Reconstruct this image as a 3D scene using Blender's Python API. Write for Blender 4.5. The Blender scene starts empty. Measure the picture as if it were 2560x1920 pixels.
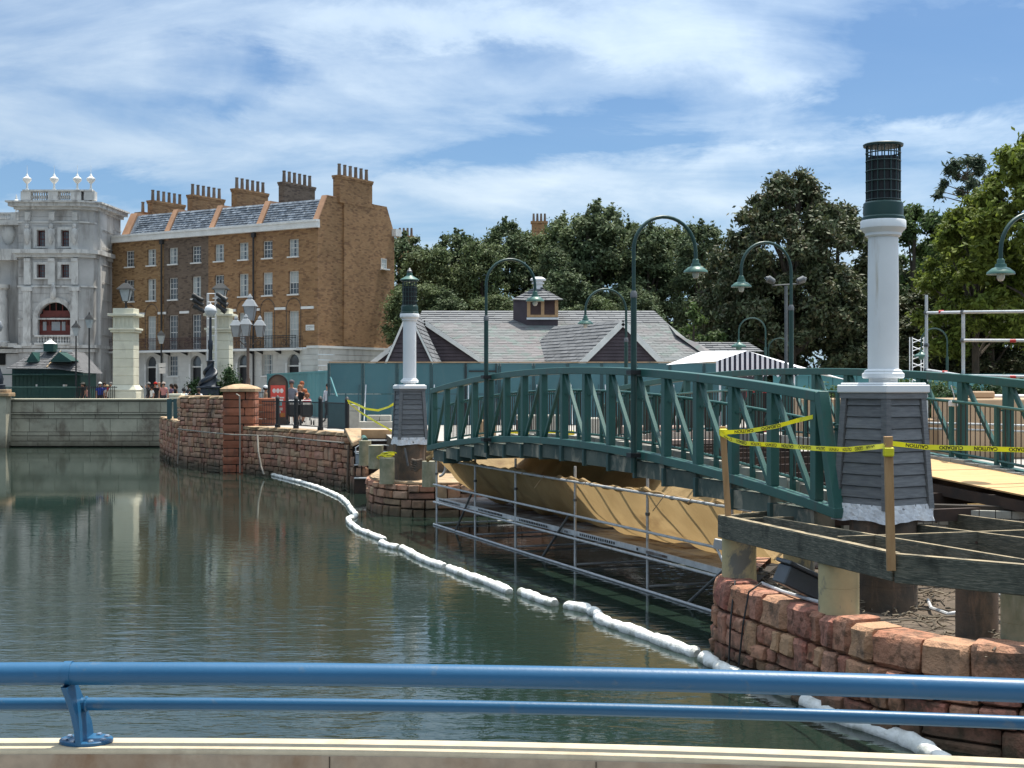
import bpy, math, random
import numpy as np
from mathutils import Vector, Matrix
random.seed(7); np.random.seed(7)
R = math.radians
S = bpy.context.scene
COL = S.collection
F = 3413.0
EYE = 1.65
HZ = 965.0
WATER = -1.85
# ------------------------------------------------------------ camera
cd = bpy.data.cameras.new('camera'); cam = bpy.data.objects.new('camera', cd); COL.objects.link(cam)
cam.location = (0, 0, EYE); cam.rotation_euler = (R(90), 0, 0)
cd.sensor_width = 36; cd.lens = 36 * F / 2560; cd.shift_y = 5 / 2560
cd.clip_start = 0.1; cd.clip_end = 3000
S.camera = cam
# ------------------------------------------------------------ light
SUN_EL, SUN_AZ = 71.0, 38.0      # azimuth clockwise from +Y (ahead) towards +X
sl = bpy.data.lights.new('sun', 'SUN'); sun = bpy.data.objects.new('sun', sl); COL.objects.link(sun)
sl.energy = 4.6; sl.angle = R(0.6); sl.color = (1.0, 0.94, 0.83)
sdir = Vector((math.sin(R(SUN_AZ)) * math.cos(R(SUN_EL)), math.cos(R(SUN_AZ)) * math.cos(R(SUN_EL)), math.sin(R(SUN_EL))))
sun.rotation_euler = sdir.to_track_quat('Z', 'Y').to_euler()
S.view_settings.view_transform = 'Standard'; S.view_settings.look = 'None'
S.view_settings.exposure = 0.68; S.view_settings.gamma = 1; S.view_settings.use_curve_mapping = False
W = bpy.data.worlds.new('World'); S.world = W; W.use_nodes = True
nt = W.node_tree; nt.nodes.clear()
def N(tree, t, **k):
    n = tree.nodes.new(t)
    for a, b in k.items(): setattr(n, a, b)
    return n
def math_(tree, op, a, b=None, c=None, clamp=False):
    n = N(tree, 'ShaderNodeMath', operation=op); n.use_clamp = clamp
    for i, v in enumerate((a, b, c)):
        if v is None: continue
        if isinstance(v, (int, float)): n.inputs[i].default_value = v
        else: tree.links.new(v, n.inputs[i])
    return n.outputs[0]
out = N(nt, 'ShaderNodeOutputWorld'); bg = N(nt, 'ShaderNodeBackground')
sky = N(nt, 'ShaderNodeTexSky', sky_type='NISHITA'); sky.sun_disc = False
sky.sun_elevation = R(SUN_EL); sky.sun_rotation = R(SUN_AZ); sky.air_density = 1.0; sky.dust_density = 0.6; sky.ozone_density = 2.2
bg.inputs[1].default_value = 0.12
tc = N(nt, 'ShaderNodeTexCoord'); sp = N(nt, 'ShaderNodeSeparateXYZ'); nt.links.new(tc.outputs['Generated'], sp.inputs[0])
X_, Y_, Z_ = sp.outputs
zz = math_(nt, 'MAXIMUM', Z_, 0.0)
den = math_(nt, 'ADD', zz, 0.16)
px_ = math_(nt, 'DIVIDE', X_, den); py_ = math_(nt, 'DIVIDE', Y_, den)
cb = N(nt, 'ShaderNodeCombineXYZ'); nt.links.new(px_, cb.inputs[0]); nt.links.new(py_, cb.inputs[1])
def noise(tree, vec, scale, detail=6, rough=.55, dist=0.0, mp=None):
    n = N(tree, 'ShaderNodeTexNoise'); n.inputs['Scale'].default_value = scale; n.inputs['Detail'].default_value = detail
    n.inputs['Roughness'].default_value = rough; n.inputs['Distortion'].default_value = dist
    if mp:
        m = N(tree, 'ShaderNodeMapping'); m.inputs['Location'].default_value = mp[0]; m.inputs['Rotation'].default_value = mp[1]; m.inputs['Scale'].default_value = mp[2]
        tree.links.new(vec, m.inputs[0]); vec = m.outputs[0]
    tree.links.new(vec, n.inputs['Vector']); return n.outputs['Fac']
def ramp(tree, fac, stops):
    r = N(tree, 'ShaderNodeValToRGB'); r.color_ramp.elements[0].position = stops[0][0]; r.color_ramp.elements[1].position = stops[-1][0]
    for p, c in stops[1:-1]: r.color_ramp.elements.new(p)
    for e, (p, c) in zip(r.color_ramp.elements, stops):
        e.color = (c, c, c, 1) if isinstance(c, (int, float)) else (*c, 1)
    tree.links.new(fac, r.inputs[0]); return r.outputs[0]
big = noise(nt, cb.outputs[0], 0.42, 3, .5, .3, ((3.3, 1.2, 0), (0, 0, R(14)), (.75, 1.3, 1)))
wisp = noise(nt, cb.outputs[0], 1.5, 10, .6, .45, ((1.7, 4.1, 0), (0, 0, R(24)), (.8, 1.35, 1)))
# cloud banks and clear gaps laid out by direction (azimuth x, elevation z), as in the photographed sky
wob1 = noise(nt, tc.outputs['Generated'], 9.0, 5, .6, .6); wob2 = noise(nt, tc.outputs['Generated'], 14.0, 6, .65, .4, ((3, 1, 2), (0, 0, 0), (.6, 1, 1.6)))
Xw = math_(nt, 'ADD', X_, math_(nt, 'MULTIPLY', math_(nt, 'SUBTRACT', wob1, .5), .16)); Zw = math_(nt, 'ADD', Z_, math_(nt, 'MULTIPLY', math_(nt, 'SUBTRACT', wob2, .5), .07))
def blob(x0, z0, sx, sz, amp, tilt=0.0):
    dx = math_(nt, 'SUBTRACT', Xw, x0); dz = math_(nt, 'SUBTRACT', Zw, z0)
    dz = math_(nt, 'ADD', dz, math_(nt, 'MULTIPLY', dx, -tilt))
    a = math_(nt, 'POWER', math_(nt, 'ABSOLUTE', math_(nt, 'DIVIDE', dx, sx)), 2.0)
    b = math_(nt, 'POWER', math_(nt, 'ABSOLUTE', math_(nt, 'DIVIDE', dz, sz)), 2.0)
    g = math_(nt, 'EXPONENT', math_(nt, 'MULTIPLY', math_(nt, 'ADD', a, b), -1.0))
    g = math_(nt, 'MULTIPLY', g, amp)
    return math_(nt, 'MULTIPLY', g, math_(nt, 'GREATER_THAN', Y_, 0.0))
s_ = math_(nt, 'ADD', math_(nt, 'MULTIPLY', big, .55), math_(nt, 'MULTIPLY', wisp, .75))
def bpx(px, py, sx, sy, amp, tilt=0.0): t = (px - 1280) / F; e = (HZ - py) / F; n = math.sqrt(1 + t * t + e * e); return (t / n, e / n, sx / F, sy / F, amp, -tilt)
for bl in [(300, 40, 520, 130, .16, .05), (1050, 70, 420, 75, .24, .05), (1650, 60, 420, 110, .22, .0), (950, 190, 120, 40, .07, .3), (1950, 215, 130, 45, .13, .1), (1500, 130, 300, 45, .12, .1), (820, 250, 250, 45, .10, -.25),
           (1250, 270, 330, 60, .08, 0), (500, 400, 700, 65, .17, .02), (1450, 470, 420, 45, .16, 0), (1850, 430, 160, 30, .10, -.3), (2420, 330, 260, 28, .17, .05), (1920, 320, 90, 30, .10, .25), (60, 200, 260, 140, .12, 0),
           (690, 170, 300, 60, -.20, .12), (1230, 140, 220, 34, -.15, .05), (540, 260, 160, 36, -.14, 0), (1700, 360, 520, 48, -.26, -.06), (2420, 150, 300, 130, -.26, 0), (1080, 400, 260, 30, -.16, -.05), (120, 470, 220, 34, -.30, 0), (2150, 260, 200, 50, -.16, 0), (1550, 300, 260, 40, -.12, -.1)]:
    s_ = math_(nt, 'ADD', s_, blob(*bpx(*bl)))
s_ = math_(nt, 'ADD', s_, math_(nt, 'MULTIPLY', math_(nt, 'SUBTRACT', zz, .30, clamp=True), .55))  # extra cloud in the unseen upper sky, added for neutral fill
s_ = math_(nt, 'ADD', s_, math_(nt, 'MULTIPLY', math_(nt, 'MULTIPLY', Y_, -1.0, clamp=True), .12))  # more cloud added behind the camera, also for neutral fill
cl = ramp(nt, s_, [(.50, .10), (.64, .40), (.80, .76), (1.0, 1.0)])
cshade = ramp(nt, wisp, [(.3, (2.6, 3.2, 3.8)), (.7, (3.5, 4.0, 4.4))])
# cloud glows brighter towards the sun (forward scattering), boosted in unseen sky for fill
dt = N(nt, 'ShaderNodeVectorMath', operation='DOT_PRODUCT'); nt.links.new(tc.outputs['Generated'], dt.inputs[0]); dt.inputs[1].default_value = sdir
fill_glow = math_(nt, 'MULTIPLY_ADD', math_(nt, 'POWER', math_(nt, 'MAXIMUM', dt.outputs['Value'], 0.0), 2.2), 2.6, 1.0)
cs2 = N(nt, 'ShaderNodeVectorMath', operation='SCALE'); nt.links.new(cshade, cs2.inputs[0]); nt.links.new(fill_glow, cs2.inputs['Scale'])
mx = N(nt, 'ShaderNodeMixRGB'); nt.links.new(math_(nt, 'MULTIPLY', cl, .90), mx.inputs[0]); nt.links.new(cs2.outputs[0], mx.inputs[2])
hz = ramp(nt, zz, [(0.0, .55), (.10, .25), (.22, .05), (.5, 0.0)])
mh = N(nt, 'ShaderNodeMixRGB'); mh.inputs[2].default_value = (2.4, 3.6, 4.9, 1)
tint = N(nt, 'ShaderNodeMixRGB', blend_type='MULTIPLY'); tint.inputs[0].default_value = 1; tint.inputs[2].default_value = (.275, .42, .56, 1)
nt.links.new(sky.outputs[0], tint.inputs[1]); nt.links.new(hz, mh.inputs[0]); nt.links.new(tint.outputs[0], mh.inputs[1])
nt.links.new(mh.outputs[0], mx.inputs[1]); nt.links.new(mx.outputs[0], bg.inputs[0]); nt.links.new(bg.outputs[0], out.inputs[0])

# ------------------------------------------------------------ geometry helpers
def P(px, py, Y): return Vector(((px - 1280) / F * Y, Y, EYE - (py - HZ) / F * Y))
def G(px, py, z=0.0):
    Y = (EYE - z) * F / (py - HZ); return Vector(((px - 1280) / F * Y, Y, z))
def XP(px, Y): return (px - 1280) / F * Y
def ZP(py, Y): return EYE - (py - HZ) / F * Y
ROOT = {}
class MB:
    def __init__(s): s.v = []; s.f = []; s.m = []; s.mi = 0
    def add(s, vs, fs):
        o = len(s.v); s.v += [tuple(v) for v in vs]; s.f += [tuple(i + o for i in f) for f in fs]; s.m += [s.mi] * len(fs); return s
    def box(s, x0, x1, y0, y1, z0, z1):
        return s.add([(x0, y0, z0), (x1, y0, z0), (x1, y1, z0), (x0, y1, z0), (x0, y0, z1), (x1, y0, z1), (x1, y1, z1), (x0, y1, z1)],
                     [(0, 3, 2, 1), (4, 5, 6, 7), (0, 1, 5, 4), (1, 2, 6, 5), (2, 3, 7, 6), (3, 0, 4, 7)])
    def beam(s, a, b, w, h, up=(0, 0, 1), off=0.0):
        a = Vector(a); b = Vector(b); d = (b - a).normalized(); upv = Vector(up)
        if abs(d.dot(upv)) > .98: upv = Vector((1, 0, 0))
        r = d.cross(upv).normalized(); u = r.cross(d).normalized(); vs = []
        for p in (a, b):
            for sx, sz in ((-1, -1), (1, -1), (1, 1), (-1, 1)): vs.append(p + r * (w / 2 * sx) + u * (h / 2 * sz + off))
        return s.add(vs, [(0, 1, 2, 3), (7, 6, 5, 4), (0, 4, 5, 1), (1, 5, 6, 2), (2, 6, 7, 3), (3, 7, 4, 0)])
    def tube(s, pts, r, n=8, caps=True):
        pts = [Vector(p) for p in pts]; k = len(pts); rs = r if isinstance(r, (list, tuple)) else [r] * k
        prev = None; vs = []; fs = []
        for i, p in enumerate(pts):
            t = (pts[min(i + 1, k - 1)] - pts[max(i - 1, 0)]).normalized()
            if prev is None:
                a = Vector((0, 0, 1)) if abs(t.z) < .9 else Vector((1, 0, 0)); u = t.cross(a).normalized()
            else: u = (prev - t * prev.dot(t)).normalized()
            prev = u; w = t.cross(u)
            for j in range(n):
                an = 2 * math.pi * j / n; vs.append(p + (u * math.cos(an) + w * math.sin(an)) * rs[i])
        for i in range(k - 1):
            for j in range(n):
                a = i * n + j; b = i * n + (j + 1) % n; fs.append((a, b, b + n, a + n))
        if caps: fs.append(tuple(range(n - 1, -1, -1))); fs.append(tuple((k - 1) * n + j for j in range(n)))
        return s.add(vs, fs)
    def lathe(s, prof, n=20, c=(0, 0, 0), ang=0.0, sy=1.0):
        vs = []; fs = []; k = len(prof)
        for r, z in prof:
            for j in range(n):
                a = 2 * math.pi * j / n + ang; vs.append((c[0] + r * math.cos(a), c[1] + r * math.sin(a) * sy, c[2] + z))
        for i in range(k - 1):
            for j in range(n):
                a = i * n + j; b = i * n + (j + 1) % n; fs.append((a, b, b + n, a + n))
        fs.append(tuple(range(n - 1, -1, -1))); fs.append(tuple((k - 1) * n + j for j in range(n)))
        return s.add(vs, fs)
    def prism(s, poly, d):
        n = len(poly); d = Vector(d); poly = [Vector(p) for p in poly]
        return s.add(poly + [p + d for p in poly], [tuple(range(n - 1, -1, -1)), tuple(range(n, 2 * n))] + [(i, (i + 1) % n, (i + 1) % n + n, i + n) for i in range(n)])
    def poly(s, pts): return s.add(pts, [tuple(range(len(pts)))])
    def ribbon(s, pts, w, up=(0, 0, 1), tw=None):
        vs = []
        for i, p in enumerate(pts):
            p = Vector(p); u = Vector(up)
            if tw: 
                t = (Vector(pts[min(i + 1, len(pts) - 1)]) - Vector(pts[max(i - 1, 0)])).normalized(); u = Matrix.Rotation(tw[i], 3, t) @ u
            vs += [p - u * w / 2, p + u * w / 2]
        return s.add(vs, [(2 * i, 2 * i + 2, 2 * i + 3, 2 * i + 1) for i in range(len(pts) - 1)])
    def mesh(s, name, mats, smooth=False, inv=None):
        me = bpy.data.meshes.new(name); vs = [inv @ Vector(v) for v in s.v] if inv is not None else s.v
        me.from_pydata([tuple(v) for v in vs], [], s.f)
        for m in (mats if isinstance(mats, (list, tuple)) else [mats]): me.materials.append(m)
        if any(s.m): me.polygons.foreach_set('material_index', s.m)
        if smooth:
            me.polygons.foreach_set('use_smooth', [True] * len(s.f))
            try: me.set_sharp_from_angle(angle=R(smooth if smooth is not True else 40))
            except Exception: pass
        me.update(); return me
    def build(s, name, mat, parent=None, world=False, smooth=False, kind=None, label=None, bev=0):
        inv = None
        if world and parent is not None: inv = rootmat(parent).inverted()
        o = bpy.data.objects.new(name, s.mesh(name, mat, smooth, inv)); COL.objects.link(o)
        if parent is not None: o.parent = parent
        if kind: o['kind'] = kind
        if label: o['label'] = label
        if bev:
            b = o.modifiers.new('bev', 'BEVEL'); b.width = bev; b.segments = 1; b.limit_method = 'ANGLE'
        return o
def rootmat(o):
    while o.parent is not None: o = o.parent
    return Matrix.Translation(o.location) @ Matrix.Rotation(o.rotation_euler[2], 4, 'Z')
def T(name, label, cat, loc=(0, 0, 0), rz=0.0, group=None):
    o = bpy.data.objects.new(name, None); COL.objects.link(o); o.empty_display_size = .2
    o.location = loc; o.rotation_euler = (0, 0, rz); o['label'] = label; o['category'] = cat
    if group: o['group'] = group
    return o
def tag(o, label, cat, group=None, kind=None):
    o['label'] = label; o['category'] = cat
    if group: o['group'] = group
    if kind: o['kind'] = kind
    return o
def struct(o): o['kind'] = 'structure'; return o
KIDS = {}
def copy_tree(o, loc=None, rz=None, label=None, parent=None, scale=None):
    c = o.copy(); COL.objects.link(c)
    if parent is not None: c.parent = parent
    if loc is not None: c.location = loc
    if rz is not None: c.rotation_euler = (0, 0, rz)
    if scale is not None: c.scale = scale
    if label: c['label'] = label
    for ch in list(o.children): copy_tree(ch, parent=c)
    return c
def piece(name, mesh, parent, M, mat=None):
    o = bpy.data.objects.new(name, mesh); COL.objects.link(o); o.parent = parent; o.matrix_local = M
    return o
# ------------------------------------------------------------ materials
def mat(name, c1, c2=None, rough=.7, metal=0.0, scale=3.0, detail=5, bump=0.0, bscale=None, rnd=0.0, isl=0.0, low=.35, high=.65,
        stain=None, wl=None, spec=.4, coord='world', stretch=(1, 1, 1), hue=0.0, trans=0.0, alt=None, coat=0.0, c3=None):
    m = bpy.data.materials.new(name); m.use_nodes = True; t = m.node_tree; L = t.links
    b = t.nodes['Principled BSDF']; b.inputs['Roughness'].default_value = rough; b.inputs['Metallic'].default_value = metal
    b.inputs['Specular IOR Level'].default_value = spec
    if coat: b.inputs['Coat Weight'].default_value = coat; b.inputs['Coat Roughness'].default_value = .08
    if coord == 'world': vec = N(t, 'ShaderNodeNewGeometry').outputs['Position']
    else: vec = N(t, 'ShaderNodeTexCoord').outputs['Object']
    mp = N(t, 'ShaderNodeMapping'); mp.inputs['Scale'].default_value = stretch; L.new(vec, mp.inputs[0]); v2 = mp.outputs[0]
    oi = N(t, 'ShaderNodeObjectInfo').outputs['Random']
    if c2 is None: c2 = tuple(x * .8 for x in c1)
    f = noise(t, v2, scale, detail, .6)
    f = ramp(t, f, [(low, 0.0), (high, 1.0)])
    mix = N(t, 'ShaderNodeMixRGB'); L.new(f, mix.inputs[0]); mix.inputs[1].default_value = (*c1, 1); mix.inputs[2].default_value = (*c2, 1)
    col = mix.outputs[0]
    if c3:
        k = N(t, 'ShaderNodeMixRGB'); k.inputs[2].default_value = (*c3, 1)
        L.new(ramp(t, noise(t, v2, scale * 3.7, 3, .5), [(.52, 0.0), (.62, 1.0)]), k.inputs[0]); L.new(col, k.inputs[1]); col = k.outputs[0]
    if alt:   # second tone picked object by object
        k = N(t, 'ShaderNodeMixRGB'); k.inputs[2].default_value = (*alt, 1); L.new(ramp(t, oi, [(.35, 0.0), (1.0, 1.0)]), k.inputs[0]); L.new(col, k.inputs[1]); col = k.outputs[0]
    if rnd or isl or hue:
        h = N(t, 'ShaderNodeHueSaturation'); L.new(col, h.inputs['Color'])
        src = oi if rnd or hue else None
        amt = rnd
        if isl: src = N(t, 'ShaderNodeNewGeometry').outputs['Random Per Island']; amt = isl
        L.new(math_(t, 'ADD', math_(t, 'MULTIPLY', src, 2 * amt), 1 - amt), h.inputs['Value'])
        if hue:
            w = math_(t, 'FRACT', math_(t, 'MULTIPLY', src, 7.31)); L.new(math_(t, 'ADD', math_(t, 'MULTIPLY', w, 2 * hue), .5 - hue), h.inputs['Hue'])
        col = h.outputs[0]
    if stain:  # (colour, scale, low, high, vertical stretch)
        k = N(t, 'ShaderNodeMixRGB'); k.inputs[2].default_value = (*stain[0], 1)
        st = noise(t, vec, stain[1], 5, .65, .3, ((5, 3, 1), (0, 0, 0), (1, 1, stain[4] if len(stain) > 4 else .25)))
        L.new(ramp(t, st, [(stain[2], 0.0), (stain[3], 1.0)]), k.inputs[0]); L.new(col, k.inputs[1]); col = k.outputs[0]
    if wl:     # (colour, z full, z none): tide mark near the waterline
        k = N(t, 'ShaderNodeMixRGB'); k.inputs[2].default_value = (*wl[0], 1)
        z = N(t, 'ShaderNodeSeparateXYZ'); L.new(N(t, 'ShaderNodeNewGeometry').outputs['Position'], z.inputs[0])
        zz = math_(t, 'ADD', z.outputs[2], math_(t, 'MULTIPLY', math_(t, 'SUBTRACT', noise(t, vec, 3, 4), .5), .5))
        mr = N(t, 'ShaderNodeMapRange'); L.new(zz, mr.inputs[0]); mr.inputs[1].default_value = wl[1]; mr.inputs[2].default_value = wl[2]; mr.inputs[3].default_value = .85; mr.inputs[4].default_value = 0
        L.new(mr.outputs[0], k.inputs[0]); L.new(col, k.inputs[1]); col = k.outputs[0]
    L.new(col, b.inputs['Base Color'])
    if bump:
        bn = N(t, 'ShaderNodeBump'); bn.inputs['Strength'].default_value = 1.0; bn.inputs['Distance'].default_value = bump
        L.new(noise(t, v2, bscale or scale * 4, 6, .62), bn.inputs['Height']); L.new(bn.outputs[0], b.inputs['Normal'])
    if trans:
        tr = N(t, 'ShaderNodeBsdfTranslucent'); L.new(col, tr.inputs[0]); ms = N(t, 'ShaderNodeMixShader'); ms.inputs[0].default_value = trans
        L.new(b.outputs[0], ms.inputs[1]); L.new(tr.outputs[0], ms.inputs[2]); L.new(ms.outputs[0], t.nodes['Material Output'].inputs[0])
    return m
def brickmat(name, c1, c2, mortar, dark, bw=.23, rh=.078):
    m = bpy.data.materials.new(name); m.use_nodes = True; t = m.node_tree; L = t.links; b = t.nodes['Principled BSDF']; b.inputs['Roughness'].default_value = .85
    b.inputs['Specular IOR Level'].default_value = .2
    g = N(t, 'ShaderNodeTexCoord').outputs['Object']; s = N(t, 'ShaderNodeSeparateXYZ'); L.new(g, s.inputs[0])
    c = N(t, 'ShaderNodeCombineXYZ'); L.new(math_(t, 'ADD', s.outputs[0], s.outputs[1]), c.inputs[0]); L.new(s.outputs[2], c.inputs[1])
    br = N(t, 'ShaderNodeTexBrick'); L.new(c.outputs[0], br.inputs['Vector']); br.inputs['Scale'].default_value = 1
    br.inputs['Brick Width'].default_value = bw; br.inputs['Row Height'].default_value = rh; br.inputs['Mortar Size'].default_value = .008
    br.inputs['Color1'].default_value = (*c1, 1); br.inputs['Color2'].default_value = (*c2, 1); br.inputs['Mortar'].default_value = (*mortar, 1); br.inputs['Bias'].default_value = -.1
    # darker burnt bricks and big weathering patches
    br2 = N(t, 'ShaderNodeTexBrick'); mp = N(t, 'ShaderNodeMapping'); mp.inputs['Location'].default_value = (.1, .2, 0); L.new(c.outputs[0], mp.inputs[0]); L.new(mp.outputs[0], br2.inputs['Vector'])
    br2.inputs['Scale'].default_value = 1; br2.inputs['Brick Width'].default_value = .26; br2.inputs['Row Height'].default_value = .10; br2.inputs['Mortar Size'].default_value = 0
    br2.inputs['Color1'].default_value = (0, 0, 0, 1); br2.inputs['Color2'].default_value = (1, 1, 1, 1); br2.inputs['Bias'].default_value = -.0
    k = N(t, 'ShaderNodeMixRGB'); L.new(ramp(t, br2.outputs['Color'], [(.62, 0.0), (.95, .75)]), k.inputs[0]); L.new(br.outputs['Color'], k.inputs[1]); k.inputs[2].default_value = (*dark, 1)
    k2 = N(t, 'ShaderNodeMixRGB', blend_type='MULTIPLY'); k2.inputs[0].default_value = 1
    L.new(k.outputs[0], k2.inputs[1]); L.new(ramp(t, noise(t, g, .5, 6, .65), [(.3, .80), (.7, 1.10)]), k2.inputs[2])
    L.new(k2.outputs[0], b.inputs['Base Color'])
    bn = N(t, 'ShaderNodeBump'); bn.inputs['Distance'].default_value = .01; L.new(br.outputs['Fac'], bn.inputs['Height']); bn.invert = True; L.new(bn.outputs[0], b.inputs['Normal'])
    return m
M_ = {}
M_['green'] = mat('green paint', (.024, .088, .076), (.030, .105, .09), rough=.42, scale=1.5, bump=.0015, bscale=40, stain=((.055, .07, .06), 5, .56, .74, .25), spec=.45)
M_['green_dark'] = mat('dark green paint', (.012, .042, .036), (.018, .055, .048), rough=.4, scale=2)
M_['green_lamp'] = mat('lamp green enamel', (.045, .115, .092), (.055, .13, .105), rough=.4, scale=4)
M_['black'] = mat('black iron', (.012, .013, .014), (.02, .02, .02), rough=.5)
M_['white'] = mat('white painted fibreglass', (.72, .73, .74), (.66, .67, .68), rough=.5, scale=1.2, bump=.001, bscale=60, stain=((.46, .40, .32), 6, .60, .80, .12))
M_['white_trim'] = mat('white trim', (.74, .73, .70), (.62, .61, .58), rough=.6, scale=2)
M_['cage'] = mat('cage iron green black', (.015, .035, .035), (.02, .05, .045), rough=.45)
M_['liner'] = mat('black liner', (.006, .007, .009), (.01, .01, .012), rough=.6, stain=((.3, .3, .3), 14, .74, .78, 1))
M_['clap'] = mat('grey weathered boards', (.10, .105, .113), (.19, .195, .20), rough=.75, scale=5, stretch=(1, 1, 9), bump=.004, bscale=18, rnd=.22, low=.3, high=.75)
M_['wood_old'] = mat('old timber', (.058, .062, .050), (.11, .108, .085), rough=.9, scale=2.2, stretch=(1.2, 1.2, 11), bump=.012, bscale=6, stain=((.018, .02, .016), 2.0, .5, .72, .6), c3=(.15, .14, .11), rnd=.15)
M_['wood_new'] = mat('fresh timber', (.42, .25, .12), (.34, .19, .085), rough=.75, scale=3, stretch=(6, 6, .8), bump=.002)
M_['plywood'] = mat('plywood', (.50, .31, .14), (.42, .25, .105), rough=.7, scale=2.5, stretch=(1, 4, 1), rnd=.06, stain=((.38, .25, .12), 4, .6, .8, 1))
M_['pile'] = mat('concrete pile', (.50, .41, .23), (.40, .33, .19), rough=.85, scale=3, bump=.004, bscale=20, stain=((.17, .17, .145), 2.4, .54, .60, .5))
M_['pile_dark'] = mat('stained pile', (.12, .085, .06), (.07, .06, .05), rough=.9, scale=4, bump=.008, bscale=20, stain=((.2, .13, .09), 5, .52, .7, .3))
M_['pile_green'] = mat('mossy pile', (.30, .275, .19), (.19, .19, .12), rough=.9, scale=4, bump=.006, bscale=20, stain=((.36, .33, .25), 3, .5, .65, .35))
stone_args = dict(rough=.88, spec=.2)
M_['stone_near'] = mat('red sandstone', (.39, .155, .105), (.47, .24, .165), scale=2.5, bump=.05, bscale=14, rnd=.20, hue=.010, alt=(.40, .23, .145), stain=((.12, .085, .065), 3.4, .50, .68, .9), wl=((.055, .052, .035), -1.75, -1.45), c3=(.22, .11, .075), **stone_args)  # dark stain: weathering, also painted in for the shade of crevices
M_['stone_far'] = mat('red sandstone far', (.42, .19, .125), (.50, .28, .18), scale=2.0, bump=.03, bscale=8, rnd=.28, hue=.012, alt=(.33, .22, .15), stain=((.11, .08, .065), 1.1, .53, .72, .6), wl=((.06, .06, .042), -1.75, -1.15), **stone_args)
M_['mortar'] = mat('dark joint', (.045, .034, .027), (.03, .025, .02), rough=.95, scale=8)
M_['cope'] = mat('sandy coping', (.42, .30, .18), (.33, .22, .13), rough=.9, scale=3, bump=.02, bscale=6, stain=((.16, .14, .10), 3, .52, .7, .6), rnd=.12)
M_['redpillar'] = mat('red block pillar', (.26, .085, .045), (.30, .12, .07), rough=.9, scale=2, bump=.02, bscale=8, rnd=.18, stain=((.10, .06, .05), 2, .5, .7, .5))
M_['quay'] = mat('quay concrete', (.42, .39, .30), (.33, .31, .24), rough=.9, scale=1.3, rnd=.12, bump=.004, stain=((.15, .12, .09), .9, .5, .72, .8), wl=((.10, .085, .055), -1.8, -.9))
M_['cream'] = mat('cream stucco', (.66, .64, .52), (.58, .56, .45), rough=.85, scale=1.5, bump=.002, rnd=.05, stain=((.42, .40, .33), 2, .58, .8, .3))
M_['stucco'] = mat('pale stucco', (.60, .59, .55), (.50, .49, .46), rough=.9, scale=1.1, stain=((.27, .26, .24), 1.2, .52, .75, .25))
M_['palace'] = mat('pale palace stone', (.50, .49, .475), (.40, .39, .375), rough=.85, scale=.7, rnd=.08, stain=((.20, .185, .17), 1.1, .48, .70, .2), coord='world')
M_['palace_trim'] = mat('palace trim', (.58, .57, .545), (.45, .44, .42), rough=.85, scale=1.3, stain=((.20, .185, .175), 2.2, .50, .70, .3))
M_['glass'] = mat('window glass', (.05, .06, .07), (.09, .10, .11), rough=.08, scale=1.3, spec=.8)
M_['curtain'] = mat('net curtain', (.46, .49, .48), (.33, .36, .36), rough=.9, scale=5, stretch=(4, 4, .3))
M_['sash'] = mat('white sash', (.66, .65, .62), (.58, .57, .54), rough=.6)
M_['darkdoor'] = mat('black door', (.012, .012, .014), rough=.35)
M_['slate'] = mat('slate tiles', (.15, .175, .21), (.09, .11, .14), rough=.55, scale=3.5, isl=.35, stain=((.33, .37, .42), 2.5, .52, .72, 1), low=.4, high=.6)
M_['shingle'] = mat('grey roof tiles', (.145, .148, .155), (.115, .118, .125), rough=.85, scale=2.5, isl=.15)
M_['shingle_mix'] = mat('mottled shingles', (.14, .148, .148), (.152, .14, .143), rough=.85, scale=.45, isl=.14, low=.42, high=.6, c3=(.125, .15, .142), bump=.01, bscale=14)
M_['siding'] = mat('plum brown siding', (.075, .058, .068), (.055, .043, .05), rough=.8, scale=2)
M_['cedar'] = mat('cedar post', (.48, .30, .16), (.38, .23, .12), rough=.8)
M_['teal'] = mat('teal hoarding board', (.050, .135, .158), (.062, .152, .176), rough=.65, scale=.7, rnd=.08, bump=.002, stain=((.085, .15, .165), 1.6, .55, .75, .3))
M_['teal_dark'] = mat('teal hoarding post', (.03, .075, .085), rough=.6)
M_['teal2'] = mat('teal slat board', (.065, .20, .22), (.075, .225, .245), rough=.65, scale=1, rnd=.08)
M_['galv'] = mat('galvanised tube', (.58, .59, .60), (.44, .45, .46), rough=.5, metal=.15, scale=6, stain=((.20, .15, .10), 5, .62, .78, 1))
M_['galv_dark'] = mat('dirty steel tube', (.12, .125, .13), (.18, .18, .18), rough=.5, metal=.6, scale=6)
M_['galv_plank'] = mat('steel planks', (.30, .30, .30), (.20, .175, .155), rough=.6, metal=.2, scale=2.0, rnd=.12, stain=((.085, .05, .035), 1.3, .46, .6, 1), bump=.001, bscale=60)
M_['tarp'] = mat('tan tarpaulin', (.46, .32, .155), (.37, .25, .115), rough=.75, scale=1.2, bump=.06, bscale=2.4, trans=.35, stain=((.22, .13, .06), .8, .55, .72, 1.2))
M_['boom'] = mat('white boom fabric', (.78, .78, .76), (.60, .60, .56), rough=.85, scale=5, bump=.02, bscale=16, stain=((.36, .35, .30), 7, .60, .74, 1), wl=((.28, .29, .24), -1.86, -1.80))
M_['rope'] = mat('old rope', (.28, .25, .21), rough=.9)
M_['tape'] = mat('yellow tape', (.80, .74, .03), (.72, .66, .02), rough=.4, trans=.2)
M_['tapetext'] = mat('tape print', (.02, .02, .02), rough=.6)
M_['blue'] = mat('blue rail paint', (.010, .080, .175), (.013, .090, .195), rough=.40, scale=2, spec=.4, bump=.0006, bscale=60, stain=((.045, .10, .17), 16, .62, .70, 1))
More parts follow.
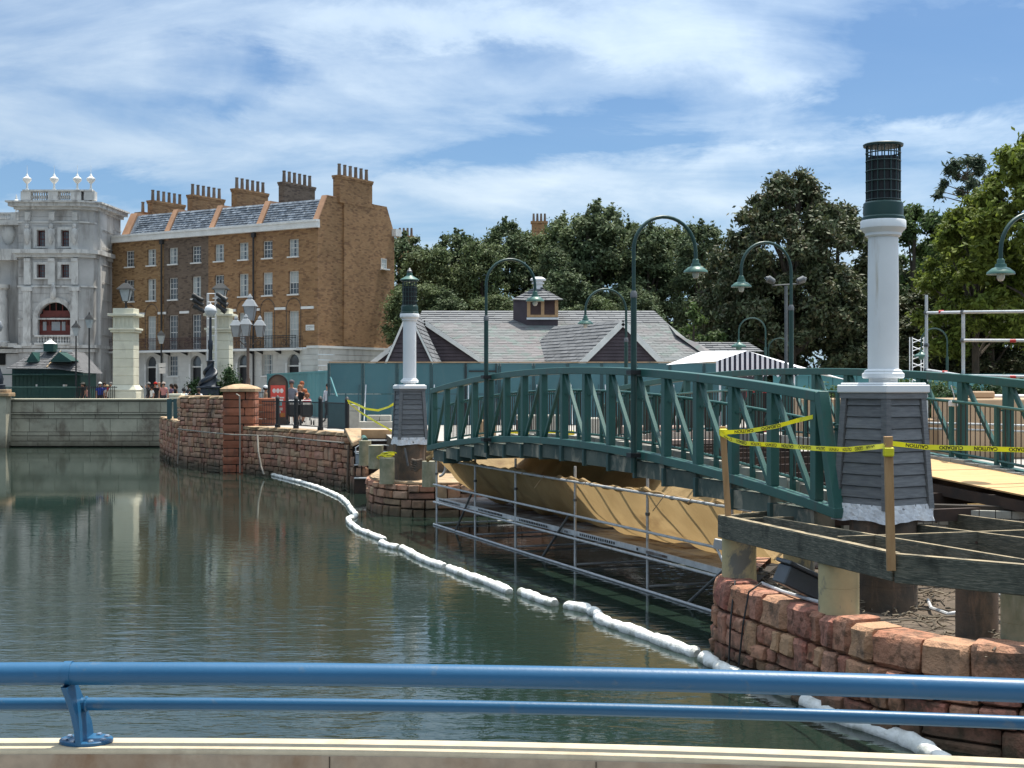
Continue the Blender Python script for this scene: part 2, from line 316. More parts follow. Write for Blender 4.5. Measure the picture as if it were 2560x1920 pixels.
M_['sill'] = mat('cast sill', (.52, .43, .30), (.44, .36, .25), rough=.85, scale=14, detail=8, bump=.0012, bscale=90, stain=((.33, .26, .18), 5, .55, .75, 1))
M_['sill_shaded'] = mat('cast sill shaded face', (.36, .29, .22), (.27, .22, .17), rough=.9, scale=16, detail=8, bump=.0015, bscale=90, stain=((.20, .12, .07), 3, .5, .72, .6))  # darker copy of the sill; shade on the front put into its colour
M_['steel'] = mat('stainless bolt', (.35, .42, .52), rough=.3, metal=.8)
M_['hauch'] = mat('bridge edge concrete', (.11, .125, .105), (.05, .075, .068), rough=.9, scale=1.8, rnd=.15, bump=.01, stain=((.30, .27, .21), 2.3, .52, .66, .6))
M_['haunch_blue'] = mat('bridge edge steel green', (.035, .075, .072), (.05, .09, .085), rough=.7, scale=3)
M_['kerb'] = mat('pale block kerb', (.36, .35, .31), (.27, .26, .23), rough=.9, rnd=.2, scale=4, bump=.006)
M_['deckpav'] = mat('pinkish paving', (.42, .30, .25), (.34, .26, .22), rough=.9, scale=2, rnd=.1)
M_['rust'] = mat('rusty dark steel', (.035, .026, .022), (.06, .035, .025), rough=.8, scale=4)
M_['tan'] = mat('tan render', (.44, .31, .20), (.38, .27, .17), rough=.9, scale=1.5, stain=((.28, .2, .14), 1.5, .55, .8, .4))
M_['cinder'] = mat('concrete block', (.40, .38, .33), (.34, .32, .28), rough=.95, scale=5, rnd=.1)
M_['dirt'] = mat('dirt', (.085, .065, .048), (.13, .10, .075), rough=1, scale=3, bump=.05, bscale=7)
M_['stick'] = mat('dry sticks', (.20, .165, .12), (.12, .095, .07), rough=.95, isl=.4, scale=3)
M_['paving'] = mat('promenade paving', (.34, .32, .29), (.28, .26, .24), rough=.9, scale=.8)
M_['tyvek'] = mat('white wrap sheet', (.66, .67, .69), (.56, .57, .60), rough=.5, scale=5, bump=.02, bscale=9, stain=((.05, .07, .12), 4.2, .71, .73, 1))
M_['navy'] = mat('navy awning', (.018, .022, .04), rough=.8)
M_['awning'] = mat('white awning', (.74, .74, .76), (.66, .66, .69), rough=.8)
M_['red'] = mat('red paint', (.50, .03, .03), rough=.5)
M_['poster'] = mat('red poster', (.62, .09, .07), (.56, .08, .06), rough=.6)
M_['paper'] = mat('poster print pale', (.74, .70, .66), rough=.7)
M_['posterteal'] = mat('poster print teal', (.25, .50, .52), rough=.7)
M_['posterorange'] = mat('poster print orange', (.72, .28, .05), rough=.7)
M_['bronze'] = mat('bronze lamp metal', (.13, .085, .06), (.09, .06, .045), rough=.5)
M_['lampblue'] = mat('blue black cast iron', (.012, .018, .03), (.02, .028, .042), rough=.4)
M_['frost'] = mat('frosted glass', (.30, .315, .33), (.25, .265, .28), rough=.35)
M_['frostdark'] = mat('lantern glass', (.32, .35, .37), (.42, .45, .47), rough=.2)
M_['bulb'] = mat('bulb glass', (.55, .55, .50), rough=.15)
M_['kiosk'] = mat('kiosk green', (.010, .045, .040), (.014, .06, .052), rough=.5)
M_['kioskroof'] = mat('kiosk roof felt', (.115, .115, .12), (.085, .085, .09), rough=.9, isl=.15)
M_['redwood'] = mat('red brown joinery', (.17, .035, .025), (.12, .025, .018), rough=.5)
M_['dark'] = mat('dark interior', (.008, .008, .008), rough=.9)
M_['leadgrey'] = mat('lead pipe', (.03, .03, .032), rough=.6)
M_['maroon'] = mat('maroon ironwork', (.07, .03, .03), rough=.6)
M_['bark'] = mat('bark', (.10, .08, .06), (.06, .05, .04), rough=.95, scale=3, bump=.02)
M_['plastic'] = mat('grey plastic', (.075, .08, .09), (.06, .065, .07), rough=.45)
M_['greybox'] = mat('grey box', (.26, .29, .32), rough=.6)
M_['brickA'] = brickmat('yellow brown brick', (.30, .175, .08), (.38, .24, .12), (.25, .18, .12), (.15, .08, .045))
M_['brickB'] = brickmat('sooty brick', (.16, .115, .085), (.21, .155, .115), (.15, .12, .095), (.08, .058, .048))
M_['brickC'] = brickmat('orange brown brick', (.32, .175, .082), (.39, .23, .115), (.25, .17, .11), (.16, .085, .05))
M_['brickRed'] = mat('rendered parapet', (.45, .25, .15), (.36, .20, .12), rough=.9, scale=2)
def leafmat(name, c1, c2, isl=.45, tr=.25):
    return mat(name, c1, c2, rough=.7, scale=.45, isl=isl, hue=0, trans=tr, low=.38, high=.62, spec=.3)
M_['leaf1'] = leafmat('oak leaves', (.095, .13, .052), (.135, .165, .075))
M_['leaf2'] = leafmat('dark leaves', (.075, .11, .052), (.115, .145, .072))
M_['leafm'] = mat('magnolia leaves', (.050, .070, .030), (.082, .10, .044), rough=.65, scale=.6, isl=.38, trans=.2, c3=(.088, .078, .036), spec=.45)
M_['leafy'] = leafmat('yellow green leaves', (.105, .145, .022), (.15, .18, .03), tr=.4)
M_['leafg'] = leafmat('fresh green leaves', (.05, .085, .026), (.075, .115, .034), tr=.35)
M_['pine'] = leafmat('pine needles', (.045, .07, .04), (.06, .085, .05))
M_['hedge'] = leafmat('hedge leaves', (.022, .05, .018), (.035, .07, .025))
M_['louvre'] = mat('louvre brown', (.095, .058, .052), (.075, .046, .042), rough=.8)
M_['joist_top_lit'] = mat('bare sunlit joist top', (.34, .27, .17), (.22, .18, .12), rough=.9, scale=4, stain=((.08, .07, .05), 5, .52, .66, 1))  # bare wood tops; their sunlit brightness is put into the colour
M_['joint'] = mat('quay joint', (.15, .14, .115), (.12, .11, .09), rough=.95)
# ------------------------------------------------------------ water and ground
def watermat():
    m = bpy.data.materials.new('lagoon water'); m.use_nodes = True; t = m.node_tree; L = t.links; b = t.nodes['Principled BSDF']
    b.inputs['Base Color'].default_value = (.013, .024, .018, 1); b.inputs['Roughness'].default_value = .035; b.inputs['IOR'].default_value = 1.34; b.inputs['Specular IOR Level'].default_value = .5
    g = N(t, 'ShaderNodeNewGeometry').outputs['Position']
    h1 = noise(t, g, 1.0, 3, .55, .4, ((0, 0, 0), (0, 0, R(8)), (1.5, 3.6, 1)))
    h2 = noise(t, g, 1.0, 3, .5, .2, ((4, 1, 0), (0, 0, R(-14)), (5.0, 11.0, 1)))
    patch = ramp(t, noise(t, g, 1.0, 3, .5, .0, ((0, 7, 0), (0, 0, R(6)), (.09, .22, 1))), [(.36, .35), (.62, 1.0)])
    s = N(t, 'ShaderNodeSeparateXYZ'); L.new(g, s.inputs[0])
    near = N(t, 'ShaderNodeMapRange'); L.new(s.outputs[1], near.inputs[0]); near.inputs[1].default_value = 10; near.inputs[2].default_value = 42; near.inputs[3].default_value = 1.0; near.inputs[4].default_value = .08
    h = math_(t, 'ADD', math_(t, 'MULTIPLY', h1, .75), math_(t, 'MULTIPLY', h2, .16))
    h = math_(t, 'MULTIPLY', math_(t, 'MULTIPLY', h, patch), near.outputs[0])
    bn = N(t, 'ShaderNodeBump'); bn.inputs['Distance'].default_value = .026; bn.inputs['Strength'].default_value = 1; L.new(h, bn.inputs['Height']); L.new(bn.outputs[0], b.inputs['Normal'])
    return m
WM = watermat()
struct(MB().poly([(-300, -20, WATER), (300, -20, WATER), (300, 200, WATER), (-300, 200, WATER)]).build('water', WM))
# red bank outline (plan), from the quay wall to the round bastion
RA = [G(402, 1139, WATER), G(447, 1162, WATER), G(600, 1180, WATER), G(700, 1191, WATER), G(800, 1206, WATER), G(878, 1219, WATER)]
RA = [Vector((p.x, p.y, 0)) for p in RA]
QY = RA[0].y + 9.8    # far quay line
lowp = [(-300, QY + .3), (RA[0].x + .3, QY + .3), (RA[0].x + .3, RA[0].y + .3)] + [(p.x + .25, p.y + .3) for p in RA[1:]] + [(-4.3, 46.6), (-3.6, 41.5), (-1.0, 40.4), (3.4, 38.4), (10.6, 19.6), (11.5, 19.2), (300, 19.2), (300, 900), (-300, 900)]
g = MB(); g.add([(x, y, 0) for x, y in lowp], [tuple(range(len(lowp)))]); struct(g.build('ground', M_['paving']))
# earth faces behind the banks
g = MB()
for a, b in zip(lowp[2:13], lowp[3:14]): g.add([(a[0], a[1], -2.2), (b[0], b[1], -2.2), (b[0], b[1], -.004), (a[0], a[1], -.004)], [(0, 1, 2, 3)])
struct(g.build('earth_bank', M_['dirt']))
# ------------------------------------------------------------ stone piece library
def stone_mesh(name, matl, n=4, amp=.10, seed=0):
    rg = random.Random(seed); vs = []; fs = []
    def idx(i, j): return i * (n + 1) + j
    for i in range(n + 1):
        for j in range(n + 1):
            q = {2: [-.5, 0, .5], 3: [-.5, -.36, .36, .5], 4: [-.5, -.38, rg.uniform(-.12, .12), .38, .5]}[n]
            x = q[i]; z = q[j]; e = (i in (0, n)) + (j in (0, n))
            y = -.5 + (0.13 if e == 1 else .20 if e == 2 else 0) + (rg.uniform(-amp, amp) if e == 0 else rg.uniform(-.05, .05))
            k = .965 if e == 2 else 1.0
            jx = rg.uniform(-.03, .03); jz = rg.uniform(-.03, .03)
            vs.append(((x + (jx if i not in (0, n) else jx * .4)) * k, y, (z + (jz if j not in (0, n) else jz * .4)) * k))
    for i in range(n):
        for j in range(n): fs.append((idx(i, j), idx(i + 1, j), idx(i + 1, j + 1), idx(i, j + 1)))
    ring = [idx(i, 0) for i in range(n)] + [idx(n, j) for j in range(n)] + [idx(i, n) for i in range(n, 0, -1)] + [idx(0, j) for j in range(n, 0, -1)]
    o = len(vs); vs += [(vs[r][0], .5, vs[r][2]) for r in ring]; k = len(ring)
    for a in range(k): fs.append((ring[a], ring[(a + 1) % k], o + (a + 1) % k, o + a)[::-1])
    me = bpy.data.meshes.new(name); me.from_pydata(vs, [], fs); me.materials.append(matl)
    if n == 4:
        me.polygons.foreach_set('use_smooth', [True] * len(fs)); me.set_sharp_from_angle(angle=R(34))
    me.update()
    return me
ST_NEAR = [stone_mesh('stone_block', M_['stone_near'], 4, .07, i) for i in range(14)]
ST_FAR = [stone_mesh('stone_block', M_['stone_far'], 2, .16, i + 50) for i in range(10)]
ST_FAR_B = [stone_mesh('stone_block', M_['stone_far'], 3, .14, i + 80) for i in range(10)]
ST_CAP = [stone_mesh('coping_stone', M_['cope'], 3, .12, i + 120) for i in range(6)]
ST_RED = [stone_mesh('block', M_['redpillar'], 2, .1, i + 140) for i in range(6)]
def ashlar(L, H, ch, cw, rg, z0=0.0):
    out = []; z = z0
    nb = max(1, round((H) / (2 * ch))); hs = [rg.uniform(.85, 1.15) for _ in range(nb)]; k = H / sum(hs)
    for hb in hs:
        hb *= k; x = 0.0
        while x < L - 1e-6:
            r = rg.random()
            if r < .30: w = cw * rg.uniform(.7, 1.15); cells = [(0, w, 0, 1)]
            else:
                w = cw * rg.uniform(1.1, 2.2); sp = rg.uniform(.36, .64); cells = []
                for a, b in ((0, sp), (sp, 1)):
                    q = rg.random()
                    if q < .35: cells.append((0, w, a, b))
                    else:
                        c = rg.uniform(.35, .65) * w; cells += [(0, c, a, b), (c, w, a, b)]
            if x + w > L - cw * .4: 
                s = (L - x) / w; w = L - x; cells = [(a * s, b * s, c, d) for a, b, c, d in cells]
            out += [(x + a, x + b, z + c * hb, z + d * hb) for a, b, c, d in cells]; x += w
        z += hb
    return out
def along(pts):
    seg = []; tot = 0
    for a, b in zip(pts, pts[1:]):
        l = (Vector(b) - Vector(a)).length; seg.append((tot, tot + l, Vector(a), Vector(b))); tot += l
    def at(s):
        for t0, t1, a, b in seg:
            if s <= t1 or (t0, t1, a, b) == seg[-1]:
                return a + (b - a) * ((s - t0) / (t1 - t0)), (b - a).normalized()
    return at, tot
def stone_face(parent, pts, z0, z1, ch, cw, lib, rg, gap=.03, thick=.16, limit=300, name='stone', proud=.0, topslope=None):
    """pts run left to right as seen from the water; outward normal = right of travel"""
    at, L = along([Vector((p[0], p[1], 0)) for p in pts]); rects = ashlar(L, z1 - z0, ch, cw, rg, z0); inv = rootmat(parent).inverted()
    objs = []
    for a, b, c, d in rects:
        if b - a < gap * 1.6 or d - c < gap * 1.6: continue
        p, t = at((a + b) / 2); 
        p0, _ = at(a + 1e-4); p1, _ = at(b - 1e-4); t = (p1 - p0).normalized() if (p1 - p0).length > 1e-5 else t
        p = (p0 + p1) / 2
        nrm = Vector((t.y, -t.x, 0)); yv = -nrm; th = thick * rg.uniform(.8, 1.25)
        pos = p + nrm * (th * .5 - thick * .5 + rg.uniform(-.012, .02) + proud); pos.z = (c + d) / 2
        gx = gap * rg.uniform(.7, 1.4); gz = gap * rg.uniform(.7, 1.4)
        m = Matrix.Identity(4)
        sc = (b - a - gx, th, d - c - gz); rt = rg.uniform(-.03, .03)
        ax = (t * math.cos(rt) + Vector((0, 0, math.sin(rt)))); az = (Vector((0, 0, math.cos(rt))) - t * math.sin(rt))
        for i, v in enumerate((ax, yv, az)):
            for j in range(3): m[j][i] = v[j] * sc[i]
        for j in range(3): m[j][3] = pos[j]
        objs.append((inv @ m, rg.choice(lib)))
    for m, me in objs[:limit]: piece(name, me, parent, m)
    rest = objs[limit:]
    if rest:
        mb = MB()
        for m, me in rest: mb.add([m @ v.co for v in me.vertices], [tuple(p.vertices) for p in me.polygons])
        mb.build(name + '_remainder', lib[0].materials[0], parent, kind='stuff', smooth=True)
    return objs
def core(parent, pts, z0, z1, depth=.5, inset=.05, mt='mortar', name='wall_core'):
    mb = MB(); front = []; back = []
    for i, p in enumerate(pts):
        a = Vector(pts[max(i - 1, 0)]).to_2d(); b = Vector(pts[min(i + 1, len(pts) - 1)]).to_2d(); t = (b - a).normalized(); n = Vector((t.y, -t.x))
        p2 = Vector(p).to_2d(); front.append(p2 - n * inset); back.append(p2 - n * depth)
    k = len(pts)
    vs = [(q.x, q.y, z0) for q in front] + [(q.x, q.y, z0) for q in back] + [(q.x, q.y, z1) for q in front] + [(q.x, q.y, z1) for q in back]; fs = []
    for i in range(k - 1):
        fs += [(i, i + 1, 2 * k + i + 1, 2 * k + i), (k + i + 1, k + i, 3 * k + i, 3 * k + i + 1), (2 * k + i, 2 * k + i + 1, 3 * k + i + 1, 3 * k + i)]
    fs += [(0, 2 * k, 3 * k, k), (k - 1, 2 * k - 1, 4 * k - 1, 3 * k - 1)]
    mb.add(vs, fs); return mb.build(name, M_[mt], parent, world=True)
def coping(parent, pts, z, w, h, lib, rg, step=.7, name='coping_stone', out=.06):
    at, L = along([Vector((p[0], p[1], 0)) for p in pts]); inv = rootmat(parent).inverted(); s = 0
    while s < L - .05:
        e = min(L, s + step * rg.uniform(.7, 1.3))
        if L - e < step * .4: e = L
        p0, _ = at(s + 1e-4); p1, _ = at(e - 1e-4); t = (p1 - p0).normalized(); n = Vector((t.y, -t.x, 0)); pos = (p0 + p1) / 2 - n * (w / 2 - out); pos.z = z + h / 2
        m = Matrix.Identity(4); sc = (e - s - .015, w, h)
        for i, v in enumerate((t, -n, Vector((0, 0, 1)))):
            for j in range(3): m[j][i] = v[j] * sc[i]
        for j in range(3): m[j][3] = pos[j]
        piece(name, rg.choice(lib), parent, inv @ m); s = e
rg = random.Random(3)
# quay wall (pale blocks), far left
q = T('quay_wall', 'long pale concrete block quay wall with flat coping across the water', 'quay wall', (RA[0].x, QY, 0))
xl, xr = -58.0, RA[0].x + 4
MB().box(xl, xr, QY + .06, QY + .6, -2.3, .82).build('wall_core', M_['joint'], q, world=True)
bl = MB().box(-.5, .5, -.5, .5, -.5, .5).mesh('block', M_['quay']); blt = MB().box(-.5, .5, -.5, .5, -.5, .5).mesh('block', M_['cope'])
inv = rootmat(q).inverted()
def qrow(z0, z1, step, y0, off, name='block', me=bl):
    x = xl + off
    while x < xr:
        e = min(xr, x + step); M = Matrix.Translation(((x + e) / 2, QY + .2 + y0 / 2, (z0 + z1) / 2)) @ Matrix.Diagonal((e - x - .022, .4 - y0, z1 - z0 - .016, 1)); piece(name, me, q, inv @ M); x = e
qrow(.14, .76, 1.22, 0, 0); qrow(.02, .12, 2.2, -.10, .4); qrow(-.22, 0, 1.35, .0, .3); qrow(-.98, -.24, 1.55, .03, .8); qrow(-1.20, -1.0, 1.2, -.08, .2); qrow(-1.5, -1.22, 1.2, -.16, .2); qrow(-1.78, -1.52, 1.6, -.42, .5, 'footing_block')
MB().box(xl, xr, QY - .12, QY + .7, .825, .93).build('coping', mat('cream coping', (.56, .51, .38), (.46, .42, .32), rough=.9, scale=2), q, world=True, bev=.02)
pr = T('quay_pier', 'square pale concrete pier ending the quay wall at far left', 'pier', (XP(2, QY - .6), QY - .6, WATER))
MB().box(-.4, .4, -.3, .5, -.2, 2.9).build('shaft', M_['quay'], pr); MB().box(-.62, .62, -.5, .6, 2.903, 3.12).box(-.45, .45, -.35, .5, 3.12, 3.3).build('cap', M_['cope'], pr, bev=.03)
d = T('dolphin_lamp', 'dark blue cast iron lamp base on the quay pier, cut by the frame', 'street lamp', (XP(-6, QY - .6), QY - .6, 1.46))
MB().lathe([(.42, 0), (.42, .25), (.3, .3), (.33, .6), (.25, .9), (.12, 1.3), (.09, 1.6), (.06, 3.2)], 14).build('base', M_['lampblue'], d, smooth=True)
MB().lathe([(.05, 3.2), (.22, 3.35), (.3, 3.6), (.22, 3.85), (.03, 3.95)], 14).build('globe', M_['frost'], d, smooth=True)
# red stone walls -------------------------------------------------
RB = lambda i: Vector((RA[i].x, RA[i].y, 0))
w1 = T('stone_wall', 'low end stub of red stone wall beside the pale quay', 'stone wall', RB(0))
pts = [RA[0], RA[1] + Vector((-.02, 0, 0))]
core(w1, pts, -2.2, .0); stone_face(w1, pts, -1.9, .0, .24, .42, ST_FAR, rg); coping(w1, pts, .003, .6, .12, ST_CAP, rg)
w2 = T('stone_wall', 'tall red stone wall left of the red pillar, rising to parapet height', 'stone wall', RB(1))
pE = RA[1].lerp(RA[2], .86)
pts = [RA[1], pE]; core(w2, pts, -2.2, 1.1); stone_face(w2, pts, -1.9, 1.10, .215, .40, ST_FAR, rg); coping(w2, pts, 1.103, .6, .13, ST_CAP, rg, 1.0)
# pillar
pc = RA[2] + Vector((-.1, -.25, 0))
pp = T('stone_pillar', 'square red block pillar with domed sandy cap between the red walls', 'pillar', (pc.x + .1, pc.y + .4, WATER))
pw = 1.28; zt = 1.42
MB().box(-pw / 2 + .05, pw / 2 - .05, -.45, .55, -.2, zt - WATER).build('pillar_core', M_['mortar'], pp)
for k in range(10):
    h = (zt - WATER) / 10; z = k * h; xs = [-pw / 2, random.uniform(-.2, .2), pw / 2] if k % 2 == 0 else [-pw / 2, pw / 2 * random.uniform(.3, .6), pw / 2]
    for a, b in zip(xs, xs[1:]): piece('block', random.choice(ST_RED), pp, Matrix.Translation(((a + b) / 2, -.47, z + h / 2)) @ Matrix.Diagonal((b - a - .03, .14, h - .03, 1)))
    piece('block', random.choice(ST_RED), pp, Matrix.Translation((pw / 2 - .04, .05, z + h / 2)) @ Matrix.Rotation(R(90), 4, 'Z') @ Matrix.Diagonal((.95, .14, h - .03, 1)))
MB().lathe([(.98, 0), (1.0, .12), (.8, .2), (.35, .3), (.0, .32)], 4, (0, .05, zt - WATER), R(45)).build('cap', M_['cope'], pp)
# pier behind pillar, right
p2 = T('stone_pillar', 'lower red block pier just right of the domed red pillar', 'pillar', (XP(665, RA[2].y + 1.2), RA[2].y + 1.2, 0))
for k in range(4): MB().box(-.42 + .02 * (k % 2), .42, -.3, .3, k * .29 + .005, k * .29 + .275).build('block', M_['redpillar'], p2, bev=.03)
w3 = T('stone_wall', 'long red stone wall running right from the domed pillar under the iron railing', 'stone wall', RB(2))
pts = RA[2:]; core(w3, pts, -2.2, -.1); stone_face(w3, pts, -1.9, -.12, .215, .40, ST_FAR, rg); coping(w3, pts, -.117, .55, .15, ST_CAP, rg, .8)
# return wall stepping down to the right
e0 = RA[-1]; rp = [e0 + Vector((.03, 0, 0)), e0 + Vector((.55, -1.6, 0)), e0 + Vector((1.0, -2.8, 0))]
w4 = T('stone_wall', 'short stepped red stone wall below the sloping pale coping by the grey box', 'stone wall', e0)
rp = [G(880, 1221, WATER), G(905, 1233, WATER), G(945, 1228, WATER) + Vector((0, 2, 0))]
core(w4, rp, -2.2, -.75); stone_face(w4, rp, -1.9, -.75, .25, .42, ST_FAR, rg)
c0 = P(862, 1082, 46.4); c1 = P(876, 1116, 45.6); 
MB().prism([c0, c0 + Vector((.55, .1, 0)), P(903, 1108, 45.9), P(880, 1118, 45.2)], (0, 0, .16)).build('sloping_coping', M_['cope'], w4, world=True, bev=.02)
# bastion: round base under the far light pillar
bc = Vector((XP(1085, 40.2), 40.2, 0))
bp = []
for k in range(17):
    a = R(180 - 6 + k * 9.6); bp.append(bc + Vector((4.05 * math.cos(a) * .46 if math.cos(a) < 0 else 4.05 * math.cos(a), 3.7 * math.sin(a), 0)))
bp = [p for p in bp if p.y < 41]
w5 = T('stone_bastion', 'round red stone base standing in water below the far lantern pillar', 'stone base', (bc.x, bc.y, WATER))
core(w5, bp, -2.2, -.98, depth=.9); stone_face(w5, bp, -1.9, -.99, .235, .44, ST_FAR_B, rg)
g = MB(); g.add([(p.x * .985 + bc.x * .015, p.y * .985 + bc.y * .015, -.94) for p in bp] + [(bp[-1].x, 41.6, -.94), (bp[0].x, 43, -.94)], [tuple(range(len(bp) + 2))])
g.build('top', M_['cope'], w5, world=True)
g = MB()
for a, b in zip(bp, bp[1:]): g.add([(a.x, a.y, -.985), (b.x, b.y, -.985), (b.x, b.y, -.94), (a.x, a.y, -.94)], [(0, 1, 2, 3)])
g.build('rim', M_['cope'], w5, world=True)
# near right stone wall -------------------------------------------
NW = [(3.35, 19.4), (2.66, 17.45), (2.72, 17.05), (3.13, 15.85), (3.47, 14.5), (3.78, 13.65), (4.22, 13.1), (4.82, 12.75), (5.6, 12.4), (7.2, 12.0)]
NW = [Vector((x, y, 0)) for x, y in NW]
wn = T('stone_wall', 'near red sandstone block wall curving right below the timber frame', 'stone wall', (2.7, 17.2, WATER))
core(wn, NW, -2.3, -.86, depth=.45, inset=.08); rn = random.Random(11)
stone_face(wn, NW, -1.98, -1.17, .20, .36, ST_NEAR, rn, gap=.022, thick=.22)
at, L = along(NW); s = 0; inv = rootmat(wn).inverted()
while s < L - .05:          # top course of long squared blocks, full wall width
    e = min(L, s + rn.choice([.22, .3, .38, .5, .62])); p0, _ = at(s); p1, _ = at(e - 1e-4); t = (p1 - p0).normalized(); n = Vector((t.y, -t.x, 0)); h = rn.uniform(.34, .40)
    pos = (p0 + p1) / 2 - n * .12; pos.z = -1.17 + h / 2; m = Matrix.Identity(4)
    for i, (v, sc) in enumerate(((t, e - s - .02), (-n, .42), (Vector((0, 0, 1)), h))):
        for j in range(3): m[j][i] = v[j] * sc
    for j in range(3): m[j][3] = pos[j]
    piece('top_block', rn.choice(ST_NEAR), wn, inv @ m); s = e
# bare yard under the timber frame
yard = [(p.x + .25, p.y + .3) for p in NW[1:]] + [(12, 11.8), (16, 19.2), (3.6, 19.2)]
g = MB(); g.add([(x, y, -.93) for x, y in yard], [tuple(range(len(yard)))]); struct(g.build('earth', M_['dirt']))
g = MB()
for _ in range(1500):
    x = random.uniform(3.2, 9); y = random.uniform(12.8, 18.5)
    if y < 17.2 - (x - 2.7) * 2.0 + .5 and x < 4.6: continue
    a = random.uniform(0, 6.3); l = random.uniform(.05, .35); z = -.91 + random.random() ** 2 * .12
    g.tube([(x, y, z), (x + l * .5 * math.cos(a), y + l * .5 * math.sin(a), z + random.uniform(-.02, .05)), (x + l * math.cos(a + .3), y + l * math.sin(a + .3), z + random.uniform(-.03, .04))], random.uniform(.004, .013), 4, False)
o = g.build('dry_sticks', M_['stick']); tag(o, 'litter of dry sticks and leaves on earth beneath the timber frame', 'debris', kind='stuff')
# ------------------------------------------------------------ footbridge
BL = Vector((XP(1086, 33.1), 33.1, 0)); BR = Vector((XP(2042, 17.0), 17.0, 0))
bd = (BR - BL); BLEN = bd.length; bt = bd.normalized(); bn_ = Vector((-bt.y, bt.x, 0))    # bn_ points to the far side (right, back)
if bn_.x < 0: bn_ = -bn_
br = T('footbridge', 'dark green arched steel truss footbridge with its deck broken up', 'footbridge', BL.lerp(BR, .5))
def BP(t, off, z): return BL + bd * t + bn_ * off + Vector((0, 0, z))
def cam_(t): return .44 * (1 - (2 * t - 1) ** 2)
BW = 4.65
for side, off in ((0, 0.0), (1, BW)):
    tn = [-.042 + 0.0] + [k / 16 for k in range(17)] + [1.042]
    def top(t): return 1.53 + (.40 / .44) * cam_(t)
    def bot(t): return .17 + cam_(t) * 1.02
    fine = np.linspace(0, 1, 33)
    for nm, fn, h, r0, r1 in (('top_chord', top, .125, -.002, 1.004), ('bottom_chord', bot, .13, -.025, 1.03)):
        mb = MB(); fl = np.linspace(r0, r1, 37); vs = []; fs = []
        for t in fl:
            tt = min(max(t, 0), 1); zc = fn(tt) - (abs(t - tt) * BLEN * .12)
            for so, sz in ((-.075, -h / 2), (.075, -h / 2), (.075, h / 2), (-.075, h / 2)): vs.append(BP(t, off + so, zc + sz))
        for i in range(len(fl) - 1):
            for j in range(4): a = i * 4 + j; b = i * 4 + (j + 1) % 4; fs.append((a, b, b + 4, a + 4))
        fs += [(3, 2, 1, 0), tuple(len(vs) - 4 + j for j in range(4))]
        mb.add(vs, fs).build(nm, M_['green'], br, world=True, bev=.008)
    for t0, t1 in ((-.004, -.022), (1.006, 1.026)):
        MB().beam(BP(t0, off, top(t0) + .055), BP(t1, off, bot(t0) - .02), .145, .12, up=bt).build('end_post', M_['green'], br, world=True, bev=.008)
    for k in range(17):
        t = k / 16; MB().beam(BP(t, off, bot(t) + .06), BP(t, off, top(t) - .058), .125, .125, up=bt).build('upright', M_['green'], br, world=True, bev=.006)
    for k in range(16):
        t0, t1 = k / 16, (k + 1) / 16
        a, b = (t0, t1) if k < 8 else (t1, t0)     # foot outward, head towards the crown
        d_ = .06 / BLEN * (1 if b > a else -1)
        MB().beam(BP(a + d_, off, bot(a) + .05), BP(b - d_, off, top(b) - .05), .06, .06, up=bn_).build('diagonal', M_['green'], br, world=True)
    io = off + (.26 if side == 0 else -.26)
    mb = MB(); mb.tube([BP(t, io, top(t) - .36) for t in fine], .024, 8); mb.build('handrail', M_['green'], br, world=True, smooth=True)
    mb = MB(); mb.tube([BP(t, io, bot(t) + .17) for t in fine], .022, 6); mb.build('lower_rail', M_['green'], br, world=True, smooth=True)
    for k in range(17):
        mb = MB(); mb.beam(BP(k / 16 + .004, io, bot(k / 16) - .05), BP(k / 16 + .004, io, top(k / 16) - .36), .06, .06, up=bt)
        mb.beam(BP(k / 16 + .004, off, top(k / 16) - .42), BP(k / 16 + .004, io, top(k / 16) - .42), .03, .03)
        mb.build('rail_post', M_['green'], br, world=True)
    nb = 150
    for k in range(nb):
        t = (k + .5) / nb; MB().tube([BP(t, io, bot(t) + .17), BP(t, io, top(t) - .36)], .0085, 4, False).build('baluster', M_['rust'], br, world=True)
# edge blocks under the chords
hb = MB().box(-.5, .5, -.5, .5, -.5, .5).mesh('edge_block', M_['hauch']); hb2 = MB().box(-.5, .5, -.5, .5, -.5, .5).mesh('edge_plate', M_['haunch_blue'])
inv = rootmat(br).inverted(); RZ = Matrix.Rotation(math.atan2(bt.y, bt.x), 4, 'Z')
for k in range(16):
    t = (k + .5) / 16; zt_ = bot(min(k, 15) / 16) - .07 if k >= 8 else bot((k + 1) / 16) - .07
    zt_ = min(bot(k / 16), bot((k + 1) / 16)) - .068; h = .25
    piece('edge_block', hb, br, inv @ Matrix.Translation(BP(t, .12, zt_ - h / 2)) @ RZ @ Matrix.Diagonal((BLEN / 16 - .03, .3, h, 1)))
    piece('edge_plate', hb2, br, inv @ Matrix.Translation(BP(t + .5 / 16 * (-1 if k >= 8 else 1) * .96, .10, zt_ - h / 2 - .006)) @ RZ @ Matrix.Diagonal((.07, .36, h + .03, 1)))
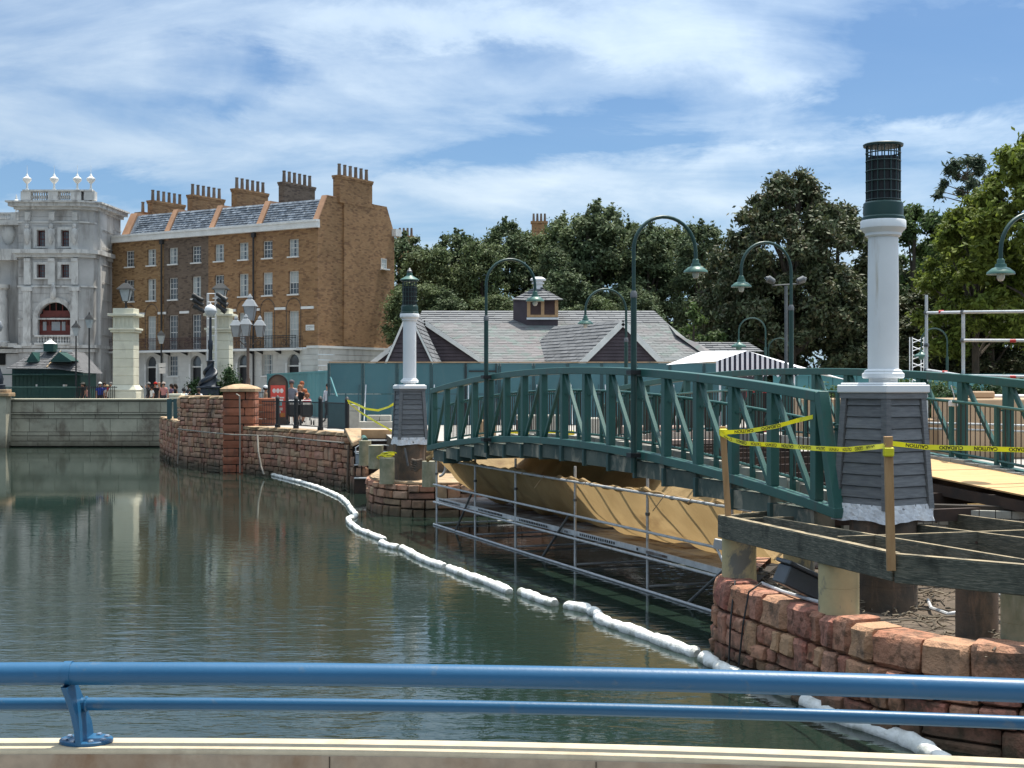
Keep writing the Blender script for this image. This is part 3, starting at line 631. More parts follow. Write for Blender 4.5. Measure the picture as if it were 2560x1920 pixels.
# deck: broken slab, kerbs of pale blocks, steel cross beams
mb = MB(); vs = []; fs = []
for i, t in enumerate(np.linspace(-.02, .40, 25)):
    for so, sz in ((.34, 0), (BW - .34, 0), (BW - .34, -.18), (.34, -.18)): vs.append(BP(t, so, bot(min(max(t, 0), 1)) - .05 + sz))
for i in range(24):
    for j in range(4): a = i * 4 + j; b = i * 4 + (j + 1) % 4; fs.append((a, a + 4, b + 4, b))
fs += [(0, 1, 2, 3), (96 + 3, 96 + 2, 96 + 1, 96)]
mb.add(vs, fs).build('deck_slab', M_['deckpav'], br, world=True)
kb = MB().box(-.5, .5, -.5, .5, -.5, .5).mesh('kerb_block', M_['kerb'])
for off in (.42, BW - .42):
    for k in range(54):
        t = (k + .5) / 54; z = bot(t) + .02 + random.uniform(-.01, .015)
        piece('kerb_block', kb, br, inv @ Matrix.Translation(BP(t, off + random.uniform(-.01, .01), z)) @ RZ @ Matrix.Rotation(random.uniform(-.02, .02), 4, 'Y') @ Matrix.Diagonal((BLEN / 54 - .012, .16, .16, 1)))
for k in range(10): MB().beam(BP(.42 + k * .064, .2, bot(.42 + k * .064) - .2), BP(.42 + k * .064, BW - .2, bot(.42 + k * .064) - .2), .08, .16).build('cross_beam', M_['rust'], br, world=True)
for off in (2.75, 3.4, 4.1): MB().beam(BP(.75, off, bot(.8) - .1), BP(1.04, off, .1), .1, .14).build('deck_beam', M_['rust'], br, world=True)
# plywood sheets lying on the right end of the deck
for i, (a, b, o0, o1) in enumerate(((.78, .885, 2.7, 4.25), (.887, .99, 2.7, 4.25), (.992, 1.09, 2.7, 4.25))):
    mb = MB(); z0 = bot(.8) + .06 - (a - .78) * 1.1; z1 = bot(.8) + .06 - (b - .78) * 1.1
    c = [BP(a, o0, z0), BP(b, o0, z1), BP(b, o1, z1), BP(a, o1, z0)]; o = mb.prism(c, (0, 0, .02)).build('plywood_sheet', M_['plywood'])
    tag(o, ['plywood sheet farthest along the bridge deck, beside the green railing', 'middle plywood sheet laid on the bridge deck', 'nearest plywood sheet at the right frame edge'][i], 'plywood', 'plywood sheets on the bridge deck')
# masonry abutment walls seen under the deck at the right
ab = T('brick_abutment', 'grey brick abutment wall under the plywood at the bridge end', 'abutment', (7, 17.3, -.9))
bk = MB().box(-.5, .5, -.5, .5, -.5, .5).mesh('brick', M_['kerb'])
A0 = Vector((4.5, 18.4, 0)); A1 = Vector((9.6, 16.6, 0)); at_, L = along([A0, A1]); tdir = (A1 - A0).normalized(); rzm = Matrix.Rotation(math.atan2(tdir.y, tdir.x), 4, 'Z'); inva = rootmat(ab).inverted()
MB().beam(A0 + Vector((0, .14, -.42)), A1 + Vector((0, .14, -.42)), .2, 1.0).build('wall_core', M_['mortar'], ab, world=True)
for r_ in range(9):
    s = -.1 + (r_ % 2) * .1
    while s < L - .1:
        p, _ = at_(max(s + .1, 0)); piece('brick', bk, ab, inva @ Matrix.Translation((p.x, p.y, -.86 + r_ * .105)) @ rzm @ Matrix.Diagonal((.19, .14 + random.uniform(-.01, .015), .095, 1))); s += .2
# lamps ------------------------------------------------------------
def lamp(t, off, arm, label, k=1.0, zb=-.1):
    base = BP(t, off, 0); c = cam_(min(max(t, 0), 1)); z0 = -.1 + c
    o = T('arched_lamp', label, 'lamp post', base + Vector((0, 0, z0)), math.atan2(bn_.y, bn_.x) + (0 if arm > 0 else math.pi), 'arched green lamps on the footbridge')
    dz = c - z0    # local z offset so heights below are above deck zero
    MB().tube([(0, 0, 0), (0, 0, 2.72 + dz)], .048, 12).build('lower_post', M_['green_dark'], o, smooth=True)
    r = .55; pts = [(0, 0, 2.72 + dz), (0, 0, 3.45 + dz)] + [(r - r * math.cos(a), 0, 3.45 + dz + r * math.sin(a)) for a in np.linspace(0.05, math.pi - .05, 18)] + [(2 * r, 0, 3.45 + dz), (2 * r, 0, 3.33 + dz)]
    MB().tube(pts, .03, 10).build('arched_pipe', M_['green_dark'], o, smooth=True)
    MB().lathe([(.055, 2.69 + dz), (.055, 2.76 + dz), (.035, 2.8 + dz)], 12).build('collar', M_['galv_dark'], o, smooth=True)
    sh = MB().lathe([(.035, 3.34), (.05, 3.33), (.055, 3.27), (.075, 3.265), (.08, 3.22), (.12, 3.205), (.19, 3.15), (.197, 3.12), (.19, 3.12), (.02, 3.19)], 24, (2 * r, 0, dz)).build('shade', M_['green_lamp'], o, smooth=True)
    MB().lathe([(.0, 3.02), (.035, 3.03), (.055, 3.07), (.055, 3.13), (.04, 3.17)], 12, (2 * r, 0, dz)).build('bulb', M_['bulb'], sh, smooth=True)
    for zc in (top(min(max(t, 0), 1)), bot(min(max(t, 0), 1))):
        MB().box(-.09, .12 if arm > 0 else .12, -.09, .09, zc - z0 - .035, zc - z0 + .035).build('clamp', M_['black'], o)
    return o
lamp(.262, -.16, 1, 'arched green lamp clamped to the near truss, left of the two in front')
lamp(.700, -.16, 1, 'tallest arched green lamp, clamped to the near truss right of the crown')
lamp(.495, BW + .16, -1, 'arched green lamp on the far truss with shade in front of the magnolia')
lamp(.035, BW + .16, -1, 'arched green lamp at the far end of the far truss, above the grey roof')
lamp(.933, BW + .16, -1, 'arched green lamp whose post is beyond the right frame edge')
# small work light on rail
wl_ = T('work_light', 'small white floodlight tied to the far handrail', 'work light', P(2383, 1008, 21.4))
MB().box(-.07, .07, -.03, .03, -.05, .04).build('housing', M_['white'], wl_, bev=.01); MB().tube([(0, 0, .04), (.02, 0, .1), (-.03, .0, .28)], .008, 5).build('strap', M_['white'], wl_)
# ------------------------------------------------------------ lantern pillars
def lantern_pillar(loc, rz, label, hat, full=True):
    o = T('lantern_pillar', label, 'lantern pillar', loc, rz, 'lighthouse style lantern pillars at the bridge ends')
    a0, a1, z0, z1 = .385, .315, .18, 1.56
    def hw(z): return a0 + (a1 - a0) * (z - z0) / (z1 - z0)
    core_ = MB(); core_.add([(sx * (hw(z) - .02), sy * (hw(z) - .02), z) for z in (z0, z1) for sx, sy in ((-1, -1), (1, -1), (1, 1), (-1, 1))], [(0, 1, 5, 4), (1, 2, 6, 5), (2, 3, 7, 6), (3, 0, 4, 7)])
    core_.build('plinth_core', M_['clap'], o)
    n = 10
    for f in range(4):
        RM = Matrix.Rotation(f * math.pi / 2, 4, 'Z')
        for k in range(n):
            za = z0 + (z1 - z0) * k / n; zb = z0 + (z1 - z0) * (k + 1) / n - .012
            if za > z1 - .01: continue
            w0 = hw(za); w1 = hw(zb); vs = [(-w0 + .06, -w0 - .018, za), (w0 - .06, -w0 - .018, za), (w1 - .06, -w1 - .002, zb), (-w1 + .06, -w1 - .002, zb), (-w0 + .06, -w0 + .02, za), (w0 - .06, -w0 + .02, za), (w1 - .06, -w1 + .02, zb), (-w1 + .06, -w1 + .02, zb)]
            mb = MB(); mb.add([RM @ Vector(v) for v in vs], [(0, 1, 2, 3), (1, 0, 4, 5), (3, 2, 6, 7), (0, 3, 7, 4), (2, 1, 5, 6)]); mb.build('board', M_['clap'], o)
        c0 = RM @ Vector((-hw(z0) + .005, -hw(z0) + .005, z0)); c1 = RM @ Vector((-hw(z1) + .005, -hw(z1) + .005, z1 - .02)); MB().beam(c0, c1, .085, .085, up=RM @ Vector((1, 0, 0))).build('corner_board', M_['clap'], o)
    MB().box(-a1 - .05, a1 + .05, -a1 - .05, a1 + .05, 1.50, 1.565).build('neck_board', M_['clap'], o)
    MB().box(-.39, .39, -.39, .39, 1.568, 1.665).box(-.36, .36, -.36, .36, 1.665, 1.69).build('slab', M_['white'], o, bev=.012)
    MB().lathe([(.17, 1.69), (.17, 1.74)], 24).build('shaft_foot', M_['white_trim'], o, smooth=True)
    MB().lathe([(.235, 1.742), (.25, 1.76), (.25, 1.80), (.225, 1.815), (.225, 1.835), (.19, 1.855)], 32).build('base_moulding', M_['white'], o, smooth=35)
    MB().lathe([(.183, 1.85), (.183, 2.9), (.178, 3.45)], 32).build('shaft', M_['white'], o, smooth=35)
    MB().lathe([(.19, 3.45), (.215, 3.47), (.215, 3.50), (.245, 3.53), (.27, 3.56), (.27, 3.64), (.26, 3.655)], 32).build('capital', M_['white'], o, smooth=35)
    MB().lathe([(.255, 3.657), (.255, 3.69), (.235, 3.71), (.24, 3.75), (.235, 3.86), (.215, 3.88)], 32).build('lantern_base', M_['green_dark'], o, smooth=35)
    MB().lathe([(.185, 3.88), (.185, 4.42)], 28).build('liner', M_['liner'], o, smooth=35)
    mb = MB()
    for z in (3.90, 4.0, 4.125, 4.25, 4.37, 4.47):
        ring = [(.205 * math.cos(a), .205 * math.sin(a), z) for a in np.linspace(0, 2 * math.pi, 33)]; mb.tube(ring, .008, 6, False)
    for k in range(16):
        a = k * math.pi / 8; mb.tube([(.20 * math.cos(a), .20 * math.sin(a), 3.88), (.20 * math.cos(a), .20 * math.sin(a), 4.56)], .008, 5, False)
    mb.build('cage', M_['cage'], o, smooth=True)
    MB().lathe([(.20, 4.545), (.235, 4.55), (.24, 4.575), (.225, 4.585), (.05, 4.575)], 32).build('top_ring', M_['cage'], o, smooth=35)
    if hat:
        MB().lathe([(.27, 4.585), (.27, 4.60), (.10, 4.70), (.08, 4.72), (.08, 4.78), (.03, 4.80)], 28).build('hat', M_['green_lamp'], o, smooth=35)
        MB().lathe([(.07, 4.79), (.075, 4.84), (.04, 4.88), (.02, 4.92), (.0, 4.93)], 14).build('finial', M_['galv_dark'], o, smooth=True)
    # crumpled sheet wrapped round the foot
    mb = MB(); n = 56; rw = 5; vs = []
    for j in range(rw):
        for i in range(n):
            u = i / n * 4; f = int(u); w = (u - f) * 2 - 1; z = .235 - .20 * j / (rw - 1) * (1 + (.07 * math.sin(i * .45 + 1) + .025 * math.sin(i * 1.3)) * (j > 1)); h = .40 + .03 * j / (rw - 1) + .008 * math.sin(i * 1.9 + j) + random.uniform(-.003, .004)
            p = Matrix.Rotation(f * math.pi / 2, 3, 'Z') @ Vector((w * h, -h, 0)); vs.append((p.x, p.y, z))
    fs = [(j * n + i, j * n + (i + 1) % n, (j + 1) * n + (i + 1) % n, (j + 1) * n + i) for j in range(rw - 1) for i in range(n)]
    mb.add(vs, fs).build('wrap_sheet', M_['tyvek'], o)
    return o
lantern_pillar((XP(2208, 16.55), 16.55, 0), R(34), 'near lantern pillar, white shaft with topless black cage on grey boarded plinth', False)
lantern_pillar((XP(1024, 37.9), 37.9, 0), R(17.6), 'far lantern pillar with green conical hat, left of the footbridge', True)
pf = T('concrete_pile', 'wide dark pile carrying the near lantern pillar', 'pile', (XP(2208, 16.55), 16.55, -1.0), 0, 'round piles')
MB().lathe([(.40, 0), (.40, 1.12)], 20).build('shaft', M_['pile_dark'], pf, smooth=35)
pf = T('concrete_pile', 'wide brown pile carrying the far lantern pillar', 'pile', (XP(1024, 37.9), 37.9, -1.0), 0, 'round piles')
MB().lathe([(.42, 0), (.42, 1.14)], 20).build('shaft', M_['pile_dark'], pf, smooth=35)
# ------------------------------------------------------------ piles
def pile(px, pyb, zb, dia, ztop, matl, label, moss=False):
    b = G(px, pyb, zb); o = T('concrete_pile', label, 'pile', (b.x, b.y + dia / 2, zb - .05), 0, 'round piles'); h = ztop - zb + .05; r = dia / 2
    prof = [(r * 1.03, 0), (r, .06)]; z = .06
    while z < h - .2: z += .28; prof += [(r, min(z, h) - .004), (r * .985, min(z, h)), (r, min(z, h) + .004)]
    prof += [(r, h)]
    MB().lathe(prof, 24).build('shaft', matl, o, smooth=30)
    return o
pile(1855, 1456, -.84, .44, -.27, M_['pile'], 'pale pile under the corner of the timber frame')
pile(2109, 1542, -.84, .44, -.27, M_['pile'], 'patched pale pile standing on the near stone wall')
pile(2005, 1450, -.84, .40, -.27, M_['pile'], 'pale pile behind the tilted grey box')
pile(2240, 1535, -.93, .66, -.27, M_['pile_dark'], 'broad brown pile behind the second stake')
pile(2460, 1608, -.93, .42, -.27, M_['pile_dark'], 'brown stained pile standing in the stick litter')
pile(2575, 1640, -.93, .40, -.27, M_['pile_green'], 'grey pile cut by the right frame edge')
pile(966, 1206, -.95, .41, -.30, M_['pile_green'], 'mossy pile with yellow tape wound on top, front of the round base')
pile(1073, 1213, -.95, .40, -.33, M_['pile_green'], 'mossy pile beside the scaffold at the round base')
pile(938, 1168, -.62, .42, -.02, M_['pile_green'], 'pale mossy pile behind the taped one')
pile(911, 1160, -.62, .36, .05, M_['pile_green'], 'grey pile half hidden behind the grey box')
# ------------------------------------------------------------ timber frame, right
tf = T('timber_frame', 'weathered timber deck frame stripped of its boards, around the near lantern pillar', 'timber frame', (4, 15, -.3))
def tbeam(a, b, h=.27, w=.09, z=0.0, nm='joist'):
    A = G(a[0], a[1], z); B = G(b[0], b[1], z); q = MB().beam(A - Vector((0, 0, h / 2)), B - Vector((0, 0, h / 2)), w, h).build(nm, M_['wood_old'], tf, world=True, bev=.008); MB().beam(A + Vector((0, 0, .004)), B + Vector((0, 0, .004)), w * .9, .006).build('lit_top_edge', M_['joist_top_lit'], q, world=True)  # thin tan strip added as the sunlit top of the timber
def ext(a, b, px):
    A = G(*a); B = G(*b); d = B - A; k = 1.0
    while True:
        q = A + d * k; p = 1280 + F * q.x / q.y
        if p > px or k > 4: return A, q
        k += .05
tbeam((1803, 1288), (2241, 1383), .28, .10, nm='rim_beam')
A, B = ext((2241, 1384), (2560, 1411), 2750); q = MB().beam(A - Vector((0, 0, .145)), B - Vector((0, 0, .145)), .10, .28).build('rim_beam', M_['wood_old'], tf, world=True, bev=.008); MB().beam(A + Vector((0, 0, .0)), B + Vector((0, 0, .0)), .09, .006).build('lit_top_edge', M_['joist_top_lit'], q, world=True)
for a, b in (((1911, 1290), (2560, 1397)), ((2257, 1304), (2560, 1341)), ((2329, 1274), (2560, 1302)), ((2094, 1339), (2560, 1323)), ((2317, 1277), (2560, 1270)), ((1840, 1292), (2106, 1283)), ((1822, 1286), (2015, 1265)), ((1990, 1267), (2106, 1285))):
    if b[0] == 2560: A, B = ext(a, b, 2700)
    else: A, B = G(*a), G(*b)
    MB().beam(A - Vector((0, 0, .13 + .003 * (a[0] % 7))), B - Vector((0, 0, .13 + .003 * (a[0] % 7))), .05, .24).build('joist', M_['wood_old'], tf, world=True, bev=.006); MB().beam(A - Vector((0, 0, .006 + .003 * (a[0] % 7))), B - Vector((0, 0, .006 + .003 * (a[0] % 7))), .045, .006).build('lit_top_edge', M_['joist_top_lit'], tf, world=True)
for px, py in ((2195, 1355), (2345, 1300), (2445, 1352), (2550, 1288)):
    c = G(px, py, -.12); mb = MB().box(c.x - .1, c.x + .1, c.y - .07, c.y - .05, -.22, -.05); mb.build('bracket_plate', M_['galv_dark'], tf, world=True)
    for dx in (-.05, .05): MB().lathe([(.017, 0), (.017, .02)], 8).build('bolt', M_['rust'], tf).matrix_local = rootmat(tf).inverted() @ Matrix.Translation((c.x + dx, c.y - .07, -.13)) @ Matrix.Rotation(R(90), 4, 'X')
lum = MB().beam(G(2472, 1262, .04), G(2700, 1255, .04), .09, .04).build('loose_timber', M_['wood_new']); tag(lum, 'clean pale timber length lying behind the frame at right', 'timber')
# stakes
def stake(px, y0, y1, Y, lean, w, label):
    z1 = ZP(y0, Y); z0 = ZP(y1, Y); x = XP(px, Y)
    o = MB().beam((x, Y, z0), (x + lean, Y, z1), w, .045, up=(0, 1, 0)).build('wooden_stake', M_['wood_new'], bev=.004); tag(o, label, 'stake', 'wooden stakes carrying the caution tape')
stake(1823, 1066, 1329, 17.28, -.085, .075, 'wooden stake leaning at the left corner of the timber frame')
stake(2228, 1091, 1427, 13.38, -.03, .083, 'wooden stake nailed to the rim beam in front of the lantern pillar')
# caution tapes
def tape(pts, label, w=.062, words=(), flip=True):
    pts = [Vector(p) for p in pts]; dense = []
    for i in range(len(pts) - 1):
        for k in range(8): dense.append(pts[i].lerp(pts[i + 1], k / 8))
    dense.append(pts[-1]); tw = [.35 * math.sin(i * .37) for i in range(len(dense))]
    o = MB().ribbon(dense, w, tw=tw).build('caution_tape', M_['tape']); tag(o, label, 'caution tape', 'yellow caution tape')
    L_ = sum((b - a).length for a, b in zip(dense, dense[1:])); at, _ = along(dense); s = .12; i = 0
    while words and s < L_ - .5:
        wd = words[i % len(words)]; p, t = at(s); cu = bpy.data.curves.new('lettering', 'FONT'); cu.body = wd; cu.size = w * .95; cu.offset = .0015
        tmp = bpy.data.objects.new('tmp', cu); COL.objects.link(tmp); dg = bpy.context.evaluated_depsgraph_get(); me = bpy.data.meshes.new_from_object(tmp.evaluated_get(dg)); wdt = max(v.co.x for v in me.vertices); bpy.data.objects.remove(tmp)
        me.materials.clear(); me.materials.append(M_['tapetext'])
        pe, _ = at(min(s + wdt, L_ - .01)); t = (pe - p).normalized(); up = Vector((0, 0, 1)); nrm = t.cross(up).normalized(); up = nrm.cross(t)
        m = Matrix.Identity(4); org = p - up * w * .33 - (Vector((0, 1, 0)) * .012) * (1 if nrm.y < 0 else 1); X = t; Z = up
        if flip: org = pe + up * w * .33 - Vector((0, 1, 0)) * .012; X = -t; Z = -up
        Nn = X.cross(Z)
        for a_, v in enumerate((X, Z, Nn)):
            for j in range(3): m[j][a_] = v[j]
        for j in range(3): m[j][3] = org[j]
        q = bpy.data.objects.new('lettering', me); COL.objects.link(q); q.parent = o; q.matrix_local = m
        s += wdt + .10; i += 1
    return o
WORDS = ('CAUTION', 'CUIDADO')
tape([P(1812, 1081, 17.2), P(1870, 1078, 17.15), P(1940, 1066, 17.1), P(1990, 1052, 17.05), P(2032, 1042, 16.95)], 'caution tape rising from the left stake to the bridge end post', .055, WORDS)
tape([P(1800, 1084, 17.2), P(1825, 1098, 16.9), P(1860, 1108, 16.6), P(1930, 1112, 16.0), P(2040, 1121, 15.2), P(2120, 1124, 14.4), P(2212, 1115, 13.35)], 'caution tape sagging between the two wooden stakes', .055, WORDS)
tape([P(2232, 1109, 13.33), P(2315, 1118, 13.2), P(2440, 1121, 13.0), P(2560, 1125, 12.8), P(2700, 1120, 12.6)], 'caution tape running right from the second stake', .05, WORDS)
for px, Y, z, lb in ((1808, 17.26, 1.06, 'left'), (2221, 13.36, 1.0, 'second')):
    o = MB().box(XP(px, Y) - .05, XP(px, Y) + .05, Y - .035, Y + .03, z - .04, z + .05).build('tape_knot', M_['tape'], bev=.01); tag(o, 'yellow tape wound round the %s stake' % lb, 'caution tape', 'tape knots')
tape([P(868, 1001, 46.2), P(890, 1010, 45), P(915, 1022, 43.5), P(945, 1026, 42), P(970, 1018, 40), P(988, 1008, 38.5)], 'pale slack tape from the railing post to the far lantern pillar', .07)
tape([P(870, 1006, 46.2), P(900, 1030, 44), P(940, 1055, 41.5), P(985, 1080, 38.6)], 'straight yellow tape slanting down to the far lantern pillar', .06)
tape([P(900, 1112, 44), P(935, 1118, 41.8), P(952, 1125, 40.5), P(960, 1140, 39.8), P(975, 1134, 39.4), P(998, 1138, 39)], 'tangled yellow tape between the mossy piles', .06)
o = MB().tube([P(950 + 17 * math.cos(a) + 5 + (a * 1.5), 1146 + 4 * math.sin(a) - a, 37.4 + .22 * math.sin(a)) for a in np.linspace(0, 12.5, 40)], .02, 5).build('tape_coil', M_['tape']); tag(o, 'coil of yellow tape on top of the front mossy pile', 'caution tape')
# grey tilted box under frame
gb = T('grey_bin', 'dark grey plastic box tipped over under the timber frame', 'box', P(1985, 1480, 15.7)); gb.rotation_euler = (0, R(25), R(14))
MB().box(-.24, .24, -.16, .16, .02, .25).build('body', M_['plastic'], gb, bev=.015); MB().box(-.28, .30, -.19, .19, .253, .30).build('lid', M_['plastic'], gb, bev=.01)
o = MB().tube([P(1905, 1458, 16.9), P(1960, 1480, 16.2), P(2058, 1508, 15.2)], .022, 8).build('conduit', M_['galv'], smooth=True); tag(o, 'grey conduit lying along the top of the near stone wall', 'pipe')
for i, pts in enumerate(([(1838, 1452, 17.1), (1832, 1500, 16.9), (1826, 1560, 16.8), (1822, 1665, 16.8)], [(1903, 1458, 16.6), (1872, 1480, 16.4), (1858, 1560, 16.3), (1846, 1668, 16.3)])):
    o = MB().tube([P(a, b, c - .12) for a, b, c in pts], .012, 6).build('cable', M_['black']); tag(o, ['black cable hanging over the corner of the near stone wall', 'black cable looping over the wall top into the water'][i], 'cable', 'cables over the stone wall')
o = MB().tube([G(2320, 1500, -.86), G(2328, 1520, -.86), G(2370, 1535, -.86), G(2400, 1530, -.84)], .02, 6).build('hose', M_['galv']); tag(o, 'grey hose lying among the sticks', 'hose')
o = MB().tube([G(2455, 1478, -.8), G(2520, 1490, -.8), G(2600, 1500, -.8)], .02, 6).build('hose', M_['galv']); tag(o, 'grey hose passing under the joists at right', 'hose')
# ------------------------------------------------------------ scaffold under the bridge
sc = T('scaffold', 'galvanised tube scaffold with metal planks hung over water under the footbridge', 'scaffold', (1, 28, WATER))
SP = [(1092, 34.3, 1205), (1188, 31.7, 1143), (1289, 29.3, 1146), (1438, 26.4, 1166), (1619, 23.5, 1191), (1830, 20.6, 1225)]
S3 = []
for px, Y, yt in SP:
    x = XP(px, Y); S3.append(Vector((x, Y, 0)))
    zt_ = ZP(yt, Y) if px > 1100 else .05
    MB().tube([(x, Y, -2.3), (x, Y, zt_)], .026, 8).build('standard', M_['galv'], sc, world=True, smooth=True)
    MB().lathe([(.04, 0), (.045, .05)], 8).build('coupler', M_['galv_dark'], sc).matrix_local = rootmat(sc).inverted() @ Matrix.Translation((x, Y, -.58))
sdv = (S3[-1] - S3[0]).normalized(); sn = Vector((-sdv.y, sdv.x, 0)); sn = sn if sn.x > 0 else -sn
e0, e1 = S3[0] - sdv * .15, S3[-1] + sdv * .6
for z, y_off in ((-.83, 0), (-1.27, 0), (-1.83, 0), (-.18, .0)):
    MB().tube([e0 + Vector((0, 0, z)) + sn * -.035, e1 + Vector((0, 0, z)) + sn * -.035], .024, 8).build('ledger', M_['galv'], sc, world=True, smooth=True)
for a, b, z0, z1 in ((S3[0].lerp(S3[1], .55), S3[1] - sdv * .1, -1.88, -.86), (S3[2].lerp(S3[3], .5), S3[3] - sdv * .15, -1.88, -.85), (S3[4].lerp(S3[5], .52), S3[5] + sdv * .2, -1.88, -.95)):
    MB().tube([a + Vector((0, 0, z0)) - sn * .06, b + Vector((0, 0, z1)) - sn * .06], .026, 8).build('brace', M_['galv_dark'], sc, world=True, smooth=True)
for p in S3: MB().tube([p + Vector((0, 0, -1.34)), p + sn * 2.4 + Vector((0, 0, -1.34))], .022, 6).tube([p + Vector((0, 0, -1.80)), p + sn * 2.4 + Vector((0, 0, -1.80))], .022, 6).build('transom', M_['galv'], sc, world=True, smooth=True)
pk = MB()
pk.box(-.5, .5, -.5, .5, -.5, .5); pkm = pk.mesh('metal_plank', M_['galv_plank']); invs = rootmat(sc).inverted(); rzs = Matrix.Rotation(math.atan2(sdv.y, sdv.x), 4, 'Z')
for j in range(9):
    for i in range(5):
        a, b = S3[i], S3[i + 1]; c = (a + b) / 2 + sn * (.13 + j * .245); piece('metal_plank', pkm, sc, invs @ Matrix.Translation((c.x, c.y, -1.20 + random.uniform(-.004, .004))) @ rzs @ Matrix.Diagonal(((b - a).length - .02, .232, .045, 1)))
for i in range(5):      # fascia of the front plank with its row of slots
    a, b = S3[i], S3[i + 1]; L = (b - a).length
    MB().beam(a + sdv * .03 + Vector((0, 0, -1.195)) - sn * .006, b - sdv * .03 + Vector((0, 0, -1.195)) - sn * .006, .012, .10).build('fascia', M_['galv'], sc, world=True)
    mb = MB(); s = .25
    while s < L - .3:
        if int(s / .9) % 3 != 2:
            c = a + sdv * s + Vector((0, 0, -1.195)) - sn * .0145; mb.beam(c, c + sdv * .045, .004, .045)
        s += .095
    mb.build('slots', M_['dark'], sc, world=True)
pad = P(1786, 1358, 20.4); MB().beam(pad, pad + Vector((.12, -.05, -.02)), .10, .14).tube([pad, P(1815, 1420, 20.2)], .02, 6).build('swivel_pad', M_['galv'], sc, world=True)
# tarpaulin trough hung from the upper ledger
def tarp():
    mb = MB(); nu, nv = 180, 26; vs = []
    for i in range(nu + 1):
        u = i / nu; base = S3[0].lerp(S3[-1], u * 1.04 - .03) + sn * .03
        sag = .055 * abs(math.sin(u * math.pi * 5)) * (1 + .3 * math.sin(u * 31)); ztop = -.13 - sag + .03 * math.sin(u * 67)
        taper = min(1, u / .16) ** .6
        for j in range(nv + 1):
            v = j / nv
            if v < .55:            # front face slopes inwards down to the planks
                q = v / .55; dep = 1.0 * q ** 1.15 * taper; z = ztop - (1.0 * taper) * math.sin(q * math.pi / 2) ** 1.1
                z += (.06 * math.sin(u * 23 + q * 3) + .035 * abs(math.sin(u * 47 - q * 5)) + .02 * math.sin(u * 97 + q * 9)) * math.sin(q * math.pi)
            else:                  # rises again behind to the far side of the deck
                q = (v - .55) / .45; dep = 1.0 * taper + (1.5 + (1 - taper) * .6) * q; z = ztop - 1.0 * taper + (1.30 * taper) * q ** 1.3
                z += (.14 * math.sin(u * 27 + 1.0) + .10 * abs(math.sin(u * 38 + q * 2)) + .05 * math.sin(u * 83)) * q * (1 if q < 1 else .4)
            p = base + sn * dep; vs.append((p.x, p.y, z))
    fs = [(i * (nv + 1) + j, (i + 1) * (nv + 1) + j, (i + 1) * (nv + 1) + j + 1, i * (nv + 1) + j + 1) for i in range(nu) for j in range(nv)]
    mb.add(vs, fs); return mb
o = tarp().build('tarpaulin', M_['tarp'], smooth=80); tag(o, 'tan tarpaulin slung like a trough under the footbridge', 'tarpaulin')
mb = MB(); pts = []; rs = []
for i in range(81):
    u = i / 80; p = S3[0].lerp(S3[-1], u * 1.04 - .03); pts.append((p.x, p.y, -.13 - .055 * abs(math.sin(u * math.pi * 5)) + .02 * math.sin(i * 1.9))); rs.append(.035 + .012 * math.sin(i * 2.3) + .01 * math.sin(i * .9))
mb.tube(pts, rs, 8).build('rolled_hem', M_['tarp'], o, smooth=True)
knot = S3[0] - sdv * .3; mb = MB()
for i in range(7): a = random.uniform(0, 6.28); mb.tube([knot + Vector((0, 0, -.12)), knot + Vector((.16 * math.cos(a), 0, -.12 + .12 * math.sin(a))), knot + Vector((.28 * math.cos(a + .4), .05, -.14 + .14 * math.sin(a + .4)))], [.06, .07, .03], 7)
mb.build('gathered_end', M_['tarp'], o, smooth=True)
for i, (u, l) in enumerate(((.42, .3), (.5, .28), (.64, .35), (.86, .3), (.92, .3))):
    p = S3[0].lerp(S3[-1], u) - sn * .06; mb = MB().ribbon([p + Vector((0, 0, -.14)), p + Vector((-.06, -.02, -.2)), p + Vector((-.1 - l * .4, -.04, -.2 - l * .7 * (1 if i % 2 else -.2)))], .02, up=(1, 0, 0)); mb.build('tie_cord', M_['cope'], o)
# second tarp on the far side under the deck end
mb = MB(); vs = []
for i in range(31):
    for j in range(6):
        p = BP(.72 + i / 30 * .36, BW + .1 + j * .3, bot(.8) - .15 - .16 * j + .05 * math.sin(i * 1.3 + j) + .04 * math.sin(i * .5)); vs.append(p)
mb.add(vs, [(i * 6 + j, (i + 1) * 6 + j, (i + 1) * 6 + j + 1, i * 6 + j + 1) for i in range(30) for j in range(5)]); o = mb.build('tarpaulin', M_['tarp'], smooth=80); tag(o, 'tan sheeting hung beyond the far railing at the right', 'tarpaulin')
# ------------------------------------------------------------ right scaffold beyond the bridge
rs_ = T('scaffold', 'galvanised scaffold guard rail rising behind the far truss at right', 'scaffold', (7, 22, 0))
A = Vector((XP(2316, 24.0), 24.0, 0)); Bq = Vector((XP(2408, 21.6), 21.6, 0)); C = Bq + Vector((1.6, -1.0, 0)) * 1.3
for p, zt_ in ((A, 3.25), (Bq, 2.85)): MB().tube([p + Vector((0, 0, -1)), p + Vector((0, 0, zt_))], .027, 10).build('standard', M_['galv'], rs_, world=True, smooth=True)
for z in (2.98 * .985, 1.93): 
    MB().tube([A + Vector((0, -.04, z)), Bq + Vector((0, -.04, z - .12)), C + Vector((0, 0, z - .16))], .024, 8).build('guard_tube', M_['galv'], rs_, world=True, smooth=True)
MB().tube([Bq + Vector((0, -.04, 2.37)), C + Vector((0, 0, 2.32))], .024, 8).build('guard_tube', M_['galv'], rs_, world=True, smooth=True)
for z in (.9, 1.0): MB().tube([A + Vector((0, -.04, z)), C + Vector((1.0, -.6, z))], .022, 8).build('guard_tube', M_['galv'], rs_, world=True, smooth=True)
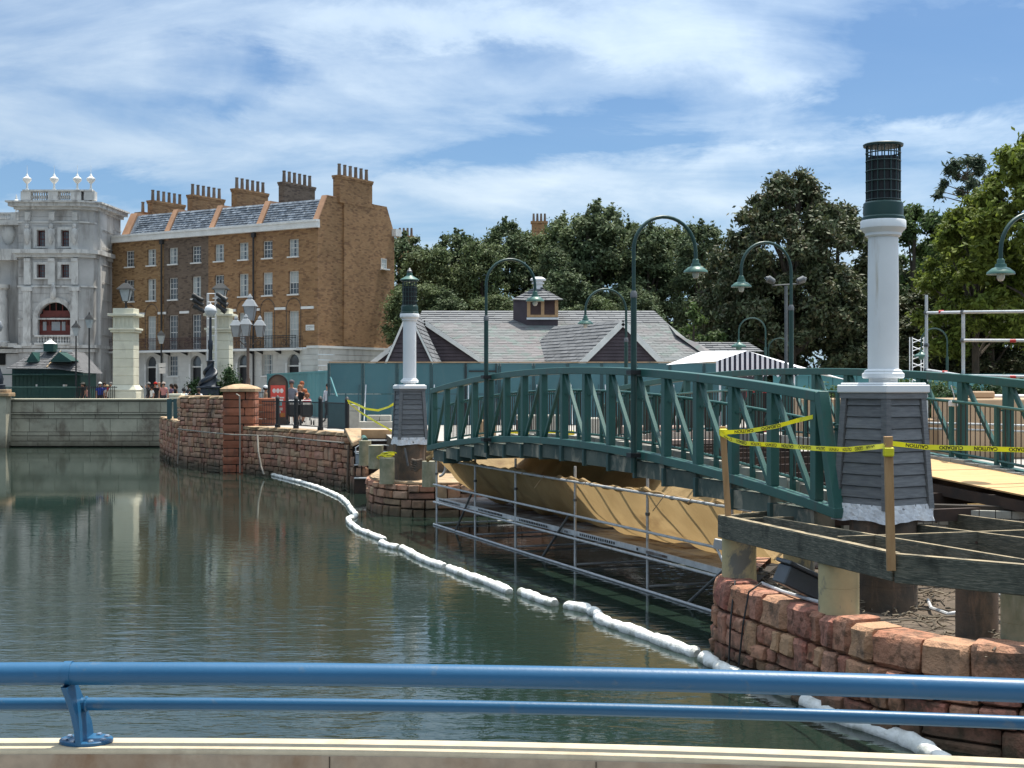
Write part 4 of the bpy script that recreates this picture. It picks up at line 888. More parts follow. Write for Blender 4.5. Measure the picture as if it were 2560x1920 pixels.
for p, z in ((A, 2.94), (A, 1.93), (A, 2.37), (Bq, 2.82), (Bq, 2.37), (Bq, 1.8)): MB().lathe([(.045, z - .03), (.05, z), (.04, z + .03)], 8, (p.x, p.y, 0)).build('coupler', M_['galv_dark'], rs_, world=True)
for p, z in ((A.lerp(Bq, .4), 2.9), (A.lerp(Bq, .5), 1.88), (Bq.lerp(C, .3), 2.35), (Bq.lerp(C, .3), 1.79)): MB().tube([p + Vector((-.04, -.04, z)), p + Vector((.04, -.06, z))], .0265, 8).build('red_band', M_['red'], rs_, world=True)
POT = mat('chimney pot clay', (.20, .155, .12), (.14, .11, .09), rough=.9, scale=3, rnd=.2)
# ------------------------------------------------------------ wall with openings
def wall(mb, u0, u1, z0, z1, opens, y=0.0, dep=.18, grooves=(), gd=.03, arches=()):
    """front at local y, facing -y; opens = (ua, ub, za, zb); grooves = z bands set back; arches = (ua, ub, z_spring) cut into the opening top"""
    us = sorted({u0, u1, *[a for o in opens for a in o[:2] if u0 < a < u1]}); zs = {z0, z1}
    for o in opens: zs |= {z for z in o[2:4] if z0 < z < z1}
    for g in grooves: zs |= {g - .015, g + .015}
    zs = sorted(z for z in zs if z0 <= z <= z1)
    for i in range(len(us) - 1):
        for j in range(len(zs) - 1):
            cu = (us[i] + us[i + 1]) / 2; cz = (zs[j] + zs[j + 1]) / 2
            if any(o[0] < cu < o[1] and o[2] < cz < o[3] for o in opens): continue
            yy = y + (gd if any(abs(cz - g) < .014 for g in grooves) else 0)
            mb.add([(us[i], yy, zs[j]), (us[i + 1], yy, zs[j]), (us[i + 1], yy, zs[j + 1]), (us[i], yy, zs[j + 1])], [(0, 1, 2, 3)])
            if yy != y: 
                for z in (zs[j], zs[j + 1]): mb.add([(us[i], y, z), (us[i + 1], y, z), (us[i + 1], yy, z), (us[i], yy, z)], [(0, 1, 2, 3)])
    for a, b, c, d in opens:
        a = max(a, u0); b = min(b, u1)
        mb.add([(a, y, c), (b, y, c), (b, y + dep, c), (a, y + dep, c), (a, y, d), (b, y, d), (b, y + dep, d), (a, y + dep, d)], [(0, 1, 2, 3), (7, 6, 5, 4), (0, 3, 7, 4), (2, 1, 5, 6)])
    for a, b, zsprg in arches:     # fill spandrels above a half round arch
        r = (b - a) / 2; c = (a + b) / 2; n = 12; zt = zsprg + r
        for k in range(n):
            t0 = math.pi * k / n; t1 = math.pi * (k + 1) / n; p0 = (c - r * math.cos(t0), zsprg + r * math.sin(t0)); p1 = (c - r * math.cos(t1), zsprg + r * math.sin(t1))
            mb.add([(p0[0], y - .001, p0[1]), (p1[0], y - .001, p1[1]), (p1[0], y - .001, zt + .002), (p0[0], y - .001, zt + .002)], [(0, 1, 2, 3)])
            mb.add([(p0[0], y, p0[1]), (p1[0], y, p1[1]), (p1[0], y + dep, p1[1]), (p0[0], y + dep, p0[1])], [(3, 2, 1, 0)])
    return mb
def window_proto(w, h, nx, ny, sill=True, cur=0, fr='sash', sub=True, fw=.05):
    mb = MB(); 
    mb.box(-w / 2, -w / 2 + fw, 0, .06, 0, h).box(w / 2 - fw, w / 2, 0, .06, 0, h).box(-w / 2 + fw, w / 2 - fw, 0, .06, h - fw, h).box(-w / 2 + fw, w / 2 - fw, 0, .06, 0, fw)
    mb.box(-w / 2 + fw, w / 2 - fw, .005, .055, h * .5 - .025, h * .5 + .025)
    for i in range(1, nx): x = -w / 2 + w * i / nx; mb.box(x - .012, x + .012, .02, .045, fw, h - fw)
    for j in range(1, ny):
        z = h * j / ny
        if abs(z - h / 2) > .05: mb.box(-w / 2 + fw, w / 2 - fw, .022, .043, z - .012, z + .012)
    o = mb.build('window', M_[fr])
    MB().add([(-w / 2, .05, 0), (w / 2, .05, 0), (w / 2, .05, h), (-w / 2, .05, h)], [(0, 1, 2, 3)]).build('pane', M_['glass'], o)
    if cur == 1: MB().box(-w / 2 + fw, w / 2 - fw, .046, .049, h * .5, h - fw).build('blind', M_['curtain'], o)
    if cur == 2: MB().box(-w / 2 + fw, -w * .08, .046, .049, fw, h - fw).box(w * .12, w / 2 - fw, .046, .049, fw, h - fw).build('curtain', M_['curtain'], o)
    if cur == 3: MB().box(-w / 2 + fw, w / 2 - fw, .046, .049, fw, h - fw).build('curtain', M_['curtain'], o)
    if sill: MB().box(-w / 2 - .06, w / 2 + .06, -.26, .05, -.09, -.003).build('sill', M_['white_trim'], o)
    o.hide_render = False
    return o
USED = set()
def put(proto, parent, x, y, z):
    if proto.name not in USED: USED.add(proto.name); o = proto
    else: o = copy_tree(proto)
    o.parent = parent; o.location = (x, y, z); return o
# ------------------------------------------------------------ terrace of brick houses
CX, CY = XP(795, 90.0), 90.0; ux = Vector((.855, -.518, 0)); TR = math.atan2(-.518, .855)
def fu(px): k = (px - 1280) / F; return (k * CY - CX) / (.855 + .518 * k)
PU = [fu(248), fu(410), fu(521), fu(640), 0.0]
WT = {k: window_proto(.86, 1.16, 3, 4, True, k) for k in (0, 2, 3)}; W2 = {k: window_proto(.86, 1.55, 3, 4, True, k) for k in (0, 1, 2)}; W1 = {k: window_proto(.86, 2.45, 3, 6, False, k) for k in (0, 2, 3)}; WG = {k: window_proto(1.0, 1.45, 4, 4, True, k) for k in (0, 2)}
cols = [fu(p) for p in (325, 379, 433, 491, 548, 609, 669, 734)]
hl = ['yellowish brick town house at the left end, next to the palace tower', 'sooty dark brown brick town house, second from left', 'orange brown brick town house, third from left, behind the cream pillar', 'orange brown brick end house with the tall blank side wall and street sign']
bm = ['brickA', 'brickB', 'brickC', 'brickC']
def tiles(mb, c00, c10, c11, c01, rows, tw, th=.035, rg=random):
    """tile courses on quad: c00-c10 lower edge, c01-c11 upper edge"""
    c00, c10, c11, c01 = map(Vector, (c00, c10, c11, c01)); nrm = (c10 - c00).cross(c01 - c00).normalized()
    for j in range(rows):
        a0 = c00.lerp(c01, j / rows); a1 = c10.lerp(c11, j / rows); b0 = c00.lerp(c01, (j + 1) / rows); b1 = c10.lerp(c11, (j + 1) / rows); L = max((a1 - a0).length, .01); n = max(1, int(L / tw)); off = (j % 2) * .5
        ks = [max(0, min(1, (k + off - .5) / n)) for k in range(n + 2)]
        for s0, s1 in zip(ks, ks[1:]):
            if s1 - s0 < 1e-4: continue
            g = .012 / L; t_ = th * rg.uniform(.7, 1.3); p = a0.lerp(a1, s0 + g) + nrm * t_; q = a0.lerp(a1, s1 - g) + nrm * t_; r = b0.lerp(b1, s1 - g) + nrm * .004; s = b0.lerp(b1, s0 + g) + nrm * .004
            mb.add([p, q, r, s, a0.lerp(a1, s0 + g), a0.lerp(a1, s1 - g)], [(0, 1, 2, 3), (4, 5, 1, 0)])
    return mb
for hi in range(4):
    ua, ub = PU[hi], PU[hi + 1]; Wd = ub - ua; loc = Vector((CX, CY, 0)) + ux * ub
    h = T('town_house', hl[hi], 'town house', loc, TR, 'row of brick town houses'); bmat = M_[bm[hi]]
    cs = [c - ub for c in cols[2 * hi:2 * hi + 2]]; zt, zb = 11.49, 10.31
    op = []; 
    for c in cs: op += [(c - .43, c + .43, 10.30, 11.46), (c - .43, c + .43, 7.78, 9.33), (c - .43, c + .43, 4.22, 6.67)]
    wall(MB(), -Wd, 0, 4.2, 12.1, op).build('wall', bmat, h)
    for i, c in enumerate(cs):
        put(WT[(hi * 2 + i) % 3 if (hi * 2 + i) % 3 != 1 else 2], h, c, .13, 10.30); put(W2[1 if hi == 3 else (0, 2)[i]], h, c, .13, 7.78); put(W1[(3, 0, 2, 3)[hi]], h, c, .13, 4.22)
        mb = MB()
        mb.tube([(c - .62, -.01, 4.3)] + [(c - .62 * math.cos(a), -.01, 6.86 + .66 * math.sin(a)) for a in np.linspace(0, math.pi, 14)] + [(c + .62, -.01, 4.3)], .035, 4)
        mb.build('arch_moulding', M_['brickB'], h)
    es = [-Wd] + [v for c in cs for v in (c - .66, c + .66)] + [0 if hi < 3 else -.0]
    for k in range(0, len(es), 2):
        a, b = es[k], es[k + 1]
        if hi == 3 and k == 4: b = min(b, a + 1.1)
        if b > a + .05: MB().box(a + .01, b - .01, -.07, .0, 6.76, 6.93).build('string_course', M_['white_trim'], h)
    gops = []; arch = []
    door, win = cs[1], cs[0]
    gops += [(win - .5, win + .5, 2.33, 3.80), (door - .5, door + .5, .1, 3.78)]; arch = [(door - .5, door + .5, 3.28)]
    wall(MB(), -Wd, 0, 0, 4.16, gops, y=-.04, dep=.3, grooves=[.5 + .36 * k for k in range(10)], arches=arch).build('ground_floor_wall', M_['stucco'], h)
    put(WG[0 if hi < 3 else 2], h, win, .16, 2.35)
    dr = MB().box(door - .5, door + .5, .20, .26, .1, 2.95).build('door', M_['darkdoor'], h)
    MB().lathe([(.03, 0), (.03, .05)], 8, (door - .35, .14, 1.5)).build('handle', M_['bronze'], dr)
    MB().box(door - .5, door + .5, .10, .20, 2.95, 3.05).build('transom', M_['white_trim'], h); MB().box(door - .5, door + .5, .2, .24, 3.05, 3.8).build('fanlight', M_['glass'], h)
    MB().box(door - .66, door - .503, -.08, .05, .1, 3.2).box(door + .503, door + .66, -.08, .05, .1, 3.2).build('door_surround', M_['white_trim'], h)
    MB().box(-Wd, (.0 if hi < 3 else .12), -.30, .05, 12.1, 12.48).box(-Wd, (0 if hi < 3 else .16), -.36, .0, 12.48, 12.62).build('cornice', M_['white_trim'], h)
    if hi < 4:
        e = -1.28 if hi == 3 else 0
        MB().box(-Wd + .004, e, -.75, -.045, 4.02, 4.16).build('balcony_slab', M_['white_trim'], h)
        mb = MB(); n = int((Wd + e) / .13)
        for k in range(n + 1): x = -Wd + .03 + k * (Wd + e - .06) / n; mb.tube([(x, -.70, 4.16), (x, -.70, 5.0)], .014, 4, False)
        for z in (4.2, 4.85, 5.0): mb.tube([(-Wd, -.70, z), (e, -.70, z)], .02, 4)
        for c in (cs[0], cs[1]):
            for q in (-.25, .25): mb.tube([(c + q + .22 * math.cos(a), -.70, 4.55 + .2 * math.sin(a)) for a in np.linspace(0, 6.28, 12)], .016, 4, False)
        if hi == 3:
            for k in range(5): mb.tube([(e, -.70 + k * .16, 4.16), (e, -.70 + k * .16, 5.0)], .014, 4, False)
        mb.build('balcony_railing', M_['maroon'] if hi < 3 else M_['black'], h)
        for x in np.linspace(-Wd + .6, e - .3, 3): MB().prism([(x, -.7, 4.015), (x, -.05, 4.015), (x, -.05, 3.8)], (.07, 0, 0)).build('bracket', M_['black'], h)
    # mansard, parapets, chimney
    XT = -Wd if hi else fu(318) - ub; mb = tiles(MB(), (XT + .5, .10, 12.62), (-.02, .10, 12.62), (-.02, .95, 14.12), (XT + .5, .95, 14.12), 9, .42, .05)
    mb.build('slates', M_['slate'], h, kind='stuff'); MB().poly([(XT, .12, 12.6), (0, .12, 12.6), (0, .97, 14.1), (XT, .97, 14.1)]).poly([(XT, .97, 14.1), (0, .97, 14.1), (0, 7.5, 14.1), (XT, 7.5, 14.1)]).poly([(XT, 7.5, 14.1), (0, 7.5, 14.1), (0, 8.5, 12.3), (XT, 8.5, 12.3)]).box(-Wd, XT, .1, 8.5, 12.3, 12.55).build('roof', M_['slate'], h)
    for xs in (((-Wd, -Wd + .45),) if hi else ((fu(303) - ub, fu(320) - ub),)) + (((-.40, 0),) if hi == 3 else ()):
        q = [(xs[0], .0, 12.62), (xs[0], .93, 14.32), (xs[0], 7.6, 14.32), (xs[0], 8.5, 12.5), (xs[0], 8.5, 12.0), (xs[0], 0, 12.0)]
        MB().prism(q[:1] + q[1:], (xs[1] - xs[0], 0, 0)).build('parapet', M_['brickRed'] if xs[1] < 0 else bmat, h)
    if hi == 3:
        MB().prism([(-.42, -.02, 12.64), (-.42, .90, 14.36), (-.42, 1.9, 14.36), (-.42, 1.9, 14.30), (-.42, .95, 14.30), (-.42, .05, 12.6)], (.45, 0, 0)).build('coping', M_['brickRed'], h)
    y0, y1 = 1.9, 5.85; XL = -Wd if hi else fu(310) - ub
    def stack(x0, x1, y0, y1, zt, n, zb=12.0):
        c = MB().box(x0, x1, y0, y1, zb, zt).box(x0 - .04, x1 + .04, y0 - .04, y1 + .04, zt, zt + .12).box(x0 - .07, x1 + .07, y0 - .07, y1 + .07, zt + .12, zt + .25).build('chimney', M_['brickB'] if (hi == 3 and x1 < -2) else M_['brickC'], h)
        for k in range(n):
            y = y0 + (y1 - y0) * (k + .5) / n; MB().lathe([(.13, 0), (.12, .35), (.105, .72), (.125, .73), (.125, .80)], 8, ((x0 + x1) / 2, y, zt + .25)).build('chimney_pot', POT, c)
    stack(XL + .1, XL + .62, 2.2, 5.5, 15.15 + .13 * hi, 6)
    if hi == 0: xw = fu(290) - ub; stack(xw - .3, xw + .4, 2.2, 3.7, 14.35, 2)
    if hi in (0, 2):
        MB().tube([(-.12, -.14, .1), (-.12, -.14, 12.0)], .06, 8).box(-.26, .02, -.22, 0, 11.75, 12.05).build('downpipe', M_['leadgrey'], h, smooth=30)
    if hi == 3:
        # blank side wall with breast
        sw = MB(); D = 8.5
        prof = [(0, 4.3), (0, 12.0), (0, 12.62), (.93, 14.32), (7.6, 14.32), (8.5, 12.5), (8.5, 4.3)]
        sw.add([(.001, y, z) for y, z in prof], [tuple(range(len(prof)))]); sw.add([(-Wd, 8.5, 0), (.0, 8.5, 0), (0, 8.5, 12.3), (-Wd, 8.5, 12.3)], [(3, 2, 1, 0)])
        sw.build('side_wall', bmat, h)
        MB().box(.002, .14, 2.6, 5.95, 4.34, 14.3).build('chimney_breast', bmat, h)
        stack(-.42, .16, 2.1, 5.7, 15.6, 6, 14.0)
        gb_ = MB(); zs = [.0] + [.5 + .36 * k for k in range(10)] + [4.16]
        for a, b in zip(zs, zs[1:]): gb_.box(-.02, .06, -.0405, 8.5, a + .012, b - .012)
        gb_.build('ground_floor_side', M_['stucco'], h); MB().box(-.9, .13, -.10, 8.6, 4.16, 4.32).build('band', M_['white_trim'], h)
        MB().box(-.05, .35, 8.2, 8.9, 12.3, 12.8).build('rear_cornice_end', M_['white_trim'], h)
        w = put(window_proto(.62, .72, 2, 2, True, 3), h, .06, 7.2, 9.9); w.rotation_euler = (0, 0, R(90))
        # street sign
        sx = -1.02; z0 = ZP(827, 91); z1 = ZP(813, 91)
        sg = MB().box(sx, sx + .72, -.04, -.003, z0, z1).build('street_sign', M_['white_trim'], h, bev=.01)
        def text(body, size, x, y, z, par, mt, rot=None, sub='lettering', align='LEFT'):
            cu = bpy.data.curves.new('lettering', 'FONT'); cu.body = body; cu.size = size; cu.align_x = align; tmp = bpy.data.objects.new('tmp', cu); COL.objects.link(tmp)
            me = bpy.data.meshes.new_from_object(tmp.evaluated_get(bpy.context.evaluated_depsgraph_get())); bpy.data.objects.remove(tmp); me.materials.clear(); me.materials.append(mt)
            q = bpy.data.objects.new(sub, me); COL.objects.link(q); q.parent = par; q.location = (x, y, z); q.rotation_euler = rot or (R(90), 0, 0); return q
        text('GRIMMAULD', .115, sx + .06, -.044, z1 - .18, sg, M_['black']); text('PLACE', .115, sx + .06, -.044, z1 - .32, sg, M_['black'])
    mb = MB(); n = int(Wd / .22)
    for k in range(n):
        x = -Wd + (k + .5) * Wd / n
        if abs(x - door) < .7: continue
        mb.tube([(x, -1.5, .1), (x, -1.5, 1.45)], .018, 4, False)
    mb.tube([(-Wd, -1.5, 1.2), (door - .7, -1.5, 1.2)], .02, 4); mb.build('area_railing', M_['black'], h)
# distant chimneys over the trees
for px, Y, zt_, lb in ((1348, 135, 17.7, 'brick chimney with pots showing above the trees left of the tallest lamp'), (1014, 130, 15.7, 'small brick chimney just above the treetops beside the end house')):
    o = T('chimney_stack', lb, 'chimney', (XP(px, Y), Y, 0)); MB().box(-.75, .75, -.5, .5, 0, zt_).box(-.85, .85, -.6, .6, zt_, zt_ + .2).build('stack', M_['brickC'], o)
    for k in range(4): MB().lathe([(.13, 0), (.10, .8)], 8, (-.55 + k * .37, 0, zt_ + .2)).build('chimney_pot', POT, o)
# ------------------------------------------------------------ pale palace
PYf = 96.0; pal = T('palace_tower', 'pale grey stone palace tower with balustrade, urns and arched red balcony window', 'tower', (XP(228, PYf), PYf, 0)); x228 = XP(228, PYf)
lx = lambda px: XP(px, PYf) - x228; lz = lambda py: ZP(py, PYf); PM, PT = M_['palace'], M_['palace_trim']
u0, u1 = lx(46), lx(197)
aL, aR = lx(95), lx(178); zsp = lz(797)
ops = [(aL, aR, lz(838), zsp + (aR - aL) / 2)] + [(lx(a), lx(b), lz(c), lz(d)) for a, b, c, d in ((93, 113, 617, 576), (153, 173, 617, 576), (93, 113, 694, 660), (153, 173, 694, 660))]
wall(MB(), u0, u1, 0, lz(524), ops, dep=.5, arches=[(aL, aR, zsp)], grooves=[.6 * k + .35 for k in range(23)]).build('wall', PM, pal)
cv = [(u1, 0), (0, .55), (.15, 1.3), (.35, 6.0)]
mb = MB()
for (a, b), (c, d) in zip(cv, cv[1:]): mb.add([(a, b, 0), (c, d, 0), (c, d, lz(524)), (a, b, lz(524))], [(0, 1, 2, 3)])
mb.add([(u0, 0, 0), (u0, 6, 0), (u0, 6, lz(524)), (u0, 0, lz(524))], [(3, 2, 1, 0)]); mb.build('side_wall', PM, pal)
MB().box(u0, .3, 1.2, 6, 0, lz(512)).build('body', PM, pal)
def band(z0, z1, proj, nm='band', m=PT):
    mb = MB(); o = [(u0 - proj, -proj), (u1 + proj * .4, -proj), (0 + proj, .5 - proj * .5), (.35 + proj, 6.0)]; k = len(o)
    i_ = [(u0 - proj, .3), (u1, .3), (-.2, .8), (0, 6.0)]
    vs = [(a, b, z) for z in (z0, z1) for a, b in o + i_]
    fs = []
    for i in range(k - 1): fs += [(i, i + 1, 8 + i + 1, 8 + i), (8 + i, 8 + i + 1, 8 + 4 + i + 1, 8 + 4 + i), (i + 1, i, 4 + i, 4 + i + 1)]
    fs += [(0, 8, 12, 4), (3, 7, 15, 11)]
    return mb.add(vs, fs).build(nm, m, pal)
band(lz(524), lz(517), .25); band(lz(517), lz(508), .55, 'cornice'); band(lz(508), lz(504), .7, 'cornice'); band(lz(557), lz(553), .06)
band(lz(643), lz(634), .18); band(lz(634), lz(624), .38, 'cornice'); band(lz(718), lz(714), .07); band(lz(799), lz(795), .05); band(lz(870), lz(862), .25, 'cornice'); band(lz(880), lz(872), .12)
MB().box(u0 + 1.2, -.2, .1, 4, lz(508), lz(500)).build('parapet_base', PT, pal)
for px in (64, 132, 190, 224):
    x = lx(px); MB().box(x - .35 if px < 190 else x - .4, x + .35, .0, .6, lz(500), lz(478)).build('balustrade_pier', PT, pal)
    MB().lathe([(.18, 0), (.08, .12), (.06, .45), (.12, .5), (.29, .68), (.31, .82), (.12, .95), (.07, 1.1), (.015, 1.2), (.010, 1.75)], 12, (x, .3, lz(474))).build('urn', M_['white_trim'], pal, smooth=35)
MB().box(lx(56), lx(231), -.05, .65, lz(478), lz(474)).build('balustrade_rail', PT, pal)
def balusters(x0, x1, z0, z1, y, n, par, r=.1):
    for k in range(n):
        h = z1 - z0; MB().lathe([(r * .8, 0), (r * .5, .1 * h), (r, .35 * h), (r * .45, .7 * h), (r * .8, h)], 6, (x0 + (x1 - x0) * (k + .5) / n, y, z0)).build('baluster', PT, par, smooth=35)
balusters(lx(75), lx(122), lz(500), lz(478), .3, 8, pal); balusters(lx(140), lx(182), lz(500), lz(478), .3, 8, pal)
MB().box(lx(197), lx(228), .35, .5, lz(500), lz(478)).build('parapet_panel', PT, pal)
wp = window_proto(.56, 1.1, 3, 4, False, 0, 'redwood'); wp2 = window_proto(.56, .92, 3, 4, False, 0, 'redwood')
for a in (93, 153):
    c = lx(a + 10); put(wp, pal, c, .3, lz(616)); put(wp2, pal, c, .3, lz(693))
    for za, zb in ((620, 568), (698, 655)):
        z0, z1 = lz(za), lz(zb); MB().box(c - .52, c - .30, -.08, .0, z0, z1).box(c + .30, c + .52, -.08, .0, z0, z1).box(c - .30, c + .30, -.08, .0, z1 - .18, z1).box(c - .30, c + .30, -.10, .0, z0, z0 + .1).build('architrave', PT, pal)
for px in (70, 130, 188):      # pilasters with carved busts
    c = lx(px); w = .24
    for za, zb in ((624, 572), (712, 648)): MB().box(c - w, c + w, -.16, -.001, lz(za), lz(zb)).build('pilaster', PT, pal)
    MB().box(c - .2, c + .2, -.12, -.001, lz(552), lz(530)).build('frieze_block', PT, pal)
    b = MB(); b.lathe([(.0, -.75), (.12, -.6), (.22, -.2), (.24, .1), (.17, .35), (.08, .4), (.13, .46), (.15, .6), (.10, .73), (.0, .75)], 10, (c, -.2, lz(586)), sy=.7); b.build('bust', PT, pal, smooth=60)
    MB().box(c - .22, c + .22, -.22, -.0, lz(654), lz(646)).build('capital', PT, pal)
for px in (70, 130, 188):
    c = lx(px)
    if px != 130:
        MB().box(c - .26, c + .26, -.28, -.001, lz(866), lz(722)).build('column', M_['palace_trim'], pal); MB().box(c - .36, c + .36, -.34, -.001, lz(728), lz(718)).box(c - .34, c + .34, -.32, -.001, lz(866), lz(858)).build('capital', PT, pal)
MB().lathe([(.0, -.5), (.2, -.3), (.22, .2), (.12, .35), (.16, .5), (.0, .7)], 10, (lx(136), -.25, lz(732)), sy=.8).build('keystone', PT, pal, smooth=60)
mb = MB()      # arch ring
c = (aL + aR) / 2; r = (aR - aL) / 2
for k in range(16):
    t0 = math.pi * k / 16; t1 = math.pi * (k + 1) / 16; q = [(c - rr * math.cos(t), -.1, zsp + rr * math.sin(t)) for t, rr in ((t0, r), (t1, r), (t1, r + .34), (t0, r + .34))]; mb.prism(q, (0, .1, 0))
mb.box(aL - .34, aL, -.1, -.001, lz(838), zsp).box(aR, aR + .34, -.1, -.001, lz(838), zsp); mb.build('arch_surround', PT, pal)
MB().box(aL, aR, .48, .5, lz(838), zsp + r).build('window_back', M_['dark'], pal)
jw = MB().box(aL, aR, .3, .4, lz(838), lz(812)).box(aL, aR, .28, .42, lz(792), lz(784)).box(aL + .3, aR - .3, .30, .4, lz(784), lz(776))
for k in range(8): x = aL + .1 + (aR - aL - .2) * k / 7; jw.box(x - .05, x + .05, .3, .4, lz(812), lz(786))
jw.box(aL, aR, .4, .44, lz(838), lz(786)); jw.build('balcony_screen', M_['redwood'], pal)
for a, b in ((aL + .25, aL + .5), (c - .3, c + .3), (aR - .75, aR - .5)): MB().box(a, b, .27, .30, lz(826), lz(804)).build('pane', M_['frost'], pal)
for k in range(-2, 3): MB().box(c + k * .45 - .03, c + k * .45 + .03, .32, .38, lz(784), zsp + math.sqrt(max(r * r - (k * .45) ** 2, 0)) - .02).build('glazing_bar', M_['redwood'], pal)
MB().box(aL - .15, aR + .15, -.35, 0, lz(862), lz(857)).build('balcony_floor', PT, pal); MB().box(aL - .15, aR + .15, -.33, -.1, lz(842), lz(838)).build('balcony_rail', PT, pal); balusters(aL, aR, lz(857), lz(842), -.2, 12, pal, .085)
for r_ in range(11):   # side wall block courses
    z = .3 + r_ * 1.25
    MB().box(.33, .385, 1.6, 5.9, z, z + .03).build('joint_moulding', PT, pal)
pl = T('palace_wing', 'pale palace wing at the left frame edge with column and low balustrade', 'building', (XP(44, 97), 97, 0)); lx2 = lambda px: XP(px, 97) - XP(44, 97)
MB().box(lx2(-140), -.02, .9, 7, 0, ZP(555, 98)).build('wall', PM, pl)
for z0, z1, pj in ((ZP(560, 97), ZP(548, 97), .4), (ZP(650, 97), ZP(622, 97), .9), (ZP(868, 97), ZP(858, 97), .9), (ZP(882, 97), ZP(872, 97), .6)): MB().box(lx2(-140), -.03, .9 - pj, 1.0, z0, z1).build('cornice', PT, pl)
MB().box(lx2(-140), -.04, 1.0, 1.3, ZP(535, 98), ZP(531, 98)).build('balustrade_rail', PT, pl); balusters(lx2(-20), lx2(22), ZP(552, 98), ZP(535, 98), 1.1, 9, pl, .12)
for px in (25,): MB().box(lx2(px) - .3, lx2(px) + .3, .9, 1.4, ZP(552, 98), ZP(531, 98)).build('pier', PT, pl); MB().lathe([(.14, 0), (.06, .2), (.3, .6), (.3, .75), (.08, .95), (.02, 1.3)], 10, (lx2(27), 1.1, ZP(531, 98))).build('urn', M_['white_trim'], pl, smooth=35)
MB().lathe([(.0, -.8), (.3, -.6), (.55, 0), (.45, .5), (.2, .7), (0, .85)], 12, (lx2(10), .9, ZP(583, 97)), sy=.4).build('carved_shield', PT, pl, smooth=60)
for px in (4, -90): MB().lathe([(.5, 0), (.5, .3), (.40, .4), (.40, 2), (.34, 4.0), (.5, 4.15), (.52, 4.4)], 20, (lx2(px), .2, ZP(866, 97))).build('column', PT, pl, smooth=35)
MB().box(lx2(38), lx2(52), .7, .9, ZP(852, 97), ZP(834, 97)).build('vent_grille', M_['plastic'], pl)
MB().box(lx2(-140), -.02, .6, .95, .0, ZP(884, 97)).build('plinth_wall', PM, pl)
MB().box(lx2(-30), lx2(6), .5, .62, ZP(912, 97), ZP(882, 97)).build('dark_opening', M_['dark'], pl)
# ------------------------------------------------------------ house with grey tiled roof
gh = T('shingled_house', 'low house with broad grey tiled roof, plum gables and a square cupola', 'house', (XP(1300, 70), 70, 0))
RY = 76.0; EYv = 67.0
def Q(px, py, Y): return P(px, py, Y)
rl, rr = Q(1055, 777, RY), Q(1635, 787, RY); rr.z = rl.z
ml, mr = Q(1040, 808, 73.6), Q(1668, 812, 73.6); mr.z = ml.z
el, er = P(1010, 915, EYv), P(1800, 915, EYv)
tiles(MB(), ml, mr, rr, rl, 6, .8, .04).build('upper_tiles', M_['shingle'], gh, world=True, kind='stuff')
tiles(MB(), el, er, mr, ml, 26, .5, .02).build('lower_shingles', M_['shingle_mix'], gh, world=True, kind='stuff')
MB().poly([el, er, mr, ml]).poly([ml, mr, rr, rl]).build('roof_deck', M_['shingle_mix'], gh, world=True)
rk = Vector((0, 9, 0)); MB().poly([rl, rr, rr + Vector((1, 9, -3)), rl + Vector((-1, 9, -3))]).build('rear_roof', M_['shingle_mix'], gh, world=True)
# flared right hip
hp = [rr, mr, Q(1690, 836, 71), Q(1745, 858, 69.5), Q(1800, 890, 68.5), P(1830, 915, 68)]
MB().add([p for p in hp] + [p + Vector((.3, 9, -.8)) for p in hp] + [er], [(i, i + 1, i + 7, i + 6) for i in range(5)] + [(1, 2, 12), (2, 3, 12), (3, 4, 12), (4, 5, 12)]).build('hip_roof', M_['shingle_mix'], gh, world=True)
MB().box(XP(1000, 68), XP(1820, 68), 67.6, 75, 0, 2.5).build('wall', M_['siding'], gh, world=True)
def gable(apx, apy, lpx, rpx, bpy_, Y, back, name, siding=True, bw=.2):
    A = P(apx, apy, Y); Lb = P(lpx, bpy_, Y); Rb = P(rpx, bpy_, Y)
    MB().add([A, Lb, Rb], [(0, 1, 2)]).build('gable_wall', M_['siding'], gh, world=True)
    n = 12; mb = MB()       # clapboards
    for k in range(n):
        z0 = Lb.z + (A.z - Lb.z) * k / n; z1 = Lb.z + (A.z - Lb.z) * (k + .9) / n; f = 1 - (k + .5) / n
        xl_ = A.x + (Lb.x - A.x) * f; xr_ = A.x + (Rb.x - A.x) * f; yc = Y
        mb.add([(xl_, yc - .05, z0), (xr_, yc - .05, z0), (xr_, yc - .015, z1), (xl_, yc - .015, z1), (xl_, yc, z0), (xr_, yc, z0)], [(0, 1, 2, 3), (4, 5, 1, 0)])
    mb.build('clapboards', M_['siding'], gh, world=True)
    for e in (Lb, Rb):
        ee = e + (e - A) * .04; MB().beam(A + Vector((0, -.14, -.02)), ee + Vector((0, -.14, 0)), .12, bw, up=(0, 0, 1)).build('bargeboard', M_['white_trim'], gh, world=True)
    B = A + Vector(back)
    for e, w in ((Lb, 0), (Rb, 1)):
        e2 = e + (e - A) * .05; eb = e2 + Vector(back); up = Vector((0, -.2, .1))
        q = (e2 + up, A + up, B + Vector((0, 0, .1)), eb + Vector((0, 0, .1)))
        if w == 0: tiles(MB(), eb + Vector((0, 0, .1)), e2 + up, A + up, B + Vector((0, 0, .1)), 12, .8, .03).build('roof_tiles', M_['shingle'], gh, world=True, kind='stuff')
        else: tiles(MB(), e2 + up, eb + Vector((0, 0, .1)), B + Vector((0, 0, .1)), A + up, 12, .8, .03).build('roof_tiles', M_['shingle'], gh, world=True, kind='stuff')
gable(1021, 778, 962, 1086, 915, 62, (.15, 5.5, 0), 'a', bw=.09)
